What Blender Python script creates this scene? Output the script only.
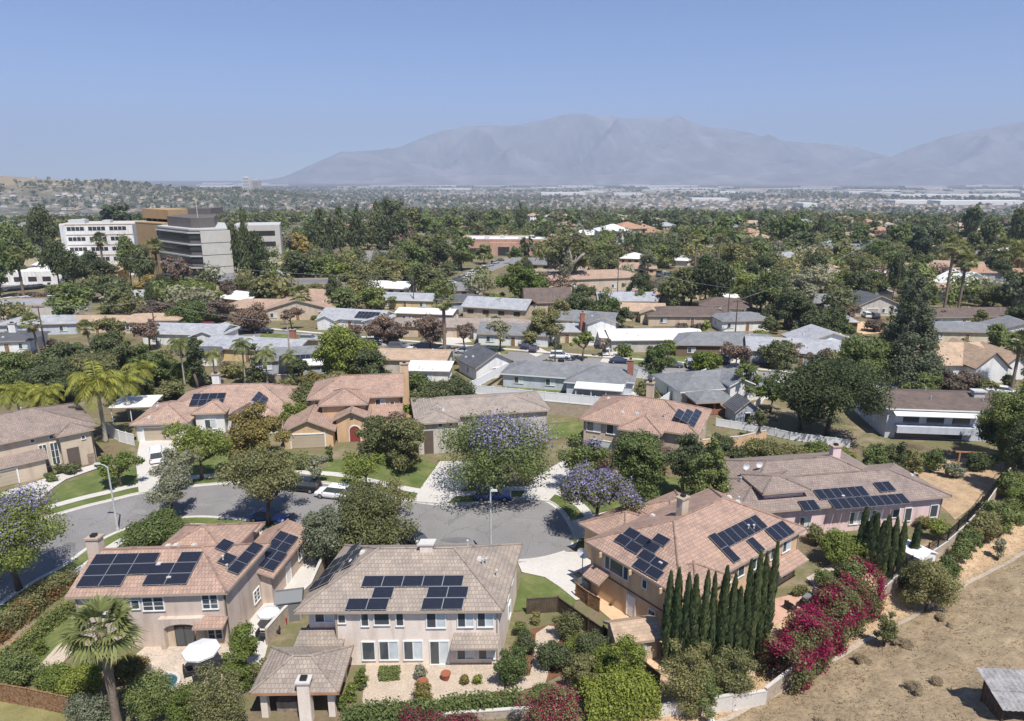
import bpy, math, random
import numpy as np
from mathutils import Vector, Matrix

# ------------------------------------------------------------------ camera, light, world
for o in list(bpy.data.objects):
    bpy.data.objects.remove(o)
S = bpy.context.scene
COL = S.collection
F = 690.0; CX = 512.0; CY = 360.5; HZ = 176.0; CAMZ = 40.0
TH = math.atan((CY - HZ) / F)
SUN_EL = math.radians(61); SUN_A = math.radians(64)      # SUN_A: 0 = camera right, 90 = behind the camera
sun_dir = Vector((math.cos(SUN_EL) * math.cos(SUN_A), -math.cos(SUN_EL) * math.sin(SUN_A), math.sin(SUN_EL)))

cam_d = bpy.data.cameras.new('camera'); cam = bpy.data.objects.new('camera', cam_d); COL.objects.link(cam)
cam.location = (0, 0, CAMZ); cam.rotation_euler = (math.pi / 2 - TH, 0, 0)
cam_d.sensor_width = 36; cam_d.lens = F * 36 / 1024; cam_d.clip_start = 0.5; cam_d.clip_end = 60000
S.camera = cam

W = bpy.data.worlds.new('World'); S.world = W; W.use_nodes = True
nt = W.node_tree
bg = nt.nodes['Background']
sky = nt.nodes.new('ShaderNodeTexSky'); sky.sky_type = 'NISHITA'; sky.sun_disc = False
sky.sun_elevation = SUN_EL
sky.sun_rotation = math.atan2(sun_dir.x, sun_dir.y)
sky.altitude = 3000; sky.air_density = 1.0; sky.dust_density = 0.0; sky.ozone_density = 10.0
nt.links.new(sky.outputs[0], bg.inputs[0]); bg.inputs[1].default_value = 0.10

sl = bpy.data.lights.new('sun', 'SUN'); sl.energy = 4.7; sl.angle = math.radians(0.53); sl.color = (1.0, 0.955, 0.89)
sun = bpy.data.objects.new('sun', sl); COL.objects.link(sun)
sun.rotation_euler = sun_dir.to_track_quat('Z', 'Y').to_euler()

S.view_settings.view_transform = 'Standard'; S.view_settings.look = 'None'
S.view_settings.exposure = 0.52; S.view_settings.gamma = 1.0; S.view_settings.use_curve_mapping = False
S.render.engine = 'CYCLES'
S.cycles.max_bounces = 6; S.cycles.diffuse_bounces = 4; S.cycles.glossy_bounces = 2
S.cycles.transmission_bounces = 2; S.cycles.volume_bounces = 0; S.cycles.transparent_max_bounces = 8
S.cycles.use_denoising = True
S.cycles.caustics_reflective = False; S.cycles.caustics_refractive = False
S.cycles.sample_clamp_indirect = 6

RNG = np.random.default_rng(7)
random.seed(7)

# ------------------------------------------------------------------ projection helpers (where a thing stands, from where it is seen)
def smooth(t):
    t = np.clip(t, 0, 1); return t * t * (3 - 2 * t)

def ray(px, py):
    dx = (px - CX) / F; dy = (py - CY) / F
    return np.array([dx, math.cos(TH) - dy * math.sin(TH), -math.sin(TH) - dy * math.cos(TH)])

def GP(px, py, z=0.0):
    v = ray(px, py); t = (z - CAMZ) / v[2]
    return (v[0] * t, v[1] * t, z)

def proj(x, y, z):
    z -= CAMZ
    f = y * math.cos(TH) - z * math.sin(TH); u = y * math.sin(TH) + z * math.cos(TH)
    return (CX + F * x / f, CY - F * u / f, F / f)

DA = np.array(GP(764, 701, -1.2)[:2]); DB = np.array(GP(1024, 553, -1.2)[:2])
DT = (DB - DA) / np.linalg.norm(DB - DA); DN = np.array([DT[1], -DT[0]])

def drain_d(x, y):
    return (x - DA[0]) * DN[0] + (y - DA[1]) * DN[1]

HILLS = [(-1900, 2500, 96, 300, 320), (-1500, 2700, 70, 280, 320), (-1080, 2950, 44, 300, 320), (-2500, 2400, 104, 420, 420),
         (-1560, 2300, 40, 200, 200), (-1100, 2350, 36, 260, 220)]

def gz(x, y):
    x = np.asarray(x, float); y = np.asarray(y, float)
    r = np.hypot(x, y)
    z = -70 * smooth((r - 450) / 1750)
    for hx, hy, a, sx, sy in HILLS:
        z = z + a * np.exp(-((x - hx) / sx) ** 2 - ((y - hy) / sy) ** 2)
    d = drain_d(x, y)
    near = (r < 260)
    s = (x - DA[0]) * DT[0] + (y - DA[1]) * DT[1]
    up = 0.30 * np.maximum(d, 0) - 0.0022 * np.maximum(d, 0) ** 2
    w = smooth((s + 14) / 12) * (1 - smooth((s - 120) / 60))
    bank = -1.2 * smooth((d + 5.5) / 5.0)
    hill = np.where(d > 0, -1.2 + np.minimum(up, 9.5), bank)
    z = z + np.where(near, hill * w, 0)
    return z

def G(px, py):
    """ground point seen at a pixel (on the terrain)"""
    v = ray(px, py); z = 0.0
    for k in range(40):
        t = (z - CAMZ) / v[2]
        zn = float(gz(v[0] * t, v[1] * t))
        if abs(zn - z) < 1e-3: break
        z = 0.5 * z + 0.5 * zn
    return (v[0] * t, v[1] * t, z)

def scale_at(x, y, z=0): return proj(x, y, z)[2]

# ------------------------------------------------------------------ materials
MATS = {}
def new_mat(name, rough=0.85, spec=0.2):
    m = bpy.data.materials.new(name); m.use_nodes = True
    b = m.node_tree.nodes['Principled BSDF']
    b.inputs['Roughness'].default_value = rough
    b.inputs['Specular IOR Level'].default_value = spec
    MATS[name] = m
    return m, m.node_tree, b

def N(t, typ, **kw):
    n = t.nodes.new(typ)
    for k, v in kw.items(): setattr(n, k, v)
    return n

def L(t, a, b): t.links.new(a, b)

def ramp(t, stops, fac):
    r = N(t, 'ShaderNodeValToRGB')
    e = r.color_ramp.elements
    while len(e) < len(stops): e.new(0.5)
    for i, (p, c) in enumerate(stops):
        e[i].position = p; e[i].color = (*c, 1)
    L(t, fac, r.inputs[0])
    return r.outputs[0]

def scalec(c, k): return tuple(min(1, x * k) for x in c)

def mat_noise(name, c, var=0.18, scale=0.6, detail=6, rough=0.9, bump=0.0, fine=0, c2=None, spec=0.15, coord='Object'):
    """a plain surface with blotches of wear at two sizes"""
    m, t, b = new_mat(name, rough, spec)
    tc = N(t, 'ShaderNodeTexCoord')
    n1 = N(t, 'ShaderNodeTexNoise'); n1.inputs['Scale'].default_value = scale; n1.inputs['Detail'].default_value = detail
    n1.inputs['Roughness'].default_value = 0.65
    L(t, tc.outputs[coord], n1.inputs['Vector'])
    lo = scalec(c, 1 - var); hi = c2 or scalec(c, 1 + var)
    out = ramp(t, [(0.32, lo), (0.5, c), (0.70, hi)], n1.outputs['Fac'])
    if name.startswith('stucco') or name.startswith('siding'):
        mp = N(t, 'ShaderNodeMapping'); mp.inputs['Scale'].default_value = (1.3, 1.3, .22); L(t, tc.outputs[coord], mp.inputs[0])
        n3 = N(t, 'ShaderNodeTexNoise'); n3.inputs['Scale'].default_value = 1.0; n3.inputs['Detail'].default_value = 6; L(t, mp.outputs[0], n3.inputs['Vector'])
        g3 = ramp(t, [(.34, (.84, .82, .79)), (.50, (1, 1, 1)), (.7, (1.03, 1.03, 1.03))], n3.outputs['Fac']); m3 = N(t, 'ShaderNodeMix', data_type='RGBA', blend_type='MULTIPLY'); m3.inputs[0].default_value = 1
        L(t, out, m3.inputs[6]); L(t, g3, m3.inputs[7]); out = m3.outputs[2]
    if fine:
        n2 = N(t, 'ShaderNodeTexNoise'); n2.inputs['Scale'].default_value = fine; n2.inputs['Detail'].default_value = 4
        L(t, tc.outputs[coord], n2.inputs['Vector'])
        f = ramp(t, [(0.3, ((0.78 if var > .1 else .93),) * 3), (0.7, ((1.15 if var > .1 else 1.04),) * 3)], n2.outputs['Fac'])
        mx = N(t, 'ShaderNodeMix', data_type='RGBA', blend_type='MULTIPLY'); mx.inputs[0].default_value = 1
        L(t, out, mx.inputs[6]); L(t, f, mx.inputs[7]); out = mx.outputs[2]
        if bump:
            bp = N(t, 'ShaderNodeBump'); bp.inputs['Strength'].default_value = bump; bp.inputs['Distance'].default_value = 0.1
            L(t, n2.outputs['Fac'], bp.inputs['Height']); L(t, bp.outputs[0], b.inputs['Normal'])
    L(t, out, b.inputs['Base Color'])
    return m

def mat_roof(name, c, var=0.13, w=0.30, h=0.37, dark=0.66, rib=True, rough=0.85):
    """tile courses laid out in metres along the eave (u) and up the slope (v)"""
    m, t, b = new_mat(name, rough, 0.2)
    uv = N(t, 'ShaderNodeUVMap')
    br = N(t, 'ShaderNodeTexBrick'); br.offset = 0.5
    br.inputs['Color1'].default_value = (*scalec(c, 1 - var), 1); br.inputs['Color2'].default_value = (*scalec(c, 1 + var), 1)
    br.inputs['Mortar'].default_value = (*scalec(c, dark), 1)
    br.inputs['Scale'].default_value = 1; br.inputs['Mortar Size'].default_value = 0.035; br.inputs['Mortar Smooth'].default_value = 0.4
    br.inputs['Bias'].default_value = 0.0; br.inputs['Brick Width'].default_value = w; br.inputs['Row Height'].default_value = h
    L(t, uv.outputs[0], br.inputs['Vector'])
    tc = N(t, 'ShaderNodeTexCoord')
    n = N(t, 'ShaderNodeTexNoise'); n.inputs['Scale'].default_value = 0.55; n.inputs['Detail'].default_value = 7; n.inputs['Roughness'].default_value = 0.7
    L(t, tc.outputs['Object'], n.inputs['Vector'])
    f = ramp(t, [(0.3, (0.74, 0.76, 0.79)), (0.5, (1, 1, 1)), (0.72, (1.20, 1.17, 1.13))], n.outputs['Fac'])
    mx = N(t, 'ShaderNodeMix', data_type='RGBA', blend_type='MULTIPLY'); mx.inputs[0].default_value = 1
    L(t, br.outputs['Color'], mx.inputs[6]); L(t, f, mx.inputs[7])
    L(t, mx.outputs[2], b.inputs['Base Color'])
    wv = N(t, 'ShaderNodeTexWave', bands_direction='X' if rib else 'Y'); wv.inputs['Scale'].default_value = 0.314 / (w if rib else h)
    wv.inputs['Distortion'].default_value = 0.0
    L(t, uv.outputs[0], wv.inputs['Vector'])
    bp = N(t, 'ShaderNodeBump'); bp.inputs['Strength'].default_value = 0.5; bp.inputs['Distance'].default_value = 0.06
    L(t, wv.outputs['Fac'], bp.inputs['Height']); L(t, bp.outputs[0], b.inputs['Normal'])
    return m

def mat_leaf(name, lo, hi, trans=0.40, objvar=0.28):
    """foliage: every leaf clump its own shade, every plant its own tone"""
    m, t, b = new_mat(name, 0.6, 0.25)
    g = N(t, 'ShaderNodeNewGeometry')
    col = ramp(t, [(0.0, lo), (0.55, tuple((a + c) / 2 for a, c in zip(lo, hi))), (1.0, hi)], g.outputs['Random Per Island'])
    oi = N(t, 'ShaderNodeObjectInfo')
    ov = ramp(t, [(0, (1 - objvar, 1 - objvar * 0.8, 1 - objvar)), (0.5, (1, 1, 1)), (1, (1 + objvar, 1 + objvar * .7, 1 + objvar * 0.4))], oi.outputs['Random'])
    mx = N(t, 'ShaderNodeMix', data_type='RGBA', blend_type='MULTIPLY'); mx.inputs[0].default_value = 1
    L(t, col, mx.inputs[6]); L(t, ov, mx.inputs[7])
    L(t, mx.outputs[2], b.inputs['Base Color'])
    tr = N(t, 'ShaderNodeBsdfTranslucent'); L(t, mx.outputs[2], tr.inputs['Color'])
    ms = N(t, 'ShaderNodeMixShader'); ms.inputs[0].default_value = trans
    out = t.nodes['Material Output']
    L(t, b.outputs[0], ms.inputs[1]); L(t, tr.outputs[0], ms.inputs[2]); L(t, ms.outputs[0], out.inputs['Surface'])
    return m

def mat_flat(name, c, rough=0.6, metal=0.0, spec=0.4):
    m, t, b = new_mat(name, rough, spec)
    b.inputs['Base Color'].default_value = (*c, 1); b.inputs['Metallic'].default_value = metal
    return m

# roofs
mat_roof('roof_red', (0.385, 0.262, 0.205)); mat_roof('roof_red_worn', (0.41, 0.285, 0.225))
mat_roof('roof_pinkbrown', (0.285, 0.225, 0.195)); mat_roof('roof_greybrown', (0.33, 0.275, 0.23), rib=False)
mat_roof('roof_brown', (0.27, 0.205, 0.175), rib=False); mat_roof('roof_taupe', (0.34, 0.285, 0.245), rib=False)
mat_roof('roof_grey', (0.21, 0.215, 0.225), w=0.6, h=0.3, dark=0.75, rib=False); mat_roof('roof_darkgrey', (0.105, 0.11, 0.12), w=0.6, h=0.3, dark=0.75, rib=False)
mat_roof('roof_lightgrey', (0.36, 0.37, 0.39), w=0.6, h=0.3, dark=0.8, rib=False); mat_roof('roof_tan', (0.45, 0.33, 0.235), w=0.6, h=0.3, dark=0.8, rib=False)
mat_roof('roof_orange', (0.43, 0.255, 0.17)); mat_roof('roof_darkbrown', (0.15, 0.115, 0.10), w=0.6, h=0.3, dark=0.75, rib=False)
mat_noise('roof_white', (0.66, 0.66, 0.65), var=0.07, scale=0.4); mat_roof('roof_rosybrown', (0.40, 0.28, 0.21), w=.6, h=.3, dark=.8, rib=False)
# walls
for nm, c in dict(stucco_tan=(0.57, 0.47, 0.40), stucco_beige=(0.76, 0.66, 0.575), stucco_orange=(0.62, 0.44, 0.27), stucco_pink=(0.74, 0.56, 0.54),
                  stucco_sand=(0.56, 0.46, 0.355), stucco_white=(0.76, 0.75, 0.73), stucco_grey=(0.53, 0.49, 0.44), stucco_peach=(0.62, 0.43, 0.27),
                  stucco_cream=(0.66, 0.58, 0.43), siding_blue=(0.53, 0.56, 0.62), siding_grey=(0.38, 0.41, 0.45), stucco_yellow=(0.66, 0.52, 0.28),
                  siding_brown=(0.20, 0.14, 0.10), concrete_pale=(0.52, 0.49, 0.44), tower_tan=(0.38, 0.26, 0.145), stucco_salmon=(0.52, 0.33, 0.25)).items():
    mat_noise(nm, c, var=0.08, scale=0.35, rough=0.95, fine=6, bump=0.08)
mat_noise('trim_white', (0.74, 0.74, 0.72), var=0.05, scale=1.5); mat_noise('trim_tan', (0.40, 0.32, 0.25), var=0.08, scale=1.5)
mat_noise('trim_brown', (0.13, 0.10, 0.085), var=0.1, scale=1.5); mat_noise('wood_brown', (0.27, 0.15, 0.08), var=0.5, scale=4.5, fine=9, c2=(0.40, 0.26, 0.15))
mat_noise('wood_weathered', (0.10, 0.075, 0.055), var=0.3, scale=2); mat_noise('wood_orange', (0.42, 0.22, 0.12), var=0.2, scale=1)
m, t, b = new_mat('glass', 0.08, 0.6); b.inputs['Base Color'].default_value = (0.07, 0.08, 0.09, 1)
mat_noise('curtain_glass', (0.55, 0.60, 0.61), var=0.12, scale=1.1, rough=0.12, spec=0.6)
mat_flat('door_red', (0.24, 0.05, 0.04)); mat_noise('garage_door', (0.44, 0.37, 0.28), var=0.04, scale=0.5); mat_flat('garage_white', (0.72, 0.71, 0.69))
mat_noise('stone', (0.30, 0.24, 0.19), var=0.35, scale=3, fine=5); mat_noise('brick_red', (0.33, 0.15, 0.10), var=0.2, scale=4)
# solar panel: cells in a fine grid
m, t, b = new_mat('solar', 0.22, 0.4)
uv = N(t, 'ShaderNodeUVMap'); br = N(t, 'ShaderNodeTexBrick'); br.offset = 0
br.inputs['Color1'].default_value = (0.013, 0.015, 0.024, 1); br.inputs['Color2'].default_value = (0.017, 0.020, 0.032, 1); br.inputs['Mortar'].default_value = (0.045, 0.05, 0.07, 1)
br.inputs['Scale'].default_value = 1; br.inputs['Brick Width'].default_value = 0.16; br.inputs['Row Height'].default_value = 0.16; br.inputs['Mortar Size'].default_value = 0.006
L(t, uv.outputs[0], br.inputs['Vector']); L(t, br.outputs[0], b.inputs['Base Color'])
mat_flat('alu', (0.42, 0.43, 0.45), 0.4, 0.6); mat_flat('black_metal', (0.02, 0.02, 0.022), 0.4)
mat_noise('galv', (0.50, 0.50, 0.49), var=0.15, scale=2, rough=0.5); mat_noise('corrugated', (0.30, 0.29, 0.285), var=0.35, scale=1.2, rough=0.7, fine=7)
# ground
m = mat_noise('asphalt', (0.235, 0.225, 0.22), var=0.20, scale=0.07, fine=7, rough=0.95); t = m.node_tree; b = t.nodes['Principled BSDF']; src = b.inputs['Base Color'].links[0].from_socket
tc = N(t, 'ShaderNodeTexCoord'); vo = N(t, 'ShaderNodeTexVoronoi', feature='DISTANCE_TO_EDGE'); vo.inputs['Scale'].default_value = .16; nz = N(t, 'ShaderNodeTexNoise'); nz.inputs['Scale'].default_value = .7; nz.inputs['Detail'].default_value = 5
va = N(t, 'ShaderNodeVectorMath', operation='MULTIPLY_ADD'); va.inputs[1].default_value = (2.2, 2.2, 0); L(t, tc.outputs['Object'], nz.inputs['Vector']); L(t, nz.outputs['Color'], va.inputs[0]); L(t, tc.outputs['Object'], va.inputs[2]); L(t, va.outputs[0], vo.inputs['Vector'])
f = ramp(t, [(0.0, (.76,) * 3), (0.004, (.80,) * 3), (0.010, (1, 1, 1))], vo.outputs['Distance']); mx = N(t, 'ShaderNodeMix', data_type='RGBA', blend_type='MULTIPLY'); mx.inputs[0].default_value = 1; L(t, src, mx.inputs[6]); L(t, f, mx.inputs[7]); L(t, mx.outputs[2], b.inputs['Base Color'])
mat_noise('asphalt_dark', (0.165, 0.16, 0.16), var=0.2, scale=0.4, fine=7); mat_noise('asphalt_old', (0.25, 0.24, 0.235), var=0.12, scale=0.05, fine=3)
mat_noise('concrete', (0.55, 0.52, 0.48), var=0.09, scale=0.18, fine=3); mat_noise('concrete_warm', (0.50, 0.42, 0.34), var=0.14, scale=0.6, fine=5)
mat_noise('paving_tan', (0.48, 0.395, 0.31), var=0.12, scale=0.8, fine=6); mat_noise('soil', (0.33, 0.20, 0.12), var=0.25, scale=0.9, fine=5)
mat_noise('mulch', (0.17, 0.085, 0.05), var=0.35, scale=1.4, fine=8); mat_noise('block_wall', (0.44, 0.365, 0.29), var=0.12, scale=1.2, fine=5)
mat_noise('block_white', (0.62, 0.59, 0.55), var=0.1, scale=0.8, fine=5); mat_noise('drysoil', (0.42, 0.30, 0.19), var=0.25, scale=0.7, fine=4)
mat_noise('lawn', (0.125, 0.158, 0.050), var=0.28, scale=0.35, fine=9, bump=0.4, c2=(0.23, 0.215, 0.095)); mat_noise('lawn_dry', (0.22, 0.20, 0.085), var=0.25, scale=0.4, fine=8, bump=0.4)
mat_noise('vinyl', (0.80, 0.80, 0.80), var=0.03, scale=1); mat_noise('paint_line', (0.7, 0.7, 0.68), var=0.1, scale=2)
# foliage
mat_leaf('leaf_green', (0.112, 0.146, 0.049), (0.256, 0.306, 0.112)); mat_leaf('leaf_dark', (0.083, 0.103, 0.047), (0.186, 0.214, 0.100))
mat_leaf('leaf_olive', (0.150, 0.154, 0.064), (0.324, 0.316, 0.142)); mat_leaf('leaf_yellow', (.13, .165, .028), (.31, .36, .085))
mat_leaf('leaf_grey', (0.185, 0.194, 0.128), (0.394, 0.398, 0.267)); mat_leaf('leaf_gold', (0.200, 0.168, 0.054), (0.418, 0.337, 0.122))
mat_leaf('leaf_plum', (0.145, 0.110, 0.087), (0.312, 0.237, 0.185)); mat_leaf('leaf_cypress', (.085, .115, .048), (.20, .25, .11), 0.1)
mat_leaf('leaf_bright', (0.121, 0.159, 0.037), (0.273, 0.328, 0.085)); mat_leaf('leaf_palm', (.13, .15, .052), (.35, .37, .14)); mat_leaf('leaf_queen', (0.192, 0.204, 0.040), (0.420, 0.420, 0.090))
mat_leaf('leaf_blue', (.068, .088, .055), (.165, .195, .12))
mat_leaf('blossom_purple', (.21, .18, .36), (.43, .38, .64), 0.3, 0.1); mat_leaf('blossom_magenta', (.13, .008, .032), (.37, .024, .095), 0.25, 0.1)
mat_leaf('blossom_red', (.17, .10, .045), (.31, .19, .085), 0.25, 0.1); mat_leaf('leaf_dead', (0.226, 0.170, 0.100), (0.447, 0.344, 0.215)); mat_leaf('drygrass', (.36, .29, .19), (.52, .43, .29), 0.5, 0)
mat_noise('bark', (0.13, 0.10, 0.08), var=0.3, scale=3); mat_noise('bark_pale', (0.38, 0.34, 0.29), var=0.25, scale=1.5); mat_noise('bark_palm', (0.20, 0.155, 0.12), var=0.3, scale=4)
# cars
for nm, c in dict(paint_white=(0.78, 0.79, 0.80), paint_black=(0.012, 0.013, 0.016), paint_blue=(0.015, 0.045, 0.20), paint_navy=(0.02, 0.03, 0.075), paint_red=(0.28, 0.02, 0.02),
                  paint_silver=(0.42, 0.43, 0.45), paint_grey=(0.10, 0.105, 0.115)).items():
    m = mat_flat(nm, c, 0.3, 0.0, 0.5); m.node_tree.nodes['Principled BSDF'].inputs['Coat Weight'].default_value = 0.6
mat_flat('tyre', (0.018, 0.018, 0.018), 0.9, spec=0.2); mat_flat('rim', (0.45, 0.46, 0.48), 0.35, 0.8); mat_flat('lamp_clear', (0.75, 0.77, 0.8), 0.1); mat_flat('lamp_red', (0.35, 0.02, 0.015), 0.2)
mat_flat('cloth_white', (0.68, 0.69, 0.70), 0.8); mat_flat('cloth_dark', (0.03, 0.03, 0.035), 0.9); mat_flat('plastic_grey', (0.18, 0.185, 0.19), 0.6); mat_flat('plastic_tan', (0.33, 0.29, 0.24), 0.6)
mat_flat('terracotta', (0.30, 0.10, 0.055), 0.8); mat_flat('water', (0.03, 0.09, 0.11), 0.05); mat_flat('copper', (0.40, 0.16, 0.08), 0.5); mat_flat('cable', (0.38, 0.38, 0.38), 0.6); mat_flat('sign_blue', (0.10, 0.25, 0.45), 0.5)
mat_flat('yellow', (0.65, 0.5, 0.03), 0.6); mat_noise('darkglass', (0.045, 0.042, 0.042), var=0.2, scale=0.2, rough=0.2, spec=0.5); mat_noise('spandrel', (0.13, 0.115, 0.105), var=0.1, scale=0.2, rough=0.5)

# ------------------------------------------------------------------ mesh building
class MB:
    def __init__(self):
        self.v = []; self.f = []; self.m = []; self.uv = {}
    def add(self, vs, fs, mat=0, uvs=None):
        b = len(self.v); self.v += [tuple(p) for p in vs]
        for i, f in enumerate(fs):
            if uvs: self.uv[len(self.f)] = uvs[i]
            self.f.append(tuple(b + k for k in f)); self.m.append(mat)
    def box(self, c, s, rz=0, mat=0, taper=1.0):
        hx, hy, hz = s[0] / 2, s[1] / 2, s[2] / 2; ca, sa = math.cos(rz), math.sin(rz); vs = []
        for z, k in ((-hz, 1), (hz, taper)):
            for x, y in ((-hx, -hy), (hx, -hy), (hx, hy), (-hx, hy)):
                x2, y2 = x * k, y * k
                vs.append((c[0] + x2 * ca - y2 * sa, c[1] + x2 * sa + y2 * ca, c[2] + z))
        self.add(vs, [(3, 2, 1, 0), (4, 5, 6, 7), (0, 1, 5, 4), (1, 2, 6, 5), (2, 3, 7, 6), (3, 0, 4, 7)], mat)
    def bb(self, x0, x1, y0, y1, z0, z1, mat=0):
        self.box(((x0 + x1) / 2, (y0 + y1) / 2, (z0 + z1) / 2), (abs(x1 - x0), abs(y1 - y0), abs(z1 - z0)), 0, mat)
    def prism(self, pts, z0, z1, mat=0):
        n = len(pts)
        a = sum(pts[i][0] * pts[(i + 1) % n][1] - pts[(i + 1) % n][0] * pts[i][1] for i in range(n))
        if a < 0: pts = pts[::-1]
        zt = z1 if hasattr(z1, '__len__') else [z1] * n
        vs = [(p[0], p[1], z0) for p in pts] + [(p[0], p[1], zt[i]) for i, p in enumerate(pts)]
        fs = [tuple(range(n - 1, -1, -1)), tuple(range(n, 2 * n))] + [(i, (i + 1) % n, n + (i + 1) % n, n + i) for i in range(n)]
        self.add(vs, fs, mat)
    def tube(self, pts, rad, n=8, mat=0, cap=True):
        pts = [Vector(p) for p in pts]
        if not hasattr(rad, '__len__'): rad = [rad] * len(pts)
        vs = []; ref = Vector((0.31, 0.77, 0.2))
        for i, p in enumerate(pts):
            d = (pts[min(i + 1, len(pts) - 1)] - pts[max(i - 1, 0)]).normalized()
            a = d.cross(ref).normalized() if abs(d.dot(ref.normalized())) < 0.98 else d.cross(Vector((1, 0, 0))).normalized()
            b = d.cross(a)
            for k in range(n):
                th = 2 * math.pi * k / n
                vs.append(p + (a * math.cos(th) + b * math.sin(th)) * rad[i])
        fs = []
        for i in range(len(pts) - 1):
            for k in range(n):
                fs.append((i * n + k, i * n + (k + 1) % n, (i + 1) * n + (k + 1) % n, (i + 1) * n + k))
        if cap: fs += [tuple(range(n - 1, -1, -1)), tuple(range((len(pts) - 1) * n, len(pts) * n))]
        self.add(vs, fs, mat)
    def cyl(self, c, r, h, n=12, mat=0, r2=None):
        self.tube([(c[0], c[1], c[2]), (c[0], c[1], c[2] + h)], [r, r if r2 is None else r2], n, mat)
    def loft(self, secs, mat=0, cap=True):
        n = len(secs[0]); vs = [p for s in secs for p in s]; fs = []
        for i in range(len(secs) - 1):
            for k in range(n):
                fs.append((i * n + k, i * n + (k + 1) % n, (i + 1) * n + (k + 1) % n, (i + 1) * n + k))
        if cap: fs += [tuple(range(n - 1, -1, -1)), tuple(range((len(secs) - 1) * n, len(secs) * n))]
        self.add(vs, fs, mat)
    def mesh(self, name, mats, smooth_=False):
        me = bpy.data.meshes.new(name); me.from_pydata(self.v, [], self.f)
        for mm in mats: me.materials.append(MATS[mm])
        me.polygons.foreach_set('material_index', self.m)
        if self.uv:
            ul = me.uv_layers.new(name='UVMap')
            for fi, uvs in self.uv.items():
                for li, q in zip(me.polygons[fi].loop_indices, uvs): ul.data[li].uv = q
        if smooth_: me.polygons.foreach_set('use_smooth', [True] * len(me.polygons))
        me.update()
        return me
    def build(self, name, mats, parent=None, smooth_=False):
        if isinstance(mats, str): mats = [mats]
        return link(name, self.mesh(name, mats, smooth_), parent)

def link(name, data, parent=None, loc=None):
    o = bpy.data.objects.new(name, data); COL.objects.link(o)
    if parent is not None: o.parent = parent
    if loc is not None: o.location = loc
    return o

def thing(name, label, cat, loc=(0, 0, 0), rz=0, group=None, data=None):
    o = bpy.data.objects.new(name, data); COL.objects.link(o); o.location = loc; o.rotation_euler = (0, 0, rz)
    if data is None: o.empty_display_size = 0.5
    o['label'] = label; o['category'] = cat
    if group: o['group'] = group
    return o

def struct(o, kind='structure'):
    o['kind'] = kind; return o

def np_mesh(name, v, quads, mats, mi=None):
    """fast mesh from numpy arrays, quads or triangles"""
    me = bpy.data.meshes.new(name); n = len(quads); k = quads.shape[1]
    me.vertices.add(len(v)); me.vertices.foreach_set('co', np.ascontiguousarray(v, dtype=np.float32).ravel())
    me.loops.add(n * k); me.loops.foreach_set('vertex_index', np.ascontiguousarray(quads, dtype=np.int32).ravel())
    me.polygons.add(n); me.polygons.foreach_set('loop_start', np.arange(0, n * k, k, dtype=np.int32))
    for mm in mats: me.materials.append(MATS[mm])
    if mi is not None: me.polygons.foreach_set('material_index', np.asarray(mi, dtype=np.int32))
    me.update(calc_edges=True)
    return me

# ------------------------------------------------------------------ foliage
def leaf_quads(rng, p, nrm, size, stretch=None):
    """diamond leaf clumps at points p facing nrm"""
    n = len(p)
    r = rng.normal(size=(n, 3)); nn = nrm / (np.linalg.norm(nrm, axis=1, keepdims=True) + 1e-9)
    a = np.cross(nn, r); a /= np.linalg.norm(a, axis=1, keepdims=True) + 1e-9
    b = np.cross(nn, a)
    s = size * rng.uniform(0.55, 1.35, (n, 1)); s2 = s * rng.uniform(0.45, 0.95, (n, 1))
    v = np.empty((n, 4, 3)); v[:, 0] = p + a * s * 0.6; v[:, 1] = p + b * s2 * 0.6; v[:, 2] = p - a * s * 0.6; v[:, 3] = p - b * s2 * 0.6
    v[:, 1] += nn * s * 0.12
    return v.reshape(-1, 3), np.arange(4 * n).reshape(-1, 4)

def crown_points(rng, n, lobes, shell=0.5, flat=0.8, out=0.75):
    """points through the outer volume of a set of lobes (x, y, z, r)"""
    lobes = np.asarray(lobes); w = lobes[:, 3] ** 2; k = rng.choice(len(lobes), n, p=w / w.sum())
    d = rng.normal(size=(n, 3)); d /= np.linalg.norm(d, axis=1, keepdims=True)
    r = lobes[k, 3] * (1 - shell * rng.random(n) ** 1.6) * (1 + .20 * rng.normal(size=n).clip(-1.5, 2.4))
    p = lobes[k, :3] + d * r[:, None] * np.array([1, 1, flat])
    nrm = d * out + rng.normal(size=(n, 3)) * 0.38 + np.array([0, 0, 0.25])
    return p, nrm

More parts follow.
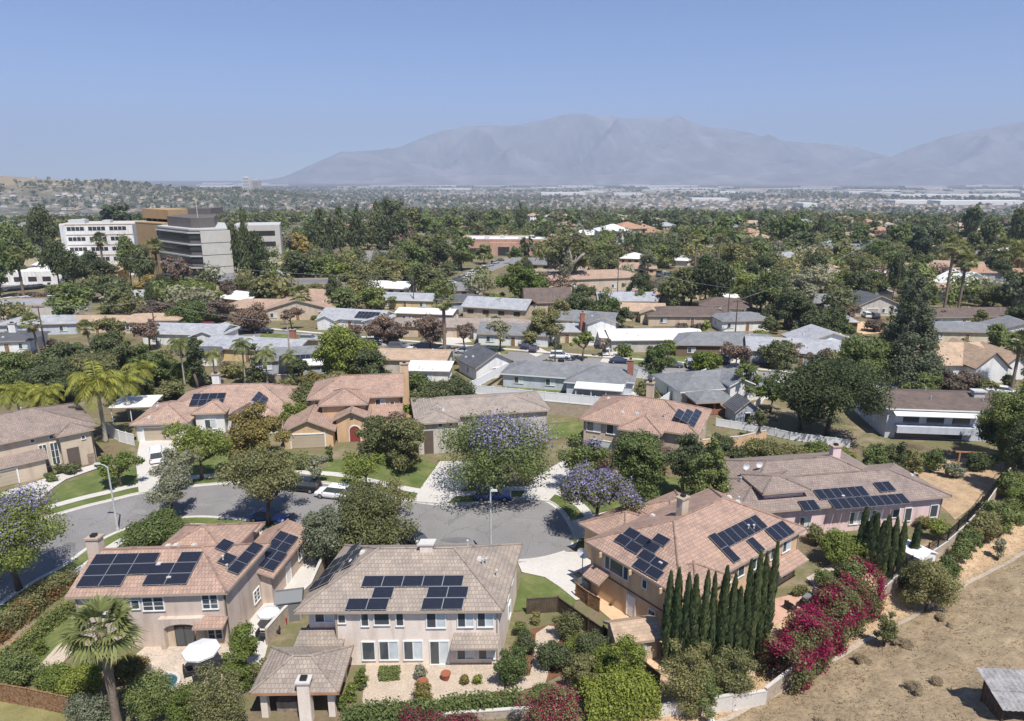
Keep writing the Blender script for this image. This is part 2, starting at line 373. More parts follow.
def make_lobes(rng, w, h, z0, kind, n=None):
    """clumps of an uneven crown w wide between z0 and h"""
    R = w / 2; H = h - z0; L_ = []; n = n or 16; ph = rng.uniform(0, 6.28, 4); base = 0.56 / n ** 0.36
    if kind in ('round', 'spread', 'loose') and n >= 14:
        # boughs at uneven reach, each carrying its own clumps
        nb = int(min(11, max(5, n / 4.5))); per = max(2, n // nb)
        for j in range(nb):
            a = 2.399 * j + rng.uniform(-.7, .7); env = 1 + .22 * math.sin(2 * a + ph[0]) + .16 * math.sin(3 * a + ph[1]); rb = w * rng.uniform(.19, .28) * (1.12 if kind == 'round' else 1)
            t = j / (nb - 1); q = rng.uniform(.85, 1.12) * math.sqrt(t) * env
            bz = (.80 - .62 * t + rng.uniform(-.12, .12)) if kind == 'round' else (.76 - .40 * t + rng.uniform(-.14, .14)) if kind == 'spread' else rng.uniform(.15, .85)
            bx, by = math.cos(a) * q * max(.1, R - rb * .9), math.sin(a) * q * max(.1, R - rb * .9); bz = z0 + rb * .55 + max(0, bz) * max(.1, H - rb * 1.3)
            for k in range(per):
                d = rng.normal(size=3); d[2] += .45; d /= np.linalg.norm(d); rr = rb * rng.uniform(.45, .95); r = min(rb * rng.uniform(.34, .62), max(.22, H * .3))
                L_.append(((bx + d[0] * rr) * 1.07, (by + d[1] * rr) * 1.07, max(z0 + r * .4, bz + d[2] * rr * .8), r))
        return L_
    for i in range(n):
        if i > 3 and rng.random() < .14: continue
        a = 2.399 * i + rng.uniform(-.6, .6); t = (i + 0.5) / n
        env = 1 + .20 * math.sin(2 * a + ph[0]) + .15 * math.sin(3 * a + ph[1])
        r = base * w * rng.uniform(0.62, 1.35)
        if kind == 'cone':
            zz = t ** 1.15; rr = (1 - zz) ** .8 * rng.uniform(.7, 1.05) + .02; r *= (1.15 - .75 * zz)
        elif kind == 'tall':
            zz = t; rr = rng.uniform(.25, .9) * (1 - abs(zz - .45) ** 2 * 2.4)
        else:
            cz = 1 - (1.95 if kind == 'dense' else 1.62) * t if kind != 'spread' else 1 - 1.15 * t         # from the top of the dome down its sides
            k = rng.uniform(.60, 1.12) if kind != 'loose' else rng.uniform(.35, 1.2)
            if rng.random() < .18: k *= .5
            rr = math.sqrt(max(0, 1 - cz * cz)) * k; zz = .5 + .5 * cz * k + rng.uniform(-.06, .06)
            if kind == 'spread': zz = .28 + .68 * max(0, cz) ** .8 * k - .12 * rng.random() + .1 * math.sin(a * 2 + ph[2])
        r = min(r, max(.25, H * 0.32))
        rad = rr * env * max(.1, R - r * .8)
        z = z0 + r * .75 + min(1, max(0, zz)) * max(0.1, H - r * 1.55)
        L_.append((math.cos(a) * rad, math.sin(a) * rad, z, r))
    return L_

def crown_mesh(name, w, h, z0, kind, seed, leaf, mat, dens=2.3, nmax=9000, n_l=None):
    dens *= {'spread': .60, 'loose': .55}.get(kind, .74)
    rng = np.random.default_rng(seed)
    lob = make_lobes(rng, w, h, z0, kind, n_l)
    la = np.asarray(lob); area = (4 * math.pi * la[:, 3] ** 2).sum() * 0.62
    n = int(min(nmax, max(120, dens * area / (leaf * leaf * 0.5))))
    p, nr = crown_points(rng, n, lob)
    p[:, 2] = np.maximum(p[:, 2], z0 * 0.7)
    v, f = leaf_quads(rng, p, nr, leaf)
    return np_mesh(name, v, f, [mat]), lob

def trunk_mesh(name, h, lob, seed, mat, r=None, limbs=6):
    if limbs == 6 and len(lob) > 20: limbs = 16
    rng = random.Random(seed); mb = MB(); r = r or max(0.10, h * 0.025)
    zs = min(l[2] for l in lob); zt = zs * 0.75 + 0.2
    bend = (rng.uniform(-.05, .05) * h, rng.uniform(-.05, .05) * h)
    top = (bend[0], bend[1], zt)
    mb.tube([(0, 0, -0.2), (bend[0] * .4, bend[1] * .4, zt * .5), top], [r * 1.35, r, r * 0.85], 8)
    ls = sorted(lob, key=lambda l: -l[3])[:limbs * 2]; rng.shuffle(ls); forks = []
    for l in ls[:limbs]:
        m_ = tuple(top[i] * .55 + l[i] * .45 + rng.uniform(-.3, .3) for i in range(3))
        if len(forks) < 4: forks.append(m_); mb.tube([top, m_, l[:3]], [r * .68, r * .42, r * .10], 6)
        else:
            q = min(forks, key=lambda c: sum((c[i] - l[i]) ** 2 for i in range(3))); mb.tube([q, tuple(q[i] * .5 + l[i] * .5 + (.12 * h * .3 if i == 2 else 0) for i in range(3)), l[:3]], [r * .40, r * .22, r * .06], 5)
    return mb.mesh(name, [mat], True)

PROTO = {}
def proto_tree(kind, mat, var, lod):
    key = (kind, mat, var, lod)
    if key not in PROTO:
        seed = hash((kind, var)) % 9973 if False else (sum(map(ord, kind + mat)) * 31 + var * 17 + lod)
        z0 = {'round': .12, 'cone': .08, 'spread': .32, 'tall': .30, 'loose': .28, 'dense': .06}[kind]
        # normalised crown: 10 m wide, 10 m tall; scaled per tree
        leaf, nm, nl = ((0.50, 5200, 34), (0.75, 2200, 26), (1.15, 800, 18))[lod]
        cm, lob = crown_mesh('crown', 10, 10, z0 * 10, kind, seed, leaf, mat, 2.1, nm, nl)
        PROTO[key] = (cm, trunk_mesh('trunk', 10, lob, seed, 'bark', 0.28, 5 if lod == 0 else 3))
    return PROTO[key]

AUTO = []      # trees whose label is written from what they stand next to
def plant_root(name, cat, label, loc, group, auto=None):
    o = thing(name, label or '', cat, loc, random.uniform(0, 6.28), group)
    if not label: AUTO.append((o, auto))
    return o

def tree_dims(px, base, top, wpx):
    x, y, z = G(px, base)
    d = math.hypot(x, y)
    v = ray(px, top); t = y / v[1]; h = CAMZ + v[2] * t - z
    s = proj(x, y, z + h * .5)[2]
    return (x, y, z), max(h, .3), max(wpx / s, 0.3)

LOOK = dict(leaf_green='mid green', leaf_dark='dark green', leaf_olive='olive green', leaf_yellow='yellow green', leaf_grey='grey green', leaf_gold='golden olive',
            leaf_plum='purple brown', leaf_bright='bright green', leaf_blue='blue green', leaf_cypress='dark green')
SHAPE = dict(round='round', dense='dense', cone='conical', spread='spreading', tall='tall', loose='loose')

def tree(px, base, top, wpx, kind='round', mat='leaf_green', label=None, name='tree', cat='tree', group=None, leaf=None, z0=None, blossom=None, bfrac=0.3, seed=None, dens=2.3, world=None, trunk='bark'):
    if world: loc, h, w = world
    else: loc, h, w = tree_dims(px, base, top, wpx)
    s = scale_at(*loc)
    seed = seed if seed is not None else int(px * 7 + base * 13)
    o = plant_root(name, cat, label, loc, group, (kind, mat, name, h, w))
    if s > 3.6:
        leaf = leaf or min(max(1.75 / s, 0.17), 0.42)
        zz = min(z0, h * .5) if z0 is not None else {'round': .10, 'cone': .06, 'spread': .34, 'tall': .3, 'loose': .25, 'dense': .08}[kind] * h
        n_l = int(min(60, max(16, w * 5)))
        cm, lob = crown_mesh('crown', w, h, zz, kind, seed, leaf, mat, dens, 30000, n_l)
        link('crown', cm, o); link('trunk', trunk_mesh('trunk', h, lob, seed, trunk), o)
        if blossom:
            rng = np.random.default_rng(seed + 5); lb = [l for l in lob if l[2] > zz + (0.58 if bfrac < .3 else .34) * (h - zz)]
            keep = [l for l in lb if rng.random() < (.6 if bfrac < .3 else .7) and (bfrac >= .3 or l[0] * math.cos(o.rotation_euler.z) - l[1] * math.sin(o.rotation_euler.z) > -.12 * w)] or lb[:3]
            n = int(len(cm.polygons) * bfrac); p, nr = crown_points(rng, n * 2, [(l[0], l[1], l[2] + .1, l[3] * 1.04) for l in keep], 0.12)
            sel = (nr[:, 2] > -0.1); v, f = leaf_quads(rng, p[sel][:n], nr[sel][:n], leaf * 0.85)
            link('blossom', np_mesh('blossom', v, f, [blossom]), o)
    else:
        lod = 0 if s > 2.2 else (1 if s > 1.1 else 2)
        cm, tm = proto_tree(kind, mat, seed % 3, lod)
        for nm_, me in (('crown', cm), ('trunk', tm)):
            c = link(nm_, me, o); c.scale = (w / 10, w / 10, h / 10)
    return o

def shrub(px, base, top, wpx, mat='leaf_green', label=None, name='shrub', blossom=None, bfrac=.3, kind='dense', dens=2.4, depth=.75, leaf=None, group=None):
    loc, h, w = tree_dims(px, base, top, wpx)
    seed = int(px * 5 + base * 3); s = scale_at(*loc); leaf = leaf or min(max(1.6 / s, .12), .36)
    o = plant_root(name, name, label, loc, group, (kind, mat, name, h, w))
    o.rotation_euler = (0, 0, 0)
    cm, lob = crown_mesh('foliage', w, h, 0.02 * h, kind, seed, leaf, mat, dens, 14000, int(min(30, max(9, w * 6))))
    c = link('foliage', cm, o); c.scale = (1, depth, 1)
    mb = MB()
    for k in range(4):
        l = lob[k]; mb.tube([(l[0] * .1, l[1] * .1, -.1), (l[0] * .8, l[1] * .8, l[2])], [.06, .02], 5)
    link('stem', mb.mesh('stem', ['bark']), o)
    if blossom:
        rng = np.random.default_rng(seed + 1); n = int(len(cm.polygons) * bfrac)
        p, nr = crown_points(rng, n, [(l[0], l[1], l[2], l[3] * 1.05) for l in lob], .15)
        v, f = leaf_quads(rng, p, nr, leaf * .9); link('blossom', np_mesh('blossom', v, f, [blossom]), o).scale = (1, depth, 1)
    return o

def hedge(pts, h, width, mat, label, name='hedge', cat='hedge', leaf=0.28, rough=0.18, blossom=None, bfrac=.4, dens=2.6, z=None, hvar=0.12, patches=None, second=None):
    """clipped or loose hedge following a line of world points; leaves fill the skin of a box"""
    rng = np.random.default_rng(int(abs(pts[0][0]) * 31 + abs(pts[0][1]) * 17))
    P_ = np.array([q[:2] for q in pts], float); seg = np.linalg.norm(np.diff(P_, axis=0), axis=1); Ltot = seg.sum(); cum = np.r_[0, np.cumsum(seg)]
    n = int(min(40000, dens * (Ltot * (2 * h + width) + 2 * h * width) / (leaf * leaf * .5)))
    base = P_[0]; s = rng.random(n) * Ltot
    hx = np.interp(s, cum, P_[:, 0]); hy = np.interp(s, cum, P_[:, 1])
    i = np.clip(np.searchsorted(cum, s) - 1, 0, len(seg) - 1); d = np.diff(P_, axis=0)[i] / seg[i][:, None]; nx, ny = -d[:, 1], d[:, 0]
    ph = rng.uniform(0, 9, 4)
    bump = 1 + hvar * (np.sin(s * 1.1 + ph[0]) + .7 * np.sin(s * 2.7 + ph[1])) ; wb = 1 + hvar * np.sin(s * 1.7 + ph[2])
    per = rng.random(n) * (2 * h + width)
    side = np.where(per < h, -1, np.where(per < 2 * h, 1, 0))
    lat = np.where(side == 0, (rng.random(n) - .5) * width, side * width / 2); zz = np.where(side == -1, per, np.where(side == 1, per - h, h))
    edge = np.clip(zz / h, 0, 1) ** 4; lat = lat * (1 - .25 * edge) * wb
    j = rng.normal(0, rough, (n, 3)); x = hx + nx * lat + j[:, 0]; y = hy + ny * lat + j[:, 1]; zz = np.maximum(zz * bump + j[:, 2], .03)
    nr = np.stack([nx * side, ny * side, np.where(side == 0, 1.0, .25)], 1) + rng.normal(0, .5, (n, 3))
    g0 = float(gz(base[0], base[1])) if z is None else z
    gzv = gz(x, y) if z is None else np.full(n, z)
    p = np.stack([x - base[0], y - base[1], zz + gzv - g0], 1)
    root = thing(name, label, cat, (base[0], base[1], g0))
    if blossom:
        fld = np.sin(s * 2.1 + ph[3]) + np.sin(lat * 2.3 + zz * 1.9 + ph[1]) + np.sin(s * .8 + zz * 2.2) + rng.normal(0, .8, n)
        isb = fld > np.quantile(fld, 1 - bfrac)
    else: isb = np.zeros(n, bool)
    v, f = leaf_quads(rng, p[~isb], nr[~isb], leaf); link('foliage', np_mesh('foliage', v, f, [mat]), root)
    if blossom:
        v, f = leaf_quads(rng, p[isb], nr[isb], leaf * .9); link('blossom', np_mesh('blossom', v, f, [blossom]), root)
    # woody core keeps the inside from being see-through
    mb = MB(); loc = [(q[0] - base[0], q[1] - base[1]) for q in P_]
    for a, b_ in zip(loc[:-1], loc[1:]):
        L0 = math.hypot(b_[0] - a[0], b_[1] - a[1])
        kk = max(2, int(L0 / .8))
        for q in range(kk):
            t_ = (q + .5) / kk; X = a[0] + (b_[0] - a[0]) * t_; Y = a[1] + (b_[1] - a[1]) * t_
            zg = (float(gz(X + base[0], Y + base[1])) - g0) if z is None else 0
            mb.tube([(X, Y, zg - .1), (X + random.uniform(-.2, .2), Y + random.uniform(-.2, .2), zg + h * .75)], [.05, .03], 5)
    link('stem', mb.mesh('stem', ['bark']), root)
    return root

def cypress_mesh(seed, leaf=0.17, n=3600):
    rng = np.random.default_rng(seed)
    t = rng.random(n) ** .85; prof = (.42 + .58 * np.minimum(1, t / .35)) * (1 - t ** 3.2) ** .75 * (1 + .10 * np.sin(t * 17 + seed) + .08 * np.sin(t * 41 + 2 * seed)) + .02
    a = rng.random(n) * 6.283; r = prof * (.62 + .52 * rng.random(n)) * (1 + .20 * np.sin(a * 3 + t * 13 + seed))
    p = np.stack([np.cos(a) * r * .5, np.sin(a) * r * .5, .03 + t * .97], 1)      # unit width, unit height
    return p, a, t

def cypress(px, base, top, wpx, label, group=None):
    loc, h, w = tree_dims(px, base, top, wpx)
    rng = np.random.default_rng(int(px * 11)); p, a, t = cypress_mesh(int(px * 3))
    p = p * np.array([w, w, h]); nr = np.stack([np.cos(a), np.sin(a), .35 + 0 * a], 1) + rng.normal(0, .35, (len(a), 3))
    n = len(p); up = np.array([0, 0, 1.]); nn = nr / np.linalg.norm(nr, axis=1, keepdims=True)
    b = np.cross(nn, up); b /= np.linalg.norm(b, axis=1, keepdims=True) + 1e-9; u = up + nn * .35
    s = .16 * rng.uniform(.5, 1.5, (n, 1)); v = np.empty((n, 4, 3))
    v[:, 0] = p + u * s * 1.3; v[:, 1] = p + b * s * .5; v[:, 2] = p - u * s * 1.0; v[:, 3] = p - b * s * .5
    o = thing('cypress_tree', label, 'cypress', loc, random.uniform(0, 6), group)
    link('crown', np_mesh('crown', v.reshape(-1, 3), np.arange(4 * n).reshape(-1, 4), ['leaf_cypress']), o)
    mb = MB(); mb.tube([(0, 0, -.2), (0, 0, h * .8)], [.12, .03], 6); link('trunk', mb.mesh('trunk', ['bark']), o)
    o.rotation_euler = (random.uniform(-.02, .02), random.uniform(-.02, .02), random.uniform(0, 6)); k = random.uniform(.82, 1.15); o.scale = (k, k, 1)
    return o

def fan_palm_crown(seed, mat, R=1.9, n=34, skirt=True, seg=13):
    rng = random.Random(seed); v = []; f = []
    mi = []
    def frond(a, el, r, dead):
        d = Vector((math.cos(a) * math.cos(el), math.sin(a) * math.cos(el), math.sin(el))); side = Vector((-math.sin(a), math.cos(a), 0)); up = side.cross(d) * -1
        c = d * r * .55
        b = len(v); v.extend([tuple(Vector((0, 0, 0)) + side * .03), tuple(c + side * .02), tuple(c - side * .02), tuple(Vector((0, 0, 0)) - side * .03)]); f.append((b, b + 1, b + 2, b + 3)); mi.append(dead)
        for k in range(seg):
            th = (k / (seg - 1) - .5) * 2.6
            tip = c + (d * math.cos(th) + side * math.sin(th)) * r * .62 * rng.uniform(.85, 1.1) - Vector((0, 0, 1)) * r * (.10 + .10 * abs(th)) * rng.uniform(.6, 1.5)
            mid = c + (d * math.cos(th) + side * math.sin(th)) * r * .30 + up * .02
            wv = (side * math.cos(th) - d * math.sin(th)) * r * .042
            b = len(v); v.extend([tuple(c), tuple(mid + wv), tuple(tip), tuple(mid - wv)]); f.append((b, b + 1, b + 2, b + 3)); mi.append(dead)
    for i in range(n):
        t = i / n; el = 1.3 - 1.75 * t + rng.uniform(-.2, .2); frond(2.399 * i + rng.uniform(-.3, .3), el, R * rng.uniform(.85, 1.1), 0)
    if skirt:
        for i in range(9): frond(2.399 * i, -1.2 + rng.uniform(-.2, .1), R * .75, 1)
    return np_mesh('crown', np.array(v), np.array(f), [mat, 'leaf_dead'], mi)

def feather_palm_crown(seed, mat, R=2.6, n=18, nl=24, droop=1.0):
    rng = random.Random(seed); v = []; f = []
    for i in range(n):
        a = 2.399 * i + rng.uniform(-.3, .3); t = i / n; el = 1.25 - 1.25 * t + rng.uniform(-.15, .15); r = R * rng.uniform(.85, 1.12)
        side = Vector((-math.sin(a), math.cos(a), 0)); pos = Vector((0, 0, 0)); dirv = Vector((math.cos(a) * math.cos(el), math.sin(a) * math.cos(el), math.sin(el))); pts = [pos.copy()]
        for k in range(nl):
            pos = pos + dirv * (r / nl); dirv = (dirv + Vector((0, 0, -1)) * (.13 * droop * (0.5 + k / nl))).normalized(); pts.append(pos.copy())
        for k in range(1, nl + 1):
            p = pts[k]; tdir = (pts[k] - pts[k - 1]).normalized(); L_ = r * .30 * math.sin(math.pi * min(1, .15 + .85 * k / nl) * .9 + .15) + .05
            for sg in (-1, 1):
                tip = p + side * sg * L_ * .75 + tdir * L_ * .45 - Vector((0, 0, 1)) * L_ * rng.uniform(.35, .75); w_ = tdir * r * .021
                b = len(v); v.extend([tuple(p - w_), tuple(p * .5 + tip * .5 - w_ + Vector((0, 0, .03))), tuple(tip), tuple(p * .5 + tip * .5 + w_ + Vector((0, 0, .03)))]); f.append((b, b + 1, b + 2, b + 3))
        b = len(v)
        for k in range(nl): 
            b = len(v); v.extend([tuple(pts[k] - side * .03), tuple(pts[k] + side * .03), tuple(pts[k + 1] + side * .03), tuple(pts[k + 1] - side * .03)]); f.append((b, b + 1, b + 2, b + 3))
    return np_mesh('crown', np.array(v), np.array(f), [mat])

PALMS = {}
def palm(px, base, top, wpx, kind='fan', mat='leaf_palm', label=None, group=None, lean=0.0, world=None, trunkr=None):
    loc, h, w = world if world else tree_dims(px, base, top, wpx)
    s = scale_at(*loc); seed = int(px * 3 + base) % 5
    o = plant_root('palm_tree', 'palm', label, loc, group, ('palm', mat, 'palm_tree', h, w))
    o.rotation_euler = (0, 0, 0)
    key = (kind, mat, seed, s > 6)
    if key not in PALMS:
        if kind == 'fan': PALMS[key] = fan_palm_crown(seed + 3, mat, 2.0, 34 if s > 6 else 30)
        else: PALMS[key] = feather_palm_crown(seed + 3, mat, 2.6, 22 if s > 5 else 16)
    R = 2.0 if kind == 'fan' else 2.3; k = w / 2 / R
    c = link('crown', PALMS[key], o); hh = h - (1.3 if kind == 'fan' else 1.0) * k; c.location = (lean, 0, hh); c.scale = (k, k, k); c.rotation_euler = (0, 0, random.uniform(0, 6))
    r = trunkr or (0.24 if kind == 'fan' else 0.2); mb = MB()
    n = 14; pts = []; rad = []
    for i in range(n + 1):
        t_ = i / n; pts.append((lean * t_ ** 1.6, 0, -.2 + (hh + .25) * t_)); rad.append(r * (1.35 - .45 * min(1, t_ * 4)) * (1 + .07 * (i % 2)) * (1 + (.35 if kind == 'fan' and t_ > .93 else 0)))
    mb.tube(pts, rad, 9); link('trunk', mb.mesh('trunk', ['bark_palm' if kind == 'fan' else 'bark_pale'], True), o)
    return o

# ------------------------------------------------------------------ houses
def B(x0, x1, y0, y1, h, roof='hip', axis='x', pitch=20, ov=0.45, z0=0.0, ends=('hip', 'hip'), wall=None):
    return dict(x0=x0, x1=x1, y0=y0, y1=y1, h=h, roof=roof, axis=axis, pitch=pitch, ov=ov, z0=z0, ends=ends, wall=wall)

def roof_block(mb, b, caps=True):
    """tiled planes with a real thickness; returns slope frames (origin, along eave, up slope)"""
    planes = {}; th = 0.17; ov = b['ov']; tp = math.tan(math.radians(b['pitch'])); cp = math.cos(math.radians(b['pitch'])); sp = math.sin(math.radians(b['pitch']))
    x0, x1, y0, y1 = b['x0'] - ov, b['x1'] + ov, b['y0'] - ov, b['y1'] + ov
    if b['roof'] == 'flat':
        z = b['h']; mb.bb(x0 + ov - .003, x1 - ov + .003, y0 + ov - .003, y1 - ov + .003, z, z + .12, 0)
        for (a0, a1, c0, c1) in ((x0 + ov - .1, x1 - ov + .1, y0 + ov - .1, y0 + ov + .15), (x0 + ov - .1, x1 - ov + .1, y1 - ov - .15, y1 - ov + .1), (x0 + ov - .1, x0 + ov + .15, y0 + ov + .152, y1 - ov - .152), (x1 - ov - .15, x1 - ov + .1, y0 + ov + .152, y1 - ov - .152)):
            mb.bb(a0, a1, c0, c1, z - .05, z + .55, 1)
        return planes
    if b['roof'] == 'shed':      # low edge at the front
        d = y1 - y0; ze = b['h'] + th - ov * tp; zb = ze + d * tp
        vs = [(x0, y0, ze), (x1, y0, ze), (x1, y1, zb), (x0, y1, zb)]; vl = [(p[0], p[1], p[2] - th) for p in vs]
        mb.add(vs, [(0, 1, 2, 3)], 0, [[(0, 0), (x1 - x0, 0), (x1 - x0, d / cp), (0, d / cp)]])
        mb.add(vs + vl, [(7, 6, 5, 4), (0, 4, 5, 1), (1, 5, 6, 2), (2, 6, 7, 3), (3, 7, 4, 0)], 1)
        planes['F'] = ((x0, y0, ze), (1, 0, 0), (0, cp, sp)); return planes
    sw = b['axis'] == 'y'
    if sw: x0, x1, y0, y1 = y0, y1, x0, x1
    half = (y1 - y0) / 2; yc = (y0 + y1) / 2; ze = b['h'] + th - ov * tp; zr = ze + half * tp
    i0 = half if b['ends'][0] == 'hip' else 0; i1 = half if b['ends'][1] == 'hip' else 0
    if i0 + i1 > (x1 - x0): k = (x1 - x0) / (i0 + i1); i0 *= k; i1 *= k
    r0, r1 = (x0 + i0, yc, zr), (x1 - i1, yc, zr)
    A, Bc, C, D = (x0, y0, ze), (x1, y0, ze), (x1, y1, ze), (x0, y1, ze)
    faces = [('f', [A, Bc, r1, r0], A, (1, 0, 0), (0, cp, sp)), ('b', [C, D, r0, r1], C, (-1, 0, 0), (0, -cp, sp))]
    if i0 > 0: faces.append(('l', [D, A, r0], D, (0, -1, 0), (cp, 0, sp)))
    if i1 > 0: faces.append(('r', [Bc, C, r1], Bc, (0, 1, 0), (-cp, 0, sp)))
    mp = (lambda p: (p[1], p[0], p[2])) if sw else (lambda p: p)
    names = dict(f='L', b='R', l='F', r='B') if sw else dict(f='F', b='B', l='L', r='R')
    for nm, ps, o, U, V in faces:
        uvs = [(sum((p[k] - o[k]) * U[k] for k in range(3)), sum((p[k] - o[k]) * V[k] for k in range(3))) for p in ps]
        q = [mp(p) for p in ps]; q2 = [(p[0], p[1], p[2] - th) for p in q]; n = len(q); idx = tuple(range(n))
        if sw: mb.add(q, [idx[::-1]], 0, [uvs[::-1]]); mb.add(q2, [idx], 1)
        else: mb.add(q, [idx], 0, [uvs]); mb.add(q2, [idx[::-1]], 1)
        o2, U2, V2 = mp(o), mp(U), mp(V)
        if sw:   # keep u running left to right seen from outside
            w_ = (y1 - y0) if nm in 'lr' else (x1 - x0)
            o2 = tuple(o2[k] + U2[k] * w_ for k in range(3)); U2 = tuple(-c for c in U2)
        planes[names[nm]] = (o2, U2, V2)
    loop = [A, Bc] + ([C, D] if i1 > 0 else [r1, C, D]) + ([] if i0 > 0 else [r0])
    if i1 == 0: loop = [A, Bc, r1, C, D] + ([] if i0 > 0 else [r0])
    lp = [mp(p) for p in loop]
    for k in range(len(lp)):
        p, q = lp[k], lp[(k + 1) % len(lp)]
        mb.add([p, q, (q[0], q[1], q[2] - th - .06), (p[0], p[1], p[2] - th - .06)], [(3, 2, 1, 0)] if not sw else [(0, 1, 2, 3)], 1)
    if caps:
        lines = [(r0, r1)] if r1[0] - r0[0] > .2 else []
        if i0 > 0: lines += [(A, r0), (D, r0)]
        if i1 > 0: lines += [(Bc, r1), (C, r1)]
        for p, q in lines:
            p, q = mp(p), mp(q); mb.tube([(p[0], p[1], p[2] + .02), (q[0], q[1], q[2] + .02)], .11, 6, 2)
    return planes

def face_frame(b, face):
    if face == 'F': return lambda a, d, z: (a, b['y0'] - d, z)
    if face == 'B': return lambda a, d, z: (a, b['y1'] + d, z)
    if face == 'L': return lambda a, d, z: (b['x0'] - d, a, z)
    return lambda a, d, z: (b['x1'] + d, a, z)

def fbox(mb, fr, a0, a1, z0, z1, d0, d1, mat=0):
    p = [fr(a, d, z) for z in (z0, z1) for (a, d) in ((a0, d0), (a1, d0), (a1, d1), (a0, d1))]
    xs, ys, zs = [q[0] for q in p], [q[1] for q in p], [q[2] for q in p]
    mb.bb(min(xs), max(xs), min(ys), max(ys), min(zs), max(zs), mat)

def add_window(root, b, face, u, z, w, h, kind, hi, frame='trim_white', mats=None):
    fr = face_frame(b, face); x0, x1, z1 = u - w / 2, u + w / 2, z + h
    if kind in ('win', 'win1', 'slider', 'grid'):
        m = MB(); t = .09; D = .10
        fbox(m, fr, x0 - t, x1 + t, z - t, z, .0, D + .03); fbox(m, fr, x0 - t, x1 + t, z1, z1 + t, .0, D)
        fbox(m, fr, x0 - t, x0, z, z1, .0, D); fbox(m, fr, x1, x1 + t, z, z1, .0, D)
        if kind in ('win', 'slider'): fbox(m, fr, u - .04, u + .04, z, z1, .0, D - .01)
        if kind == 'grid':
            for q in (.33, .66): fbox(m, fr, x0, x1, z + h * q - .015, z + h * q + .015, .0, .075)
            fbox(m, fr, u - .05, u + .05, z, z1, 0, D - .01)
        mats2 = [frame]
        pm = MB()
        half = kind in ('win', 'slider')
        if half:
            fbox(pm, fr, x0, u - .04, z, z1, .0, .045, 0); fbox(pm, fr, u + .04, x1, z, z1, .0, .045, 1)
        else: fbox(pm, fr, x0, x1, z, z1, .0, .045, 0)
        if hi:
            o = m.build('window' if kind != 'slider' else 'glass_door', mats2, root); pm.build('pane', ['glass', 'curtain_glass'], o)
        else:
            for k, f_ in enumerate(pm.f): pass
            bse = len(m.v); m.v += pm.v; m.f += [tuple(i + bse for i in f_) for f_ in pm.f]; m.m += [k + 1 for k in pm.m]
            m.build('window' if kind != 'slider' else 'glass_door', [frame, 'glass', 'curtain_glass'], root)
    elif kind == 'garage':
        m = MB(); t = .18
        fbox(m, fr, x0 - t, x1 + t, z1, z1 + t, .0, .12, 1); fbox(m, fr, x0 - t, x0, z, z1, .0, .12, 1); fbox(m, fr, x1, x1 + t, z, z1, .0, .12, 1)
        for k in range(4): fbox(m, fr, x0, x1, z + h * k / 4 + .012, z + h * (k + 1) / 4 - .012, .0, .05, 0)
        fbox(m, fr, x0, x1, z, z1, 0, .03, 0)
        m.build('garage_door', [mats or 'garage_door', frame], root)
    elif kind == 'door':
        m = MB(); t = .10
        fbox(m, fr, x0 - t, x1 + t, z1, z1 + t, 0, .10, 1); fbox(m, fr, x0 - t, x0, z, z1, 0, .10, 1); fbox(m, fr, x1, x1 + t, z, z1, 0, .10, 1); fbox(m, fr, x0, x1, z, z1, 0, .05, 0)
        fbox(m, fr, x1 - .16, x1 - .10, z + 1.0, z + 1.06, .05, .10, 2)
        m.build('door', [mats or 'wood_brown', frame, 'alu'], root)
    elif kind == 'arch':     # round-headed opening with the door set in shadow behind it
        m = MB(); n = 14; r = w / 2; pts = [(u - r, z)] + [(u - r * math.cos(math.pi * k / n), z1 - r + r * math.sin(math.pi * k / n)) for k in range(n + 1)] + [(u + r, z)]
        po = [(u + (a - u) * 1.18, zz if zz <= z1 - r else z1 - r + (zz - z1 + r) * 1.18) for a, zz in pts]
        vs = [fr(a, .05, zz) for a, zz in pts]; m.add(vs, [tuple(range(len(vs)))], 0)
        for k in range(len(pts) - 1):
            q = [fr(*pts[k][:1], .12, pts[k][1]), fr(pts[k + 1][0], .12, pts[k + 1][1]), fr(po[k + 1][0], .12, po[k + 1][1]), fr(po[k][0], .12, po[k][1])]
            m.add(q, [(0, 1, 2, 3)], 1)
            m.add([fr(pts[k][0], .0, pts[k][1]), fr(pts[k + 1][0], .0, pts[k + 1][1]), q[1], q[0]], [(0, 1, 2, 3)], 1)
            m.add([fr(po[k][0], .0, po[k][1]), fr(po[k + 1][0], .0, po[k + 1][1]), q[2], q[3]], [(3, 2, 1, 0)], 1)
        m.build('arched_door', [mats or 'door_red', frame], root)
    elif kind == 'dark':
        m = MB(); fbox(m, fr, x0, x1, z, z1, 0, .02); m.build('opening', [mats or 'glass'], root)  # flat panel in place of a recess, its shade put into the colour
    elif kind == 'band':
        m = MB(); fbox(m, fr, x0, x1, z, z1, 0, .06, 0)
        n = max(2, int(w / 2.5))
        for k in range(1, n): fbox(m, fr, x0 + w * k / n - .05, x0 + w * k / n + .05, z, z1, .0, .10, 1)
        m.build('window_band', [mats or 'darkglass', frame], root)
    elif kind == 'awning':   # little tiled roof over an opening: h = depth of it
        m = MB(); bb = B(x0, x1, 0, h, 0, 'shed', pitch=24, ov=.0); d = h
        mm = MB(); roof_block(mm, bb); zt = z
        for i, f_ in enumerate(mm.f):
            vs = [mm.v[k] for k in f_]; vs2 = [fr(p[0], d - p[1], p[2] + zt) for p in vs]
            m.add(vs2, [tuple(range(len(vs2)))], mm.m[i], [mm.uv[i]] if i in mm.uv else None)
        m.build('awning', [mats or 'roof_red', 'trim_tan', mats or 'roof_red'], root)

class House: k = 0.0

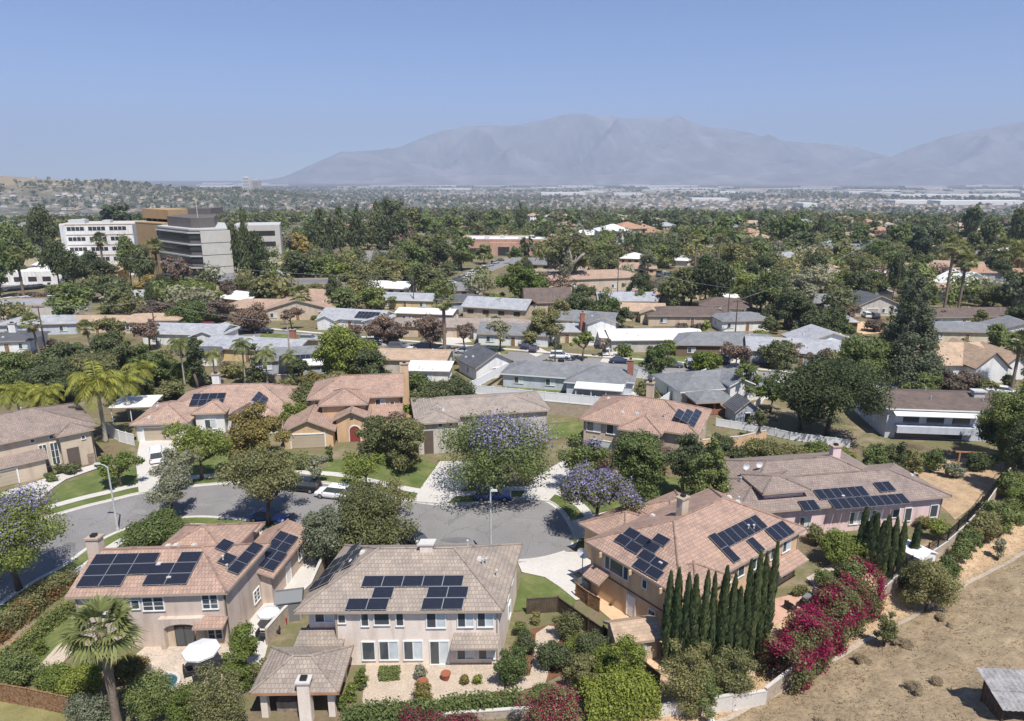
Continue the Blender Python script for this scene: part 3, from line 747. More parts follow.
def shear(H_, k):
    """the plan is not square: side walls splay outwards to the back"""
    for o in H_.root.children_recursive:
        if o.type == 'MESH':
            for v in o.data.vertices: v.co.x += k * v.co.y

def house(label, loc, rz, blocks, wall, roof, wins=(), trim='trim_tan', hi=False, cat='house', name='house', group=None, frame='trim_white', chimneys=(), vents=0, caps=None, capmat=None):
    root = thing(name, label, cat, loc, rz, group); H_ = House(); H_.root = root; H_.loc = loc; H_.rz = rz; H_.blocks = blocks
    wm = {}
    for b in blocks:
        if b['wall'] == 'none': continue
        w = wm.setdefault(b['wall'] or wall, MB()); w.bb(b['x0'], b['x1'], b['y0'], b['y1'], b['z0'] - (.3 if b['z0'] == 0 else 0), b['h'], 0)
        if b['roof'] not in ('flat', 'shed') and 'gable' in b['ends']:
            tp = math.tan(math.radians(b['pitch']))
            if b['axis'] == 'x':
                hw = (b['y1'] - b['y0']) / 2; yc = (b['y1'] + b['y0']) / 2
                for e, X, sg in ((0, b['x0'], 1), (1, b['x1'], -1)):
                    if b['ends'][e] == 'gable':
                        t_ = [(b['y0'] + .05, b['h'] - .03), (b['y1'] - .05, b['h'] - .03), (yc, b['h'] + hw * tp - .05)]
                        w.add([(X + .004 * sg, p[0], p[1]) for p in t_] + [(X + .2 * sg, p[0], p[1]) for p in t_], [(0, 1, 2), (5, 4, 3), (0, 3, 4, 1), (1, 4, 5, 2), (2, 5, 3, 0)], 0)
            else:
                hw = (b['x1'] - b['x0']) / 2; xc = (b['x1'] + b['x0']) / 2
                for e, Y, sg in ((0, b['y0'], 1), (1, b['y1'], -1)):
                    if b['ends'][e] == 'gable':
                        t_ = [(b['x0'] + .05, b['h'] - .03), (b['x1'] - .05, b['h'] - .03), (xc, b['h'] + hw * tp - .05)]
                        w.add([(p[0], Y + .004 * sg, p[1]) for p in t_] + [(p[0], Y + .2 * sg, p[1]) for p in t_], [(2, 1, 0), (3, 4, 5), (1, 4, 3, 0), (2, 5, 4, 1), (0, 3, 5, 2)], 0)
    for k, w in wm.items(): w.build('wall', k, root)
    rm = MB(); H_.planes = []
    for b in blocks: H_.planes.append(roof_block(rm, b, hi if caps is None else caps) if b['roof'] != 'none' else {})
    H_.roof = rm.build('roof', [roof, trim, capmat or roof], root)
    for wdw in wins: add_window(root, blocks[wdw[0]], *wdw[1:7], hi, frame, wdw[7] if len(wdw) > 7 else None)
    for c in chimneys:       # x, y, z top, size, material
        m = MB(); m.bb(c[0] - c[3] / 2, c[0] + c[3] / 2, c[1] - c[3] * .35, c[1] + c[3] * .35, c[2] - 3.2 if len(c) < 6 else c[5], c[2], 0)
        m.bb(c[0] - c[3] * .6, c[0] + c[3] * .6, c[1] - c[3] * .45, c[1] + c[3] * .45, c[2], c[2] + .16, 1); m.bb(c[0] - c[3] * .2, c[0] + c[3] * .2, c[1] - c[3] * .2, c[1] + c[3] * .2, c[2] + .16, c[2] + .42, 2)
        m.build('chimney', [c[4], 'trim_tan', 'black_metal'], H_.roof)
    if hi:
        b = blocks[0] if blocks[0]['wall'] != 'none' else (blocks[1] if len(blocks) > 1 else blocks[0])
        for sx_, fy in ((b['x0'] + .12, b['y0']), (b['x1'] - .12, b['y0'])) if b['wall'] != 'none' else ():
            m = MB(); m.bb(sx_ - .05, sx_ + .05, fy - .10, fy - .01, b['z0'] + .1, b['h'] - .12); m.build('downspout', trim, root)
    rnd = random.Random(int(abs(loc[0]) * 13 + abs(loc[1]) * 7))
    for k in range(vents if H_.planes[0] else 0):
        bi = 0; pl = H_.planes[bi]; sd = rnd.choice([s for s in pl]); o, U, V = pl[sd]; b = blocks[bi]
        Lu = (b['x1'] - b['x0']) if abs(U[0]) > .5 else (b['y1'] - b['y0']); Lv = min(b['x1'] - b['x0'], b['y1'] - b['y0']) / 2
        v_ = rnd.uniform(.3, .85) * Lv; u_ = Lu * .5 + rnd.uniform(-.5, .5) * max(.5, Lu - 2 * v_ - 1) ; p = tuple(o[i] + U[i] * u_ + V[i] * v_ for i in range(3)); m = MB()
        if rnd.random() < .5: m.cyl((p[0], p[1], p[2] - .1), .07, .65, 8); m.cyl((p[0], p[1], p[2] + .5), .12, .12, 8)
        else: m.box((p[0], p[1], p[2] + .08), (.5, .5, .28), 0, 0, .7)
        m.build('roof_vent', ['concrete' if rnd.random() < .6 else 'galv'], H_.roof)
    return H_

def to_local(H_, p):
    d = np.array(p) - np.array(H_.loc); c, s = math.cos(-H_.rz), math.sin(-H_.rz)
    q = [d[0] * c - d[1] * s, d[0] * s + d[1] * c, d[2]]; return np.array([q[0] - H_.k * q[1], q[1], q[2]])

def panels(H_, k, side, px, py, cells, pw=1.9, ph=1.05):
    """solar panels on slope `side` of block k; the pixel marks the middle of cell (0, 0)"""
    o, U, V = (np.array(q) for q in H_.planes[k][side]); n = np.cross(U, V); n /= np.linalg.norm(n)
    if n[2] < 0: n = -n
    c0 = to_local(H_, (0, 0, CAMZ)); v = ray(px, py); v = to_local(H_, np.array(H_.loc) + v)
    t = np.dot(o + n * .2 - c0, n) / np.dot(v, n); p = c0 + v * t - o; u0, v0 = np.dot(p, U), np.dot(p, V)
    for (i, j) in cells:
        uc, vc = u0 + i * (pw + .02), v0 + j * (ph + .02); m = MB()
        def q(du, dv, dn): return tuple(o + U * (uc + du) + V * (vc + dv) + n * dn)
        a, b_ = pw / 2, ph / 2
        top = [q(-a, -b_, .20), q(a, -b_, .20), q(a, b_, .20), q(-a, b_, .20)]; bot = [q(-a, -b_, .15), q(a, -b_, .15), q(a, b_, .15), q(-a, b_, .15)]
        e = .022; inn = [q(-a + e, -b_ + e, .203), q(a - e, -b_ + e, .203), q(a - e, b_ - e, .203), q(-a + e, b_ - e, .203)]
        m.add(inn, [(0, 1, 2, 3)], 0, [[(0, 0), (pw, 0), (pw, ph), (0, ph)]])
        m.add(top + bot, [(0, 1, 2, 3), (7, 6, 5, 4), (0, 4, 5, 1), (1, 5, 6, 2), (2, 6, 7, 3), (3, 7, 4, 0)], 1)
        for s_ in (-.6, .6):
            m.add([q(s_ * a - .03, -b_ - .05, .15), q(s_ * a + .03, -b_ - .05, .15), q(s_ * a + .03, b_, .15), q(s_ * a - .03, b_, .15), q(s_ * a - .03, -b_ - .05, .03), q(s_ * a + .03, -b_ - .05, .03), q(s_ * a + .03, b_, .03), q(s_ * a - .03, b_, .03)],
                  [(0, 1, 2, 3), (0, 4, 5, 1), (1, 5, 6, 2), (2, 6, 7, 3), (3, 7, 4, 0)], 1)
        m.build('solar_panel', ['solar', 'alu'], H_.roof)

# ------------------------------------------------------------------ cars
CARDIM = dict(suv=(4.75, 1.9, 1.72), sedan=(4.7, 1.82, 1.45), van=(5.0, 1.95, 1.85), pickup=(5.4, 1.95, 1.80), hatch=(4.2, 1.8, 1.5))
CARM = {}
def car_meshes(kind, paint):
    key = (kind, paint)
    if key in CARM: return CARM[key]
    Lc, Wc, Hc = CARDIM[kind]; hb = .98 if kind in ('suv', 'van', 'pickup') else .86; g = .27
    prof = dict(suv=[(-.5, .72), (-.485, .96), (-.30, 1.0), (.18, 1.0), (.30, .94), (.46, .84), (.5, .60)],
                hatch=[(-.5, .74), (-.49, .96), (-.3, 1.0), (.15, 1.0), (.28, .95), (.46, .80), (.5, .58)],
                sedan=[(-.5, .72), (-.485, .98), (-.33, 1.0), (.14, 1.0), (.26, .96), (.46, .82), (.5, .58)],
                van=[(-.5, .70), (-.49, .98), (-.3, 1.0), (.22, 1.0), (.34, .95), (.48, .80), (.5, .58)],
                pickup=[(-.5, .78), (-.49, 1.0), (-.2, 1.0), (.14, 1.0), (.25, .99), (.47, .93), (.5, .60)])[kind]
    body = MB(); secs = []
    for x, zt in prof:
        hw = Wc / 2 * (1 - .10 * max(0, abs(x) - .40) / .10); z1 = zt * hb; zb = g + (.08 if abs(x) > .47 else 0)
        secs.append([(x * Lc, -hw * .93, zb), (x * Lc, hw * .93, zb), (x * Lc, hw, zb + .22), (x * Lc, hw * .99, z1 * .80), (x * Lc, hw * .90, z1), (x * Lc, -hw * .90, z1), (x * Lc, -hw * .99, z1 * .80), (x * Lc, -hw, zb + .22)])
    body.loft(secs)
    cab = dict(suv=(-.485, -.43, .10, .25), hatch=(-.48, -.38, .06, .22), sedan=(-.40, -.22, .05, .20), van=(-.49, -.45, .16, .32), pickup=(-.12, -.09, .09, .22))[kind]
    def sec(x, z, k): return [(x * Lc, -Wc / 2 * k, z), (x * Lc, Wc / 2 * k, z)]
    glass = MB(); b0, t0, t1, b1 = cab; zr = Hc - .05
    p = sec(b0, hb * .99, .86) + sec(b1, hb * .97, .86) + sec(t0, zr, .70) + sec(t1, zr, .70)
    glass.add(p, [(0, 2, 6, 4), (3, 1, 5, 7), (2, 3, 7, 6), (1, 0, 4, 5), (4, 6, 7, 5)])
    r = sec(t0 - .005, zr - .01, .73) + sec(t1 + .005, zr - .01, .73) + sec(t0 + .02, Hc, .64) + sec(t1 - .02, Hc, .64)
    body.add(r, [(0, 2, 6, 4), (3, 1, 5, 7), (2, 3, 7, 6), (1, 0, 4, 5), (4, 6, 7, 5)])
    for sg in (-1, 1):     # pillars
        for xb, xt in ((b0, t0), (b1, t1)):
            body.tube([(xb * Lc, sg * Wc / 2 * .868, hb * .97), (xt * Lc, sg * Wc / 2 * .712, zr)], .022, 5)
        body.tube([((b1 - .02) * Lc, sg * Wc / 2 * .92, hb + .06), ((b1 - .02) * Lc, sg * Wc / 2 * 1.08, hb + .08)], .09, 6)
    wheels = MB(); wheels.tube([(0, -.11, 0), (0, .11, 0)], .34, 16); rim = MB(); rim.tube([(0, -.116, 0), (0, .116, 0)], .21, 12)
    hl = MB(); hl.box((0, 0, 0), (.10, .42, .14)); tl = MB(); tl.box((0, 0, 0), (.08, .26, .22))
    if kind == 'pickup': body.bb(-.47 * Lc, -.14 * Lc, -Wc * .40, Wc * .40, hb - .005, hb + .004)
    CARM[key] = (body.mesh('body', [paint], False), glass.mesh('window', ['glass']), wheels.mesh('wheel', ['tyre']), rim.mesh('rim', ['rim']), hl.mesh('headlight', ['lamp_clear']), tl.mesh('tail_light', ['lamp_red']), (Lc, Wc, hb))
    return CARM[key]

def car(px, py, rz, kind, paint, label, group=None, parts=True):
    loc = G(px, py) if px is not None else py
    me = car_meshes(kind, paint); Lc, Wc, hb = me[6]
    o = thing('parked_car' if kind != 'pickup' else 'pickup_truck', label or '', {'suv': 'car', 'pickup': 'truck'}.get(kind, 'car'), (loc[0], loc[1], loc[2] + .02), rz, group)
    if not label: AUTO.append((o, (kind, paint, 'parked_car', 1, 1)))
    link('body', me[0], o); link('window', me[1], o)
    for x in (-.31, .31):
        for y in (-1, 1):
            w = link('wheel', me[2], o, (x * Lc, y * (Wc / 2 - .10), .34))
            if parts: link('rim', me[3], w)
    if parts:
        for y in (-1, 1):
            link('headlight', me[4], o, (.474 * Lc, y * Wc * .33, .66 * hb + .05)); link('tail_light', me[5], o, (-.489 * Lc, y * Wc * .37, .78 * hb))
    return o

# ------------------------------------------------------------------ fences, walls, lamps, poles
def W2(pts, z=None):
    return [G(*p) if z is None else GP(p[0], p[1], z) for p in pts]

def fence(pts, kind, label, h=1.8, name='fence', cat='fence', step=2.4):
    """pts: world points on the ground; one panel per bay, one post per joint"""
    o0 = pts[0]; root = thing(name, label, cat, o0); pm = {'vinyl': 'vinyl', 'wood': 'wood_brown', 'iron': 'black_metal', 'dark': 'wood_weathered'}[kind]
    post = MB(); pan = []; 
    for a, b in zip(pts[:-1], pts[1:]):
        d = math.hypot(b[0] - a[0], b[1] - a[1]); n = max(1, round(d / step))
        for k in range(n):
            p = [a[i] + (b[i] - a[i]) * k / n - o0[i] for i in range(3)]; q = [a[i] + (b[i] - a[i]) * (k + 1) / n - o0[i] for i in range(3)]
            m = MB(); r = math.atan2(q[1] - p[1], q[0] - p[0]); c = [(p[i] + q[i]) / 2 for i in range(3)]; ln = d / n - .14
            if kind == 'vinyl':
                m.box((c[0], c[1], c[2] + h * .52), (ln, .05, h * .86), r)
                for zz in (.1, h * .97): m.box((c[0], c[1], c[2] + zz), (ln, .09, .12), r)
            elif kind in ('wood', 'dark'):
                nb = max(3, int(ln / .16))
                for j in range(nb):
                    t_ = -ln / 2 + ln * (j + .5) / nb; m.box((c[0] + math.cos(r) * t_, c[1] + math.sin(r) * t_, c[2] + h / 2 + random.uniform(-.02, .02)), (ln / nb * .93, .03, h), r)
                for zz in (.3, h - .2): m.box((c[0] - math.sin(r) * .04, c[1] + math.cos(r) * .04, c[2] + zz), (ln, .04, .09), r)
                m.box((c[0], c[1], c[2] + h + .035), (ln + .12, .10, .04), r)
            else:
                nb = int(ln / .14)
                for j in range(nb + 1):
                    t_ = -ln / 2 + ln * j / nb; m.box((c[0] + math.cos(r) * t_, c[1] + math.sin(r) * t_, c[2] + h / 2), (.025, .025, h), r)
                for zz in (.15, h - .12): m.box((c[0], c[1], c[2] + zz), (ln, .04, .05), r)
            m.build('panel', pm, root)
            pp = MB(); pp.box((p[0], p[1], p[2] + (h + .1) / 2 - .1), (.12, .12, h + .3), r); pp.box((p[0], p[1], p[2] + h + .12), (.16, .16, .06), r, 0, .5); pp.build('post', pm, root)
    return root

def block_wall(pts, label, h=1.5, th=.2, mat='block_wall', name='garden_wall', cat='wall', hs=None, cap=True):
    o0 = pts[0]; root = thing(name, label, cat, o0); m = MB(); c = MB()
    for i, (a, b) in enumerate(zip(pts[:-1], pts[1:])):
        r = math.atan2(b[1] - a[1], b[0] - a[0]); d = math.hypot(b[0] - a[0], b[1] - a[1]); n = max(1, int(d / 2.5))
        for k in range(n):
            t_ = (k + .5) / n; p = [a[j] + (b[j] - a[j]) * t_ - o0[j] for j in range(3)]
            m.box((p[0], p[1], p[2] + h / 2 - .4), (d / n + (th if k == n - 1 else .0), th, h + .8), r)
            if cap: c.box((p[0], p[1], p[2] + h + .04), (d / n, th + .08, .08), r)
    m.build('blockwork', mat, root)
    if cap: c.build('coping', 'concrete', root)
    return root

def street_lamp(base_px, top_py, label, arm=(-1, 0), armlen=1.9):
    x, y, z = G(*base_px); v = ray(base_px[0], top_py); t = y / v[1]; h = CAMZ + v[2] * t - z
    root = thing('street_lamp', label, 'street lamp', (x, y, z)); m = MB()
    m.cyl((0, 0, -.1), .17, .5, 10); m.tube([(0, 0, .3), (0, 0, h * .6), (0, 0, h - .15)], [.13, .10, .08], 10); m.build('pole', 'galv', root)
    m.v = []; a = MB(); ax, ay = arm
    a.tube([(0, 0, h - .2), (ax * armlen * .4, ay * armlen * .4, h + .05), (ax * armlen, ay * armlen, h + .12)], [.06, .05, .04], 8); a.build('arm', 'galv', root)
    l = MB(); l.box((ax * (armlen + .3), ay * (armlen + .3), h + .10), (.75 if ax else .32, .32 if ax else .75, .16), 0, 0, .8); l.build('lamp_head', 'galv', root)
    return root

def utility_pole(base_px, top_py, label, arms=1, r=.15, mat='bark', mid=False):
    x, y, z = G(*base_px); v = ray(base_px[0], top_py); t = y / v[1]; h = CAMZ + v[2] * t - z
    root = thing('utility_pole', label, 'utility pole', (x, y, z)); m = MB(); m.tube([(0, 0, -.3), (0, 0, h)], [r * 1.2, r * .8], 8); m.build('pole', mat, root)
    for k in range(arms):
        a = MB(); a.box((0, -.1, h - .35 - k * 1.1), (2.6, .12, .14), .25)
        for s_ in (-1.1, -.4, .4, 1.1): a.cyl((s_ * .97, -.1 + s_ * .25, h - .28 - k * 1.1), .05, .2, 6)
        a.build('crossarm', 'wood_weathered', root)
    if mid:
        q = MB(); q.cyl((.3, 0, h - 2.6), .25, .9, 10); q.build('transformer', 'galv', root)
    return (x, y, z + h)

def wire(a, b, label, sag=.9, r=.03, group='overhead wires between the utility poles'):
    n = 16; pts = [tuple((b[i] - a[i]) * k / n - (0 if i < 2 else 4 * sag * (k / n) * (1 - k / n)) for i in range(3)) for k in range(n + 1)]
    m = MB(); m.tube(pts, r, 5); o = thing('power_line', label, 'cable', a, 0, group, m.mesh('power_line', ['cable'])); return o

# ------------------------------------------------------------------ ground sheets
def sheet(name, pts, z, mat, px=True, kind='structure'):
    P_ = [GP(p[0], p[1], 0) for p in pts] if px else pts
    o0 = P_[0]; m = MB(); a = sum(P_[i][0] * P_[(i + 1) % len(P_)][1] - P_[(i + 1) % len(P_)][0] * P_[i][1] for i in range(len(P_)))
    if a < 0: P_ = P_[::-1]
    m.add([(p[0] - o0[0], p[1] - o0[1], 0) for p in P_], [tuple(range(len(P_)))])
    o = link(name, m.mesh(name, [mat]), None, (o0[0], o0[1], z)); o['kind'] = kind; return o

def raised(name, pts, z0, z1, mat, px=True):
    P_ = [GP(p[0], p[1], 0) for p in pts] if px else pts
    o0 = P_[0]; m = MB(); m.prism([(p[0] - o0[0], p[1] - o0[1]) for p in P_], z0, z1); o = link(name, m.mesh(name, [mat]), None, (o0[0], o0[1], 0)); o['kind'] = 'structure'; return o

def strip(pts, width, side=1):
    """polygon of a band along world points, to the left (side 1) or right (-1)"""
    P_ = [Vector(p[:2]) for p in pts]; off = []
    for i, p in enumerate(P_):
        d = (P_[min(i + 1, len(P_) - 1)] - P_[max(i - 1, 0)]).normalized(); n_ = Vector((-d.y, d.x)) * side; off.append(p + n_ * width)
    return [(p.x, p.y, 0) for p in P_] + [(p.x, p.y, 0) for p in off[::-1]]

def smooth_line(pts, k=6):
    """Catmull-Rom through world points"""
    P_ = [Vector((p[0], p[1], 0)) for p in pts]; out = []
    for i in range(len(P_) - 1):
        a, b, c, d = P_[max(i - 1, 0)], P_[i], P_[i + 1], P_[min(i + 2, len(P_) - 1)]
        for j in range(k):
            t_ = j / k; out.append(.5 * ((2 * b) + (c - a) * t_ + (2 * a - 5 * b + 4 * c - d) * t_ ** 2 + (3 * b - a - 3 * c + d) * t_ ** 3))
    out.append(P_[-1]); return [tuple(p) for p in out]

def sheet_strip(name, pts, w0, w1, z, mat):
    """a band along a line, from offset w0 to w1 to its left, in quads"""
    P_ = [Vector(p[:2]) for p in pts]; A = []; Bq = []
    for i, p in enumerate(P_):
        d = (P_[min(i + 1, len(P_) - 1)] - P_[max(i - 1, 0)]).normalized(); n_ = Vector((-d.y, d.x)); A.append(p + n_ * w0); Bq.append(p + n_ * w1)
    o0 = A[0]; k = len(A); m = MB(); vs = [(p.x - o0.x, p.y - o0.y, 0) for p in A + Bq]
    m.add(vs, [(i, i + 1, k + i + 1, k + i) for i in range(k - 1)]); o = link(name, m.mesh(name, [mat]), None, (o0.x, o0.y, z)); o['kind'] = 'structure'; return o

R = math.radians
# ================================================================== SETTING
# terrain: one sheet, fine near the houses, coarse out to the horizon
def axis_pts(lo, hi, fine, n_out, far_lo, far_hi):
    a = np.arange(lo, hi + .01, fine)
    l_ = lo - np.geomspace(fine, lo - far_lo, n_out); r_ = hi + np.geomspace(fine, far_hi - hi, n_out)
    return np.r_[l_[::-1], a, r_]
XS = axis_pts(-20, 110, 0.8, 110, -14000, 14000); YS = axis_pts(26, 130, 0.8, 120, -900, 16500)
gx, gy = np.meshgrid(XS, YS); gzv = gz(gx, gy)
dd = drain_d(gx, gy); near = np.hypot(gx, gy) < 260
rgh = np.random.default_rng(3).normal(0, 1, gx.shape)
gzv = gzv + np.where(near & (dd > 1), 0.15 * rgh, 0)
nx_, ny_ = len(XS), len(YS); idx = np.arange(nx_ * ny_).reshape(ny_, nx_)
quads = np.stack([idx[:-1, :-1], idx[:-1, 1:], idx[1:, 1:], idx[1:, :-1]], -1).reshape(-1, 4)

m, t, b = new_mat('ground', 0.95, 0.1)
tc = N(t, 'ShaderNodeTexCoord'); at = N(t, 'ShaderNodeAttribute'); at.attribute_name = 'cover'
def noise(scale, det=6, rough=.65):
    n = N(t, 'ShaderNodeTexNoise'); n.inputs['Scale'].default_value = scale; n.inputs['Detail'].default_value = det; n.inputs['Roughness'].default_value = rough
    L(t, tc.outputs['Object'], n.inputs['Vector']); return n.outputs['Fac']
yard = ramp(t, [(0.34, (0.10, 0.085, 0.05)), (0.45, (0.20, 0.155, 0.10)), (0.52, (0.15, 0.15, 0.07)), (0.6, (0.25, 0.20, 0.135)), (0.75, (0.34, 0.28, 0.20))], noise(.12, 8, .7))
dry = ramp(t, [(0.26, (0.20, 0.17, 0.10)), (0.45, (0.31, 0.235, 0.155)), (0.58, (0.38, 0.295, 0.19)), (0.75, (0.46, 0.36, 0.23))], noise(.35, 12, .78))
dm = N(t, 'ShaderNodeMix', data_type='RGBA', blend_type='MULTIPLY'); dm.inputs[0].default_value = 1; L(t, dry, dm.inputs[6]); L(t, ramp(t, [(.34, (.66, .67, .62)), (.5, (1, 1, 1)), (.66, (1.14, 1.12, 1.06))], noise(1.7, 8, .75)), dm.inputs[7]); dry = dm.outputs[2]
soil_ = ramp(t, [(0.3, (0.36, 0.24, 0.14)), (0.5, (0.46, 0.325, 0.20)), (0.7, (0.55, 0.42, 0.29))], noise(.8, 9, .7))
far_ = ramp(t, [(0.36, (0.050, 0.060, 0.034)), (0.48, (0.10, 0.105, 0.07)), (0.56, (0.20, 0.18, 0.145)), (0.66, (0.34, 0.32, 0.29))], noise(.018, 9, .75))
tanh = ramp(t, [(0.35, (0.09, 0.085, 0.045)), (0.5, (0.30, 0.235, 0.14)), (0.7, (0.38, 0.30, 0.19))], noise(.010, 9, .7))
sep = N(t, 'ShaderNodeSeparateColor'); L(t, at.outputs['Color'], sep.inputs[0])
cur = yard
for src, ch in ((far_, 2), (dry, 0), (tanh, 1), (soil_, 3)):
    mx = N(t, 'ShaderNodeMix', data_type='RGBA'); L(t, sep.outputs[ch] if ch < 3 else at.outputs['Alpha'], mx.inputs[0]); L(t, cur, mx.inputs[6]); L(t, src, mx.inputs[7]); cur = mx.outputs[2]
L(t, cur, b.inputs['Base Color'])
bp = N(t, 'ShaderNodeBump'); bp.inputs['Strength'].default_value = .6; bp.inputs['Distance'].default_value = .2; L(t, noise(3.0, 6), bp.inputs['Height']); L(t, bp.outputs[0], b.inputs['Normal'])
me = np_mesh('terrain', np.stack([gx, gy, gzv], -1).reshape(-1, 3), quads, ['ground'])
cov = np.zeros((ny_, nx_, 4)); cov[..., 3] = near * smooth((dd + 6.5) / 1.5) * (1 - smooth((dd + .9) / .8)) * smooth(((gx - DA[0]) * DT[0] + (gy - DA[1]) * DT[1] + 14) / 6)
cov[..., 0] = np.where(near, smooth((dd + 5.0) / 2.5) * smooth(((gx - DA[0]) * DT[0] + (gy - DA[1]) * DT[1] + 14) / 6), 0)
hillh = sum(a * np.exp(-((gx - hx) / sx) ** 2 - ((gy - hy) / sy) ** 2) for hx, hy, a, sx, sy in HILLS)
cov[..., 1] = smooth((hillh - 55) / 40) * (gx < -1150) * .8
cov[..., 2] = smooth((np.hypot(gx, gy) - 350) / 400)
ca = me.color_attributes.new('cover', 'FLOAT_COLOR', 'POINT'); ca.data.foreach_set('color', cov.astype(np.float32).ravel())
me.polygons.foreach_set('use_smooth', np.ones(len(me.polygons), bool))
struct(link('terrain', me))

# mountains across the valley
mat_noise('rock', (0.19, 0.20, 0.215), var=.3, scale=.0021, detail=10, c2=(0.29, 0.29, 0.30))  # pale bluish tone: part of the distance haze is put into this colour
def fbm(x, y, seed, oct_=6, ridge=True):
    rng = np.random.default_rng(seed); z = 0; amp = 1; fr = 1; tot = 0
    for o_ in range(oct_):
        s = 0
        for k in range(5):
            a = rng.uniform(0, 6.28); p = rng.uniform(0, 6.28); s = s + np.sin((x * np.cos(a) + y * np.sin(a)) * fr * rng.uniform(.7, 1.4) + p)
        s = s / 2.6; z = z + amp * ((1 - np.abs(s)) if ridge else s); tot += amp; amp *= .5; fr *= 2.05
    return z / tot
def mountains(name, prof, dist, depth, seed):
    """prof: pixel skyline of the range; raised at its real distance with slopes running both ways"""
    xs = np.linspace(prof[0][0], prof[-1][0], 420); sk = np.interp(xs, [p[0] for p in prof], [p[1] for p in prof])
    k = np.ones(9) / 9; sk = np.convolve(np.pad(sk, 4, 'edge'), k, 'valid')
    X = (xs - CX) / F * dist; Ht = (HZ - sk) / F * dist + CAMZ + 70
    ys = np.linspace(-1, 1, 130); gX, gY = np.meshgrid(X, ys); H2 = np.tile(Ht, (130, 1))
    prof2 = (1 - np.abs(gY)) ** 1.15
    n = fbm(gX / 640, gY * depth / 640, seed, 7); env = np.sin(np.clip((gX - X[0]) / (X[-1] - X[0]), 0, 1) * np.pi) ** .3
    Z = -75 + H2 * prof2 * (1 + (1.5 * (n - .62)) * np.minimum(1, 2.5 * (1 - prof2) + .08))
    v = np.stack([gX, dist + gY * depth, Z], -1).reshape(-1, 3); i2 = np.arange(130 * 420).reshape(130, 420)
    q = np.stack([i2[:-1, :-1], i2[:-1, 1:], i2[1:, 1:], i2[1:, :-1]], -1).reshape(-1, 4)
    me = np_mesh(name, v, q, ['rock']); me.polygons.foreach_set('use_smooth', np.ones(len(me.polygons), bool)); return struct(link(name, me))
mountains('mountains', [(290, 177), (330, 160), (365, 152), (400, 151), (435, 137), (470, 130), (510, 123), (540, 118), (552, 116), (580, 119), (620, 120), (660, 122), (700, 129), (740, 137), (770, 141), (800, 143), (840, 150), (880, 158), (930, 170), (960, 177)], 13000, 2500, 11)
mountains('mountains', [(800, 177), (850, 166), (880, 157), (905, 146), (930, 139), (960, 131), (985, 127), (1000, 124), (1015, 123), (1040, 128), (1080, 122), (1140, 126), (1220, 140), (1300, 177)], 11800, 2100, 23)
mountains('hills', [(380, 177), (470, 174), (560, 175.5), (640, 173), (740, 175), (820, 172), (900, 174), (980, 171), (1060, 173), (1200, 177)], 9000, 550, 31)

# air: one closed box of haze around the scene
HAZE_D = 1.15e-4
hz = MB(); hz.bb(-14500, 14500, -1200, 17000, -78, 1260); ho = link('haze', hz.mesh('haze', []))
hm = bpy.data.materials.new('haze'); hm.use_nodes = True; ht = hm.node_tree; ht.nodes.remove(ht.nodes['Principled BSDF'])
pv = ht.nodes.new('ShaderNodeVolumePrincipled'); pv.inputs['Color'].default_value = (0.69, 0.785, 1.0, 1); pv.inputs['Density'].default_value = HAZE_D; pv.inputs['Anisotropy'].default_value = 0.0
ht.links.new(pv.outputs[0], ht.nodes['Material Output'].inputs['Volume']); ho.data.materials.append(hm); ho['kind'] = 'stuff'

# ------------------------------------------------------------------ streets
far_px = [(-90, 560), (-40, 545), (5, 530), (50, 516), (85, 506), (110, 500), (139, 493), (180, 487), (222, 483), (260, 481), (300, 481), (330, 483), (355, 488), (385, 495), (411, 500), (445, 504), (483, 502), (515, 498), (545, 500), (562, 510), (572, 524), (578, 538), (574, 548)]
near_px = [(567, 553), (545, 559), (520, 562), (480, 562), (430, 556), (380, 546), (340, 536), (300, 529), (262, 523), (225, 519), (190, 518), (150, 523), (118, 533), (92, 547), (67, 565), (35, 583), (5, 603), (-40, 640), (-90, 680)]
farW = smooth_line(W2(far_px, 0)); nearW = smooth_line(W2(near_px, 0))
sheet('road', farW + nearW, .02, 'asphalt', px=False)
def band(name, line, w0, w1, side, z, mat):
    a = strip(line, w0, side)[len(line):][::-1]; b_ = strip(line, w1, side)[len(line):]
    return sheet(name, a + b_, z, mat, px=False)
for line, nm in ((farW, 'far'), (nearW, 'near')):
    m = MB(); sd = 1
    P_ = [Vector(p) for p in line]
    for a, b_ in zip(P_[:-1], P_[1:]):
        c = (a + b_) / 2; d = b_ - a; m.box((c.x, c.y, .06), (d.length + .02, .16, .13), math.atan2(d.y, d.x))
    k = m.build('kerb', 'concrete'); k['kind'] = 'structure'
    band('gutter', line, -.55, -.09, 1, .028, 'concrete')
# second street across the middle of the picture
st_px = [(-60, 322), (100, 322), (200, 329), (290, 337), (400, 347), (540, 359), (690, 371), (800, 381), (900, 390), (1024, 402), (1120, 412)]
stW = smooth_line(W2(st_px, 0)); sheet_strip('road', stW, -4.6, 4.6, .018, 'asphalt_old')
sheet_strip('sidewalk', stW, 5.6, 6.9, .09, 'concrete'); sheet_strip('sidewalk', stW, -6.9, -5.6, .09, 'concrete'); sheet_strip('lawn', stW, 4.7, 5.55, .06, 'lawn_dry'); sheet_strip('lawn', stW, -5.55, -4.7, .06, 'lawn_dry')
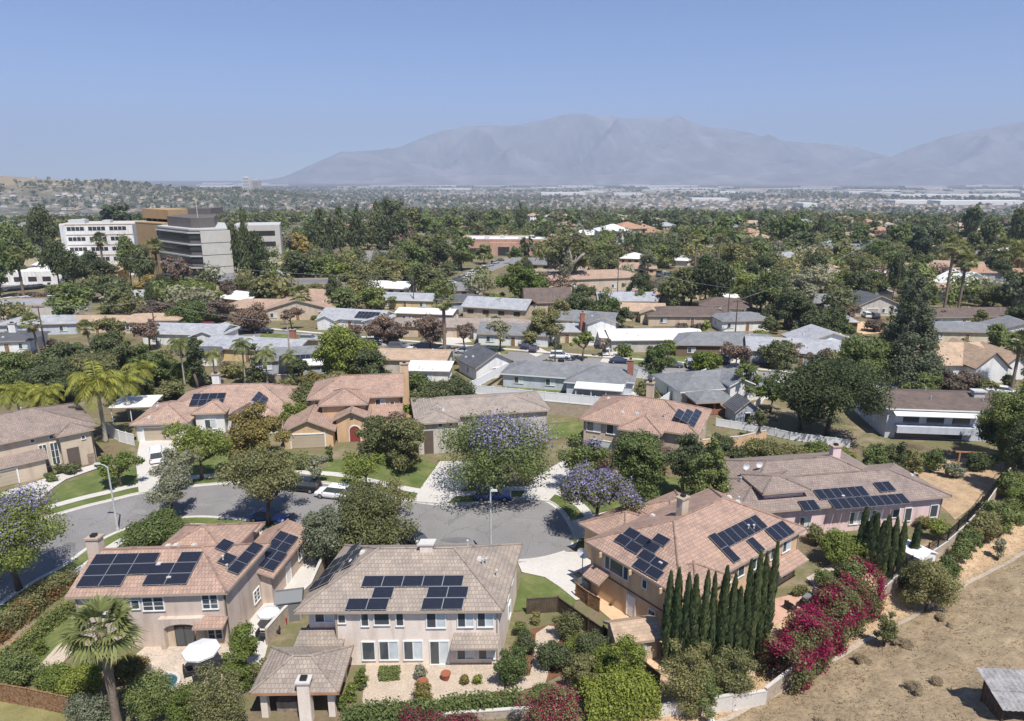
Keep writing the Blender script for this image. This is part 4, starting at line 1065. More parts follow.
# parking lots and side streets
sheet('road', [(-20, 291), (52, 287), (62, 279), (45, 276), (-20, 280)], .02, 'asphalt_old'); sheet('road', [(-20, 306), (60, 300), (75, 311), (60, 318), (-20, 322)], .02, 'asphalt_old')
sheet('path', [(-20, 301), (60, 297), (58, 294), (-20, 295.5)], .03, 'soil'); sheet('path', [(-20, 291.3), (60, 287.5), (58, 285.5), (-20, 289)], .03, 'soil')
sheet('road', [(330, 252), (395, 250), (400, 256), (370, 263), (330, 262)], .02, 'asphalt_old'); sheet('road', [(440, 290), (470, 270), (505, 258), (520, 260), (490, 272), (462, 292)], .02, 'asphalt_old')
sheet('road', [(655, 282), (700, 270), (740, 268), (745, 274), (700, 281), (660, 292)], .02, 'asphalt_old'); sheet('road', [(600, 287), (640, 278), (650, 282), (625, 296), (600, 296)], .02, 'asphalt_old')
sheet('road', [(715, 318), (735, 290), (750, 290), (733, 320)], .02, 'asphalt_old'); sheet('driveway', [(852, 322), (882, 321), (884, 333), (850, 335)], .03, 'stucco_peach')
# sidewalks, lawns, drives of the near street
band('sidewalk', farW[18:130], 1.9, 3.2, 1, .11, 'concrete'); band('sidewalk', nearW[20:100], 1.6, 2.9, 1, .11, 'concrete')
band('lawn', farW[18:130], .12, 1.85, 1, .085, 'lawn'); band('lawn', nearW[20:100], .12, 1.55, 1, .085, 'lawn')
sheet('driveway', [(139, 494), (172, 488), (168, 465), (186, 441), (140, 441), (136, 462)], .12, 'concrete')
sheet('driveway', [(413, 502), (446, 505), (470, 484), (480, 462), (440, 462), (424, 484)], .12, 'concrete')
sheet('driveway', [(520, 499), (548, 502), (566, 484), (590, 470), (565, 460), (535, 478)], .12, 'concrete')
sheet('driveway', [(576, 540), (614, 534), (655, 520), (704, 506), (720, 493), (690, 493), (640, 505), (590, 516), (572, 522)], .12, 'concrete')
sheet('driveway', [(518, 564), (566, 553), (598, 552), (606, 572), (602, 590), (592, 598), (576, 601), (560, 588), (545, 578), (522, 573)], .12, 'concrete')
sheet('driveway', [(-20, 500), (40, 481), (62, 474), (98, 464), (103, 467), (66, 480), (54, 488), (40, 500), (22, 514), (-20, 530)], .12, 'concrete')
sheet('lawn', [(318, 478), (330, 460), (400, 455), (430, 462), (440, 466), (424, 484), (410, 497), (380, 491), (350, 484)], .06, 'lawn')
sheet('lawn', [(172, 484), (186, 452), (240, 448), (318, 456), (318, 478), (260, 478), (222, 479)], .06, 'lawn')
sheet('lawn', [(45, 502), (60, 486), (104, 468), (138, 466), (139, 490), (105, 497), (70, 505)], .06, 'lawn')
sheet('lawn', [(580, 525), (600, 513), (640, 502), (690, 491), (684, 478), (600, 475), (575, 495)], .06, 'lawn')
sheet('lawn', [(524, 573), (545, 578), (560, 588), (576, 601), (574, 606), (514, 612), (518, 590)], .07, 'lawn')
sheet('lawn', [(572, 541), (604, 537), (606, 550), (580, 552)], .07, 'lawn')
sheet('lawn', [(-30, 695), (20, 700), (70, 708), (90, 740), (-30, 740)], .05, 'lawn_dry'); sheet('lawn', [(20, 660), (62, 618), (80, 624), (60, 655), (40, 668)], .05, 'lawn')
sheet('path', [(38, 668), (52, 652), (72, 632), (82, 634), (78, 648), (56, 670)], .08, 'concrete_warm')
sheet('path', [(-5, 652), (30, 628), (66, 600), (74, 606), (40, 634), (0, 664)], .08, 'soil')
sheet('patio', [(130, 660), (150, 643), (232, 645), (222, 680), (196, 690), (150, 690)], .06, 'concrete_warm')
sheet('patio', [(362, 705), (366, 664), (420, 664), (506, 664), (503, 702), (420, 706)], .06, 'paving_tan'); sheet('patio', [(236, 660), (232, 640), (262, 606), (302, 552), (326, 566), (298, 604), (268, 645), (262, 668)], .055, 'concrete')
sheet('path', [(500, 702), (508, 682), (530, 676), (534, 652), (536, 634), (548, 626), (560, 628), (561, 638), (552, 652), (549, 672), (545, 684), (525, 690)], .065, 'paving_tan')
sheet('yard', [(530, 630), (560, 622), (590, 640), (586, 668), (560, 676), (528, 690), (524, 650)], .045, 'mulch')
sheet('patio', [(590, 602), (604, 590), (668, 648), (664, 672), (650, 668), (634, 640)], .06, 'stucco_peach'); sheet('patio', [(764, 632), (800, 610), (822, 606), (834, 600), (822, 588), (770, 600), (752, 612)], .06, 'stucco_salmon')
sheet('patio', [(806, 578), (840, 560), (870, 556), (850, 590), (826, 600)], .055, 'concrete_warm')
sheet('lawn', [(500, 388), (512, 380), (560, 390), (640, 393), (690, 398), (690, 405), (610, 402), (560, 398), (506, 396)], .05, 'lawn'); sheet('lawn', [(548, 424), (580, 420), (584, 436), (548, 440)], .05, 'lawn')
sheet('patio', [(582, 396), (630, 390), (640, 396), (600, 402)], .06, 'concrete'); sheet('lawn', [(632, 388), (690, 380), (692, 390), (640, 400)], .045, 'lawn_dry'); sheet('pool', [(580, 398), (604, 396), (606, 400), (584, 402)], .065, 'water')
sheet('yard', [(880, 478), (915, 468), (960, 458), (1004, 462), (1006, 476), (975, 505), (955, 520), (935, 500)], .04, 'drysoil')
sheet('lawn', [(0, 393), (55, 386), (60, 394), (30, 402), (-10, 406)], .05, 'lawn')
for q in ([(470, 350), (478, 341), (510, 345), (508, 354)], [(255, 345), (262, 333), (300, 335), (330, 341), (300, 348)], [(612, 362), (622, 352), (652, 357), (650, 366)], [(660, 366), (670, 356), (706, 358), (704, 369)], [(495, 366), (530, 362), (532, 370), (505, 372)], [(890, 384), (900, 378), (925, 380), (925, 386)], [(940, 330), (952, 322), (975, 324), (972, 331)], [(228, 326), (240, 319), (262, 321), (255, 329)], [(870, 470), (905, 462), (912, 470), (885, 478)]):
    sheet('lawn', q, .05, 'lawn')
for q in ([(520, 349), (536, 346), (548, 352), (536, 357)], [(600, 362), (612, 346), (626, 347), (615, 364)], [(985, 332), (1000, 331), (1002, 341), (984, 341)], [(880, 384), (884, 372), (894, 372), (892, 386)], [(366, 343), (376, 330), (388, 331), (386, 345)], [(726, 366), (734, 352), (752, 354), (745, 368)], [(446, 345), (430, 332), (458, 330), (472, 342)]):
    sheet('driveway', q, .055, 'concrete')

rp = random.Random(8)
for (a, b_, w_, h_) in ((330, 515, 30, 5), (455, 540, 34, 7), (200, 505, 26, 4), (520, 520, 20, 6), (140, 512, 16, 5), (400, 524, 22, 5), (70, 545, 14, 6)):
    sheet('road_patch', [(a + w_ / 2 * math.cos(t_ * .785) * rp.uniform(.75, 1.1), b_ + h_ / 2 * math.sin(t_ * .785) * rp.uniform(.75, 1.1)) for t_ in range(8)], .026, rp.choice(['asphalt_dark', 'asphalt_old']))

# ================================================================== NEAR HOUSES
LAND = []      # landmarks for labels
def land(short, loc): LAND.append((short, loc[0], loc[1]))
def rot2(loc, rz, x, y): return (loc[0] + x * math.cos(rz) - y * math.sin(rz), loc[1] + x * math.sin(rz) + y * math.cos(rz))

# left foreground: tan house, red tiles, gable end with chimney on the left, hip on the right
h1 = house('tan two storey house with red tile roof, arched patio recess and many solar panels', (-37.4, 51.75, 0), R(2.9), [
    B(0, 12.6, 0, 7.3, 5.6, 'hip', 'x', 27, .45, ends=('gable', 'hip')), B(9.6, 13.6, 6.0, 14.2, 3.3, 'hip', 'y', 24, .55, ends=('gable', 'gable')), B(2.4, 9.0, 7.0, 12.4, 5.0, 'hip', 'y', 23, .5), B(4.5, 8.2, 11.6, 15.2, 3.6, 'hip', 'y', 23, .5)],
    'stucco_tan', 'roof_red', [(0, 'F', 1.6, 3.55, 1.35, 1.45, 'grid'), (0, 'F', 3.3, 3.9, .5, .9, 'win1'), (0, 'F', 5.0, 3.95, .6, .8, 'win1'), (0, 'F', 6.5, 3.75, 1.7, 1.25, 'grid'), (0, 'F', 11.3, 3.75, 1.25, 1.35, 'grid'),
     (0, 'F', 8.8, 0.05, 2.9, 2.45, 'dark', 'stucco_sand'), (0, 'F', 11.4, .75, 1.15, 1.35, 'grid'), (0, 'F', 11.4, 2.35, 2.6, 1.1, 'awning', 'roof_red'), (0, 'R', 5.0, 1.0, 1.0, 1.2, 'grid'), (1, 'R', 9.5, .05, .9, 2.1, 'door', 'garage_white'), (1, 'R', 12.5, 1.0, 1.0, 1.2, 'win')],
    hi=True, chimneys=[(-.3, 3.6, 8.8, 1.05, 'stucco_tan', -.2)], vents=7)
# the arched patio recess with its glass doors
m = MB(); bb_ = h1.blocks[0]; fr = face_frame(bb_, 'F'); fbox(m, fr, 7.95, 9.65, .05, 2.15, 0, .06); h1p = m.build('glass_door', 'wood_weathered', h1.root)
m = MB(); fbox(m, fr, 8.05, 8.72, .2, 2.05, .06, .08); fbox(m, fr, 8.86, 9.55, .2, 2.05, .06, .08); m.build('pane', 'glass', h1p)
m = MB(); n = 12; op = [(7.3, 0), (7.3, 2.0)] + [(8.8 - 1.5 * math.cos(math.pi * k / n), 2.0 + .55 * math.sin(math.pi * k / n)) for k in range(1, n)] + [(10.3, 2.0), (10.3, 0)]
out = [(6.9, 0), (6.9, 3.0)] + [(8.8 - 1.9 * math.cos(math.pi * k / n), 3.0) for k in range(1, n)] + [(10.7, 3.0), (10.7, 0)]
for k in range(len(op) - 1):
    q = [fr(op[k][0], .45, op[k][1]), fr(op[k + 1][0], .45, op[k + 1][1]), fr(out[k + 1][0], .45, out[k + 1][1]), fr(out[k][0], .45, out[k][1])]; m.add(q, [(0, 1, 2, 3)]); m.add([fr(op[k][0], .01, op[k][1]), fr(op[k + 1][0], .01, op[k + 1][1]), q[1], q[0]], [(0, 1, 2, 3)])
fbox(m, fr, 6.9, 10.7, 3.0, 3.08, .0, .45); fbox(m, fr, 6.88, 6.9, 0, 3.0, .0, .45); fbox(m, fr, 10.7, 10.72, 0, 3.0, .0, .45); m.build('patio_arch', 'stucco_tan', h1.root)
m = MB(); m.tube([(12.62, -.05, 5.3), (12.62, -.05, .1)], .05, 6); m.tube([(12.95, -.4, 5.55), (12.62, -.05, 5.2)], .05, 6); m.build('downspout', 'wood_weathered', h1.root)
h1.k = .17
panels(h1, 0, 'F', 90, 581, [(0, 0), (1, 0), (0, 1), (1, 1), (2, 1), (0, 2), (1, 2), (2, 2), (2.95, 0), (3.95, 0), (2.95, 1), (3.95, 1), (3.98, 2)], 1.85, 1.05)
panels(h1, 0, 'R', 237, 567, [(0, 0), (1, 0), (2, 0), (.3, 1.1), (1.3, 2.15)], 1.6, 1.05)
panels(h1, 1, 'R', 272, 565, [(0, 0), (0, 1), (1, 0), (1, 1), (2, .2), (2, 1.2), (3, .2), (3, 1.2)], 1.55, 1.0)
shear(h1, .17)
land('the tan house with the patio parasol', h1.loc)

# centre foreground: beige house with grey brown tiles
h2 = house('beige two storey house with grey brown hip roof before the cul-de-sac', (-17.3, 49.75, 0), R(.6), [
    B(0, 16.2, 0, 9.6, 5.6, 'hip', 'x', 27, .5, wall='none'), B(2.6, 16.2, 0, 9.6, 5.6, 'none'), B(0, 2.6, .9, 9.0, 5.6, 'none')],
    'stucco_beige', 'roof_greybrown', [(2, 'F', 1.35, 3.65, 1.5, 1.35, 'win'), (1, 'F', 3.2, 4.15, .55, .75, 'win1'), (1, 'F', 5.1, 3.85, .55, 1.15, 'win1'), (1, 'F', 6.5, 3.95, 1.2, 1.05, 'win1'), (1, 'F', 8.0, 3.85, .55, 1.15, 'win1'), (1, 'F', 11.0, 3.65, 1.5, 1.4, 'win'), (1, 'F', 13.45, 3.7, 1.25, 1.35, 'win'), (1, 'F', 15.1, 3.7, 1.25, 1.35, 'win'),
     (1, 'F', 5.25, .55, 1.0, 1.7, 'win1'), (1, 'F', 6.95, .55, 1.5, 1.75, 'win'), (1, 'F', 9.0, .55, 1.5, 1.75, 'win'), (1, 'F', 11.2, .08, 1.5, 2.2, 'slider'), (1, 'F', 13.4, .6, 1.35, 1.35, 'win'), (1, 'F', 15.2, .6, 1.35, 1.35, 'win'), (1, 'F', 14.4, 2.35, 3.9, 1.3, 'awning', 'roof_greybrown'),
     (1, 'R', 4.2, 3.6, .9, 1.3, 'win1'), (1, 'R', 6.6, 3.6, .9, 1.3, 'win1'), (1, 'R', 5.2, 1.0, .9, 1.3, 'win1'), (2, 'F', 1.3, 2.1, 4.0, 1.7, 'awning', 'roof_greybrown')],
    hi=True, vents=9)
m = MB(); m.bb(8.5, 9.6, 4.4, 5.2, 7.6, 8.7); m.bb(8.35, 9.75, 4.3, 5.3, 8.7, 8.85, 1); m.build('chimney', ['stucco_beige', 'concrete'], h2.roof)
h2.k = .17
panels(h2, 0, 'F', 357, 604, [(0, 0), (1, 0), (1.08, 1), (.4, 2), (1.4, 2), (2.4, 2), (3.4, 2), (4.4, 2), (3.65, 0), (4.65, 0), (3.75, 1), (4.75, 1)], 1.68, 1.02)
panels(h2, 0, 'L', 316, 584, [(0, 0), (0, 1), (-1.05, .2), (-1.05, 1.2), (-2.1, .4), (-2.1, 1.4), (-3.1, 1.6), (-1, 2.5), (-2, 2.6)], 1.5, 1.02)
shear(h2, .17); land('the beige house with twin rows of windows', h2.loc)
# pavilion in its yard
pv_ = house('open patio pavilion with brown hip roof and stucco chimney beside the beige house', (-19.1, 43.9, 0), R(1), [B(0, 5.6, 0, 4.2, 2.75, 'hip', 'x', 24, .55, wall='none')], 'stucco_beige', 'roof_greybrown', trim='wood_orange', hi=True, cat='pavilion', name='pavilion')
for x in (.25, 3.6, 5.35):
    for y in (.25, 3.95):
        m = MB(); m.bb(x - .25, x + .25, y - .25, y + .25, -.2, 2.75); m.build('column', 'stucco_beige', pv_.root)
m = MB(); m.bb(0.5, 5.1, 3.7, 3.9, -.1, 2.72); m.build('back_wall', 'stucco_beige', pv_.root)
m = MB(); m.bb(3.1, 4.0, -.75, .0, -.3, 3.6); m.bb(3.0, 4.1, -.85, .1, 3.6, 3.75, 1); m.bb(3.3, 3.8, -.6, -.15, 3.75, 3.95, 2); m.build('chimney', ['stucco_beige', 'concrete', 'black_metal'], pv_.root)
m = MB(); m.bb(1.0, 3.2, .5, 1.3, -.1, .95); m.build('counter', 'stone', pv_.root)

# right foreground: orange tan house turned to the right
R3 = R(37.5)
o3 = rot2((14.3, 51.15), R3, .55, .55)
h3 = house('orange tan two storey house with red hip roof behind the tall cypress row', (o3[0], o3[1], 0), R3, [
    B(0, 18.6, 0, 10.9, 5.6, 'hip', 'x', 25, .5), B(4.0, 10.5, 10.4, 16, 4.0, 'hip', 'y', 22, .5), B(11, 17, 10.0, 14.5, 4.3, 'hip', 'x', 22, .5), B(1.2, 5.2, -.7, 3, 5.55, 'hip', 'y', 25, .5, ends=('hip', 'hip'))],
    'stucco_orange', 'roof_red', [(0, 'L', 8.6, 3.7, .55, 1.3, 'win1', None), (0, 'L', 7.4, 3.7, 1.6, 1.3, 'win1'), (0, 'L', 6.2, 3.7, .55, 1.3, 'win1'), (0, 'L', 3.9, 4.0, .5, .8, 'win1'), (0, 'L', 5.4, .2, .95, 2.1, 'door', 'garage_white'), (0, 'L', 2.9, 1.2, .7, 1.0, 'win1'), (0, 'L', 1.2, .8, .8, 1.5, 'win1'),
     (3, 'F', 3.2, 3.7, 1.2, 1.4, 'win'), (0, 'F', 6.6, 3.8, 1.3, 1.3, 'win'), (0, 'F', 8.8, 3.8, .9, 1.3, 'win1'), (0, 'F', 11.2, 3.7, 1.5, 1.4, 'win'), (0, 'F', 14.3, 3.7, 1.3, 1.45, 'win'), (0, 'F', 16.4, 3.7, 1.3, 1.45, 'win'), (0, 'F', 12.2, .1, 1.7, 2.15, 'slider'), (0, 'F', 15.2, .6, 1.3, 1.5, 'win'), (0, 'F', 17.0, .6, 1.3, 1.5, 'win'), (0, 'F', 16.1, 2.4, 5.0, 1.4, 'awning', 'roof_red'), (0, 'F', 4.5, .6, 1.4, 1.5, 'win'), (0, 'F', 8.2, .6, 1.4, 1.5, 'win'), (0, 'L', 9.3, 2.5, 2.2, 1.6, 'awning', 'roof_red')],
    hi=True, chimneys=[(7.6, 6.2, 9.7, 1.0, 'stucco_sand')], vents=7)
for y in (5.2, 1.6, 9.0):
    m = MB(); m.box((-.35, y, 5.15), (.9, .12, .5)); m.build('roof_bracket', 'stucco_orange', h3.root)
m = MB(); m.bb(-.06, 0, .2, 9.4, 2.72, 2.86); m.build('wall_band', 'trim_brown', h3.root)
panels(h3, 0, 'L', 634, 547, [(0, 0), (-1, .1), (.15, 1.05), (-.85, 1.15), (.9, .9), (1.1, -.15), (1.3, -1.2), (2.3, -1.2), (2.1, -.2), (1.05, 2.0)], 1.5, 1.0)
panels(h3, 0, 'F', 731, 554, [(0, 0), (0, 1), (1.02, .9), (2.04, .9), (3.06, .9), (4.08, .9), (5.1, .9), (6.12, .9), (6.4, -.15), (7.4, -.15), (8.4, -.15), (3.4, -.2)], 1.02, 1.65)
land('the orange tan house behind the cypress row', h3.loc)
# tool shed beside it
sx, sy, _ = GP(661, 664); hs = house('beige tool shed with shingled gable roof below the orange tan house', (sx - 3.7, sy - .1, 0), R(12), [B(0, 3.6, 0, 2.6, 2.3, 'hip', 'x', 30, .35, ends=('gable', 'gable'))], 'stucco_sand', 'roof_tan', [(0, 'F', 1.7, .9, 1.4, .8, 'win')], hi=True, cat='shed', name='shed', caps=False, frame='trim_white')

# long pink single storey house on the right
h4 = house('long pink single storey house with brown tile roof and two rows of solar panels', (25.3, 70.25, 0), R(9.6), [
    B(0, 26, 0, 8.6, 3.75, 'hip', 'x', 18, .6), B(2.5, 21.5, 2.6, 13, 4.0, 'hip', 'x', 19, .6), B(3.8, 8.6, 1.3, 5.4, 5.3, 'hip', 'x', 16, .6)],
    'stucco_pink', 'roof_pinkbrown', [(0, 'F', 2.0, .9, 1.2, 1.5, 'win'), (0, 'F', 8.3, .9, 1.1, 1.4, 'win'), (0, 'F', 14.6, .9, 1.1, 1.5, 'win'), (0, 'F', 16.0, .9, 1.1, 1.5, 'win'), (0, 'F', 17.4, .9, 1.1, 1.5, 'win'), (0, 'F', 20.0, 1.3, .8, 1.0, 'win1'), (0, 'F', 21.6, .7, .8, 1.6, 'win1'), (0, 'F', 25.0, .9, .9, 1.5, 'win1'), (2, 'F', 6.2, 4.75, 3.2, .4, 'win1', None)],
    hi=True, chimneys=[(17.4, 8.6, 6.9, 1.1, 'stucco_pink')], vents=8)
panels(h4, 0, 'F', 836, 504, [(i * 1.02, 0) for i in range(9)] + [(-.9 + i * 1.02, 1.05) for i in range(6)] + [(6.8, 1.3), (7.8, 1.3), (-3.6, .1), (-2.6, .1)], 1.02, 1.6)
for k, (px_, py_) in enumerate(((746, 467), (759, 465))):
    d = MB(); n = 14
    for j in range(2): pass
    vs = [(0, 0, 0)]; ring = [(.42 * math.cos(2 * math.pi * i / n), -.12, .42 * math.sin(2 * math.pi * i / n)) for i in range(n)]; d.add(vs + ring, [(0, 1 + i, 1 + (i + 1) % n) for i in range(n)]); d.tube([(0, .0, 0), (0, .25, -.35), (0, .25, -.9)], .03, 6)
    c = d.build('satellite_dish', 'cloth_white', h4.roof); lx = to_local(h4, GP(px_, py_, 6.0)); c.location = (lx[0], lx[1], 6.1)
land('the long pink house', h4.loc)

# left edge: tan house with brown roof
o5 = (-60.3, 93.3, 0)
h5 = house('tan two storey house with brown roof and stacked white windows at the left edge', o5, R(42), [
    B(-22, 0, .5, 12, 5.6, 'hip', 'x', 19, .6), B(-4.2, -.4, -.6, 4, 5.2, 'hip', 'y', 19, .5), B(-20, -6.4, -1.6, 3, 2.7, 'shed', 'x', 16, .4)],
    'stucco_sand', 'roof_pinkbrown', [(0, 'F', -12.4, 3.9, 2.0, 1.3, 'win'), (0, 'F', -6.2, .7, .8, 3.2, 'grid'), (0, 'F', -4.9, .7, .8, 3.2, 'grid'), (0, 'F', -7.2, 4.6, .45, .45, 'win1'), (0, 'F', -5.0, 4.6, .45, .45, 'win1'), (1, 'F', -2.9, 0.05, 1.5, 2.9, 'dark', 'trim_brown'), (1, 'R', 1.8, 0.05, 2.0, 2.6, 'dark', 'trim_brown'), (2, 'F', -13.5, .05, 7.5, 2.1, 'garage'), (1, 'F', -1.4, 3.9, .4, .5, 'win1')], hi=True, vents=5)
m = MB(); m.bb(-1.3, -.35, -.66, .2, -.1, 1.5); m.build('stone_pier', 'stone', h5.root); m = MB(); m.bb(-6.6, -4.2, .42, .6, -.1, .7); m.build('stone_base', 'stone', h5.root)
land('the tan house at the left edge', (-64, 92))

# white single storey house with red tiles
o6 = (-58.4, 100.6, 0)
h6 = house('white single storey house with red tile roof, beige garage door and dark solar panels', o6, R(6), [
    B(0, 7.6, 0, 9, 3.1, 'hip', 'y', 22, .6), B(3, 23, 4.0, 16, 3.1, 'hip', 'x', 24, .6), B(8.2, 12.6, 2.6, 8, 3.6, 'hip', 'y', 22, .5), B(14.5, 21.0, 1.6, 9, 3.1, 'hip', 'y', 22, .55)],
    'stucco_white', 'roof_red_worn', [(0, 'F', 3.7, .05, 4.9, 2.2, 'garage'), (2, 'F', 10.4, .8, 1.6, 1.5, 'win'), (3, 'F', 16.2, .7, 1.0, 1.7, 'win'), (3, 'F', 18.4, .7, 1.0, 1.7, 'win')], hi=True, chimneys=[(9.0, 12, 7.2, 1.2, 'stucco_white')], vents=4)
panels(h6, 1, 'F', 213, 396, [(i, j) for i in range(-2, 2) for j in (-1, 0)], 1.3, 1.5)
panels(h6, 3, 'R', 262, 402, [(i, j) for i in range(0, 3) for j in (0, 1)], 1.6, 1.05); panels(h6, 3, 'L', 238, 408, [(i, j) for i in range(0, 4) for j in (0, 1)], 1.2, 1.4)
land('the white house with the beige garage door', (-50, 104))
mt = house('white metal patio cover on posts beside the red tiled white house', (-66.5, 108, 0), R(6), [B(0, 6.5, 0, 5.0, 2.9, 'shed', 'x', 4, .2, wall='none')], 'stucco_white', 'roof_white', hi=False, cat='patio cover', name='patio_cover')
for x in (.2, 3.2, 6.3):
    m = MB(); m.bb(x - .06, x + .06, .1, .22, 0, 2.9); m.build('post', 'trim_white', mt.root)

# orange stucco house with arched red door
o7 = (-34.4, 97.6, 0)
h7 = house('peach stucco two storey house with red tile roof and arched red front door', o7, R(7), [
    B(3.0, 17.2, 7.4, 16.5, 5.7, 'hip', 'x', 24, .6, ends=('hip', 'gable')), B(0, 7.2, 0, 9, 2.9, 'hip', 'y', 24, .5, ends=('gable', 'gable')), B(7.6, 12.2, 1.8, 9, 3.9, 'hip', 'y', 26, .5, ends=('gable', 'gable')), B(5.2, 11.8, 4.4, 9.5, 5.55, 'hip', 'y', 24, .6), B(12, 17.2, 5.0, 9, 3.0, 'shed', 'x', 22, .4)],
    'stucco_peach', 'roof_red', [(1, 'F', 3.5, .05, 4.9, 2.15, 'garage'), (2, 'F', 10.3, .1, 1.6, 2.5, 'arch', 'door_red'), (2, 'F', 9.9, 3.6, .5, .5, 'dark'), (0, 'F', 14.0, 3.3, 1.5, 1.7, 'win'), (0, 'F', 4.0, 3.8, .7, 1.1, 'win1'), (0, 'F', 15.9, 3.5, .6, 1.0, 'win1'), (4, 'F', 14.5, .8, 1.6, 1.4, 'win')], hi=True, chimneys=[(17.9, 12.6, 9.4, 1.3, 'stucco_peach', -.2)], vents=3)
land('the peach house with the arched red door', (-25, 101))

# grey house behind the big jacaranda
h8 = house('grey beige two storey house with taupe tile roof behind the large jacaranda', (-14.2, 97.4, 0), R(11), [
    B(0, 20, 0, 9.0, 5.1, 'hip', 'x', 13, .5), B(.0, 5.8, -2.0, 4, 5.0, 'hip', 'y', 13, .5)],
    'stucco_grey', 'roof_taupe', [(1, 'F', 1.5, .05, 1.4, 3.6, 'dark', 'trim_brown'), (1, 'F', 3.3, 4.2, .5, .6, 'win1'), (1, 'F', 4.8, 4.2, .5, .6, 'win1'), (0, 'F', 7.6, 4.4, .5, .6, 'win1'), (0, 'F', 13, .1, 4.8, 2.2, 'garage'), (0, 'R', 3, 3.6, 1.1, 1.3, 'win'), (0, 'R', 8, 3.6, 1.1, 1.3, 'win'), (0, 'F', 13, 3.6, 1.6, 1.3, 'win')], hi=True, vents=6)
land('the grey beige house with the taupe roof', (-5, 100))
# red hip roof house
h9 = house('sand coloured two storey house with broad red hip roof and one block of solar panels', (10.6, 96.4, 0), R(-24), [
    B(0, 16.2, 0, 11, 5.5, 'hip', 'x', 23, .6), B(6.2, 11.4, -1.4, 5, 5.4, 'hip', 'y', 23, .6)],
    'stucco_sand', 'roof_red', [(0, 'F', 1.6, 3.6, 2.0, 1.5, 'win'), (0, 'F', 4.6, 3.6, 2.0, 1.5, 'win'), (1, 'F', 8.8, 3.5, 2.0, 1.6, 'win'), (0, 'R', 3.5, 3.8, .8, 1.0, 'win1'), (0, 'R', 7.5, 3.8, .8, 1.0, 'win1'), (0, 'F', 2.8, .5, 3.2, 1.8, 'win'), (1, 'F', 8.8, .6, 2.2, 1.6, 'win')], hi=True, chimneys=[(7.6, 9.5, 9.1, 1.1, 'stucco_sand')], vents=4)
panels(h9, 0, 'R', 692, 423, [(0, 0), (1, 0), (2, 0), (3, 0), (0, 1), (1, 1), (2, 1), (0, 2), (1, 2)], 1.7, 1.05)
land('the house with the broad red hip roof', (17, 95))

# ================================================================== HOUSES OF THE SECOND STREET AND BEYOND
def mid(px, py, w, d, rot, roof, wall, label, short=None, form='hip', axis='x', h=2.9, pitch=17, extra=(), garage=None, win=3, chim=None, frame='trim_white', trim='trim_tan', solar=None, pz=None, name='house', cat='house', side=True, vents=3, ends=None, group=None):
    """px, py: middle of the front wall at the ground"""
    x, y, z = G(px, py); rz = R(rot); o = rot2((x, y), rz, -w / 2, 0)
    e = ends or (('hip', 'hip') if form == 'hip' else ('gable', 'gable')); rf = 'flat' if form == 'flat' else ('shed' if form == 'shed' else 'hip')
    bl = [B(0, w, 0, d, h, rf, axis, pitch, .5, ends=e)] + list(extra)
    wn = []
    hi = False
    slots = [w * (i + .5) / max(1, win + (1 if garage is not None else 0)) for i in range(win + (1 if garage is not None else 0))]
    for i, u in enumerate(slots):
        if garage is not None and i == garage: wn.append((0, 'F', u, .05, min(4.8, w / (win + 1) * .9), 2.15, 'garage', 'garage_white' if wall in ('stucco_white', 'siding_blue') else 'garage_door'))
        elif i == win // 2 and win > 2: wn.append((0, 'F', u, .05, .95, 2.1, 'door', 'wood_brown'))
        elif win: wn.append((0, 'F', u, .95, min(1.7, w / (win + 1) * .6), 1.2, 'win'))
    if side: wn += [(0, 'R', d * .3, .95, 1.1, 1.1, 'win'), (0, 'R', d * .7, .95, 1.1, 1.1, 'win'), (0, 'L', d * .5, .95, 1.1, 1.1, 'win')]
    H_ = house(label, (o[0], o[1], z), rz, bl, wall, roof, wn, trim=trim, hi=hi, chimneys=chim or (), vents=vents, name=name, cat=cat, frame=frame, group=group)
    if solar: panels(H_, 0, solar[0], solar[1], solar[2], [(i, j) for i in range(solar[3]) for j in range(solar[4])], 1.05, 1.65)
    if short: land(short, (x, y))
    return H_

# white fenced house with the grey roof
mA = mid(566, 391, 25, 8.5, -14, 'roof_grey', 'siding_blue', 'low pale blue house with long grey shingle roof inside the white vinyl fence', 'the grey roofed house in the white fence', h=2.8, pitch=20, win=4, extra=[B(13, 23.5, -2.5, 7.5, 2.75, 'hip', 'y', 20, .5)], chim=[(24.3, 3.5, 6.0, 1.1, 'brick_red', -.2)], trim='trim_white')
pa = house('flat white patio cover over the back porch of the grey roofed house', (mA.loc[0] + 13.2, mA.loc[1] - 9.3, 0), R(-14), [B(0, 8.6, 0, 3.4, 2.5, 'shed', 'x', 4, .15, wall='none')], 'stucco_white', 'roof_white', hi=False, cat='patio cover', name='patio_cover', trim='trim_white')
for x in (.2, 3, 5.7, 8.4):
    m = MB(); m.bb(x - .07, x + .07, .1, .24, 0, 2.55); m.build('post', 'trim_white', pa.root)
mB = mid(728, 402, 19, 11, 14, 'roof_grey', 'stucco_white', 'low grey roofed house with white gabled dormer between pines and oak', 'the grey house with the white dormer', h=2.8, pitch=17, win=3, extra=[B(9, 13.5, -1.2, 6, 3.6, 'hip', 'y', 24, .4, ends=('gable', 'gable'))], trim='trim_white')
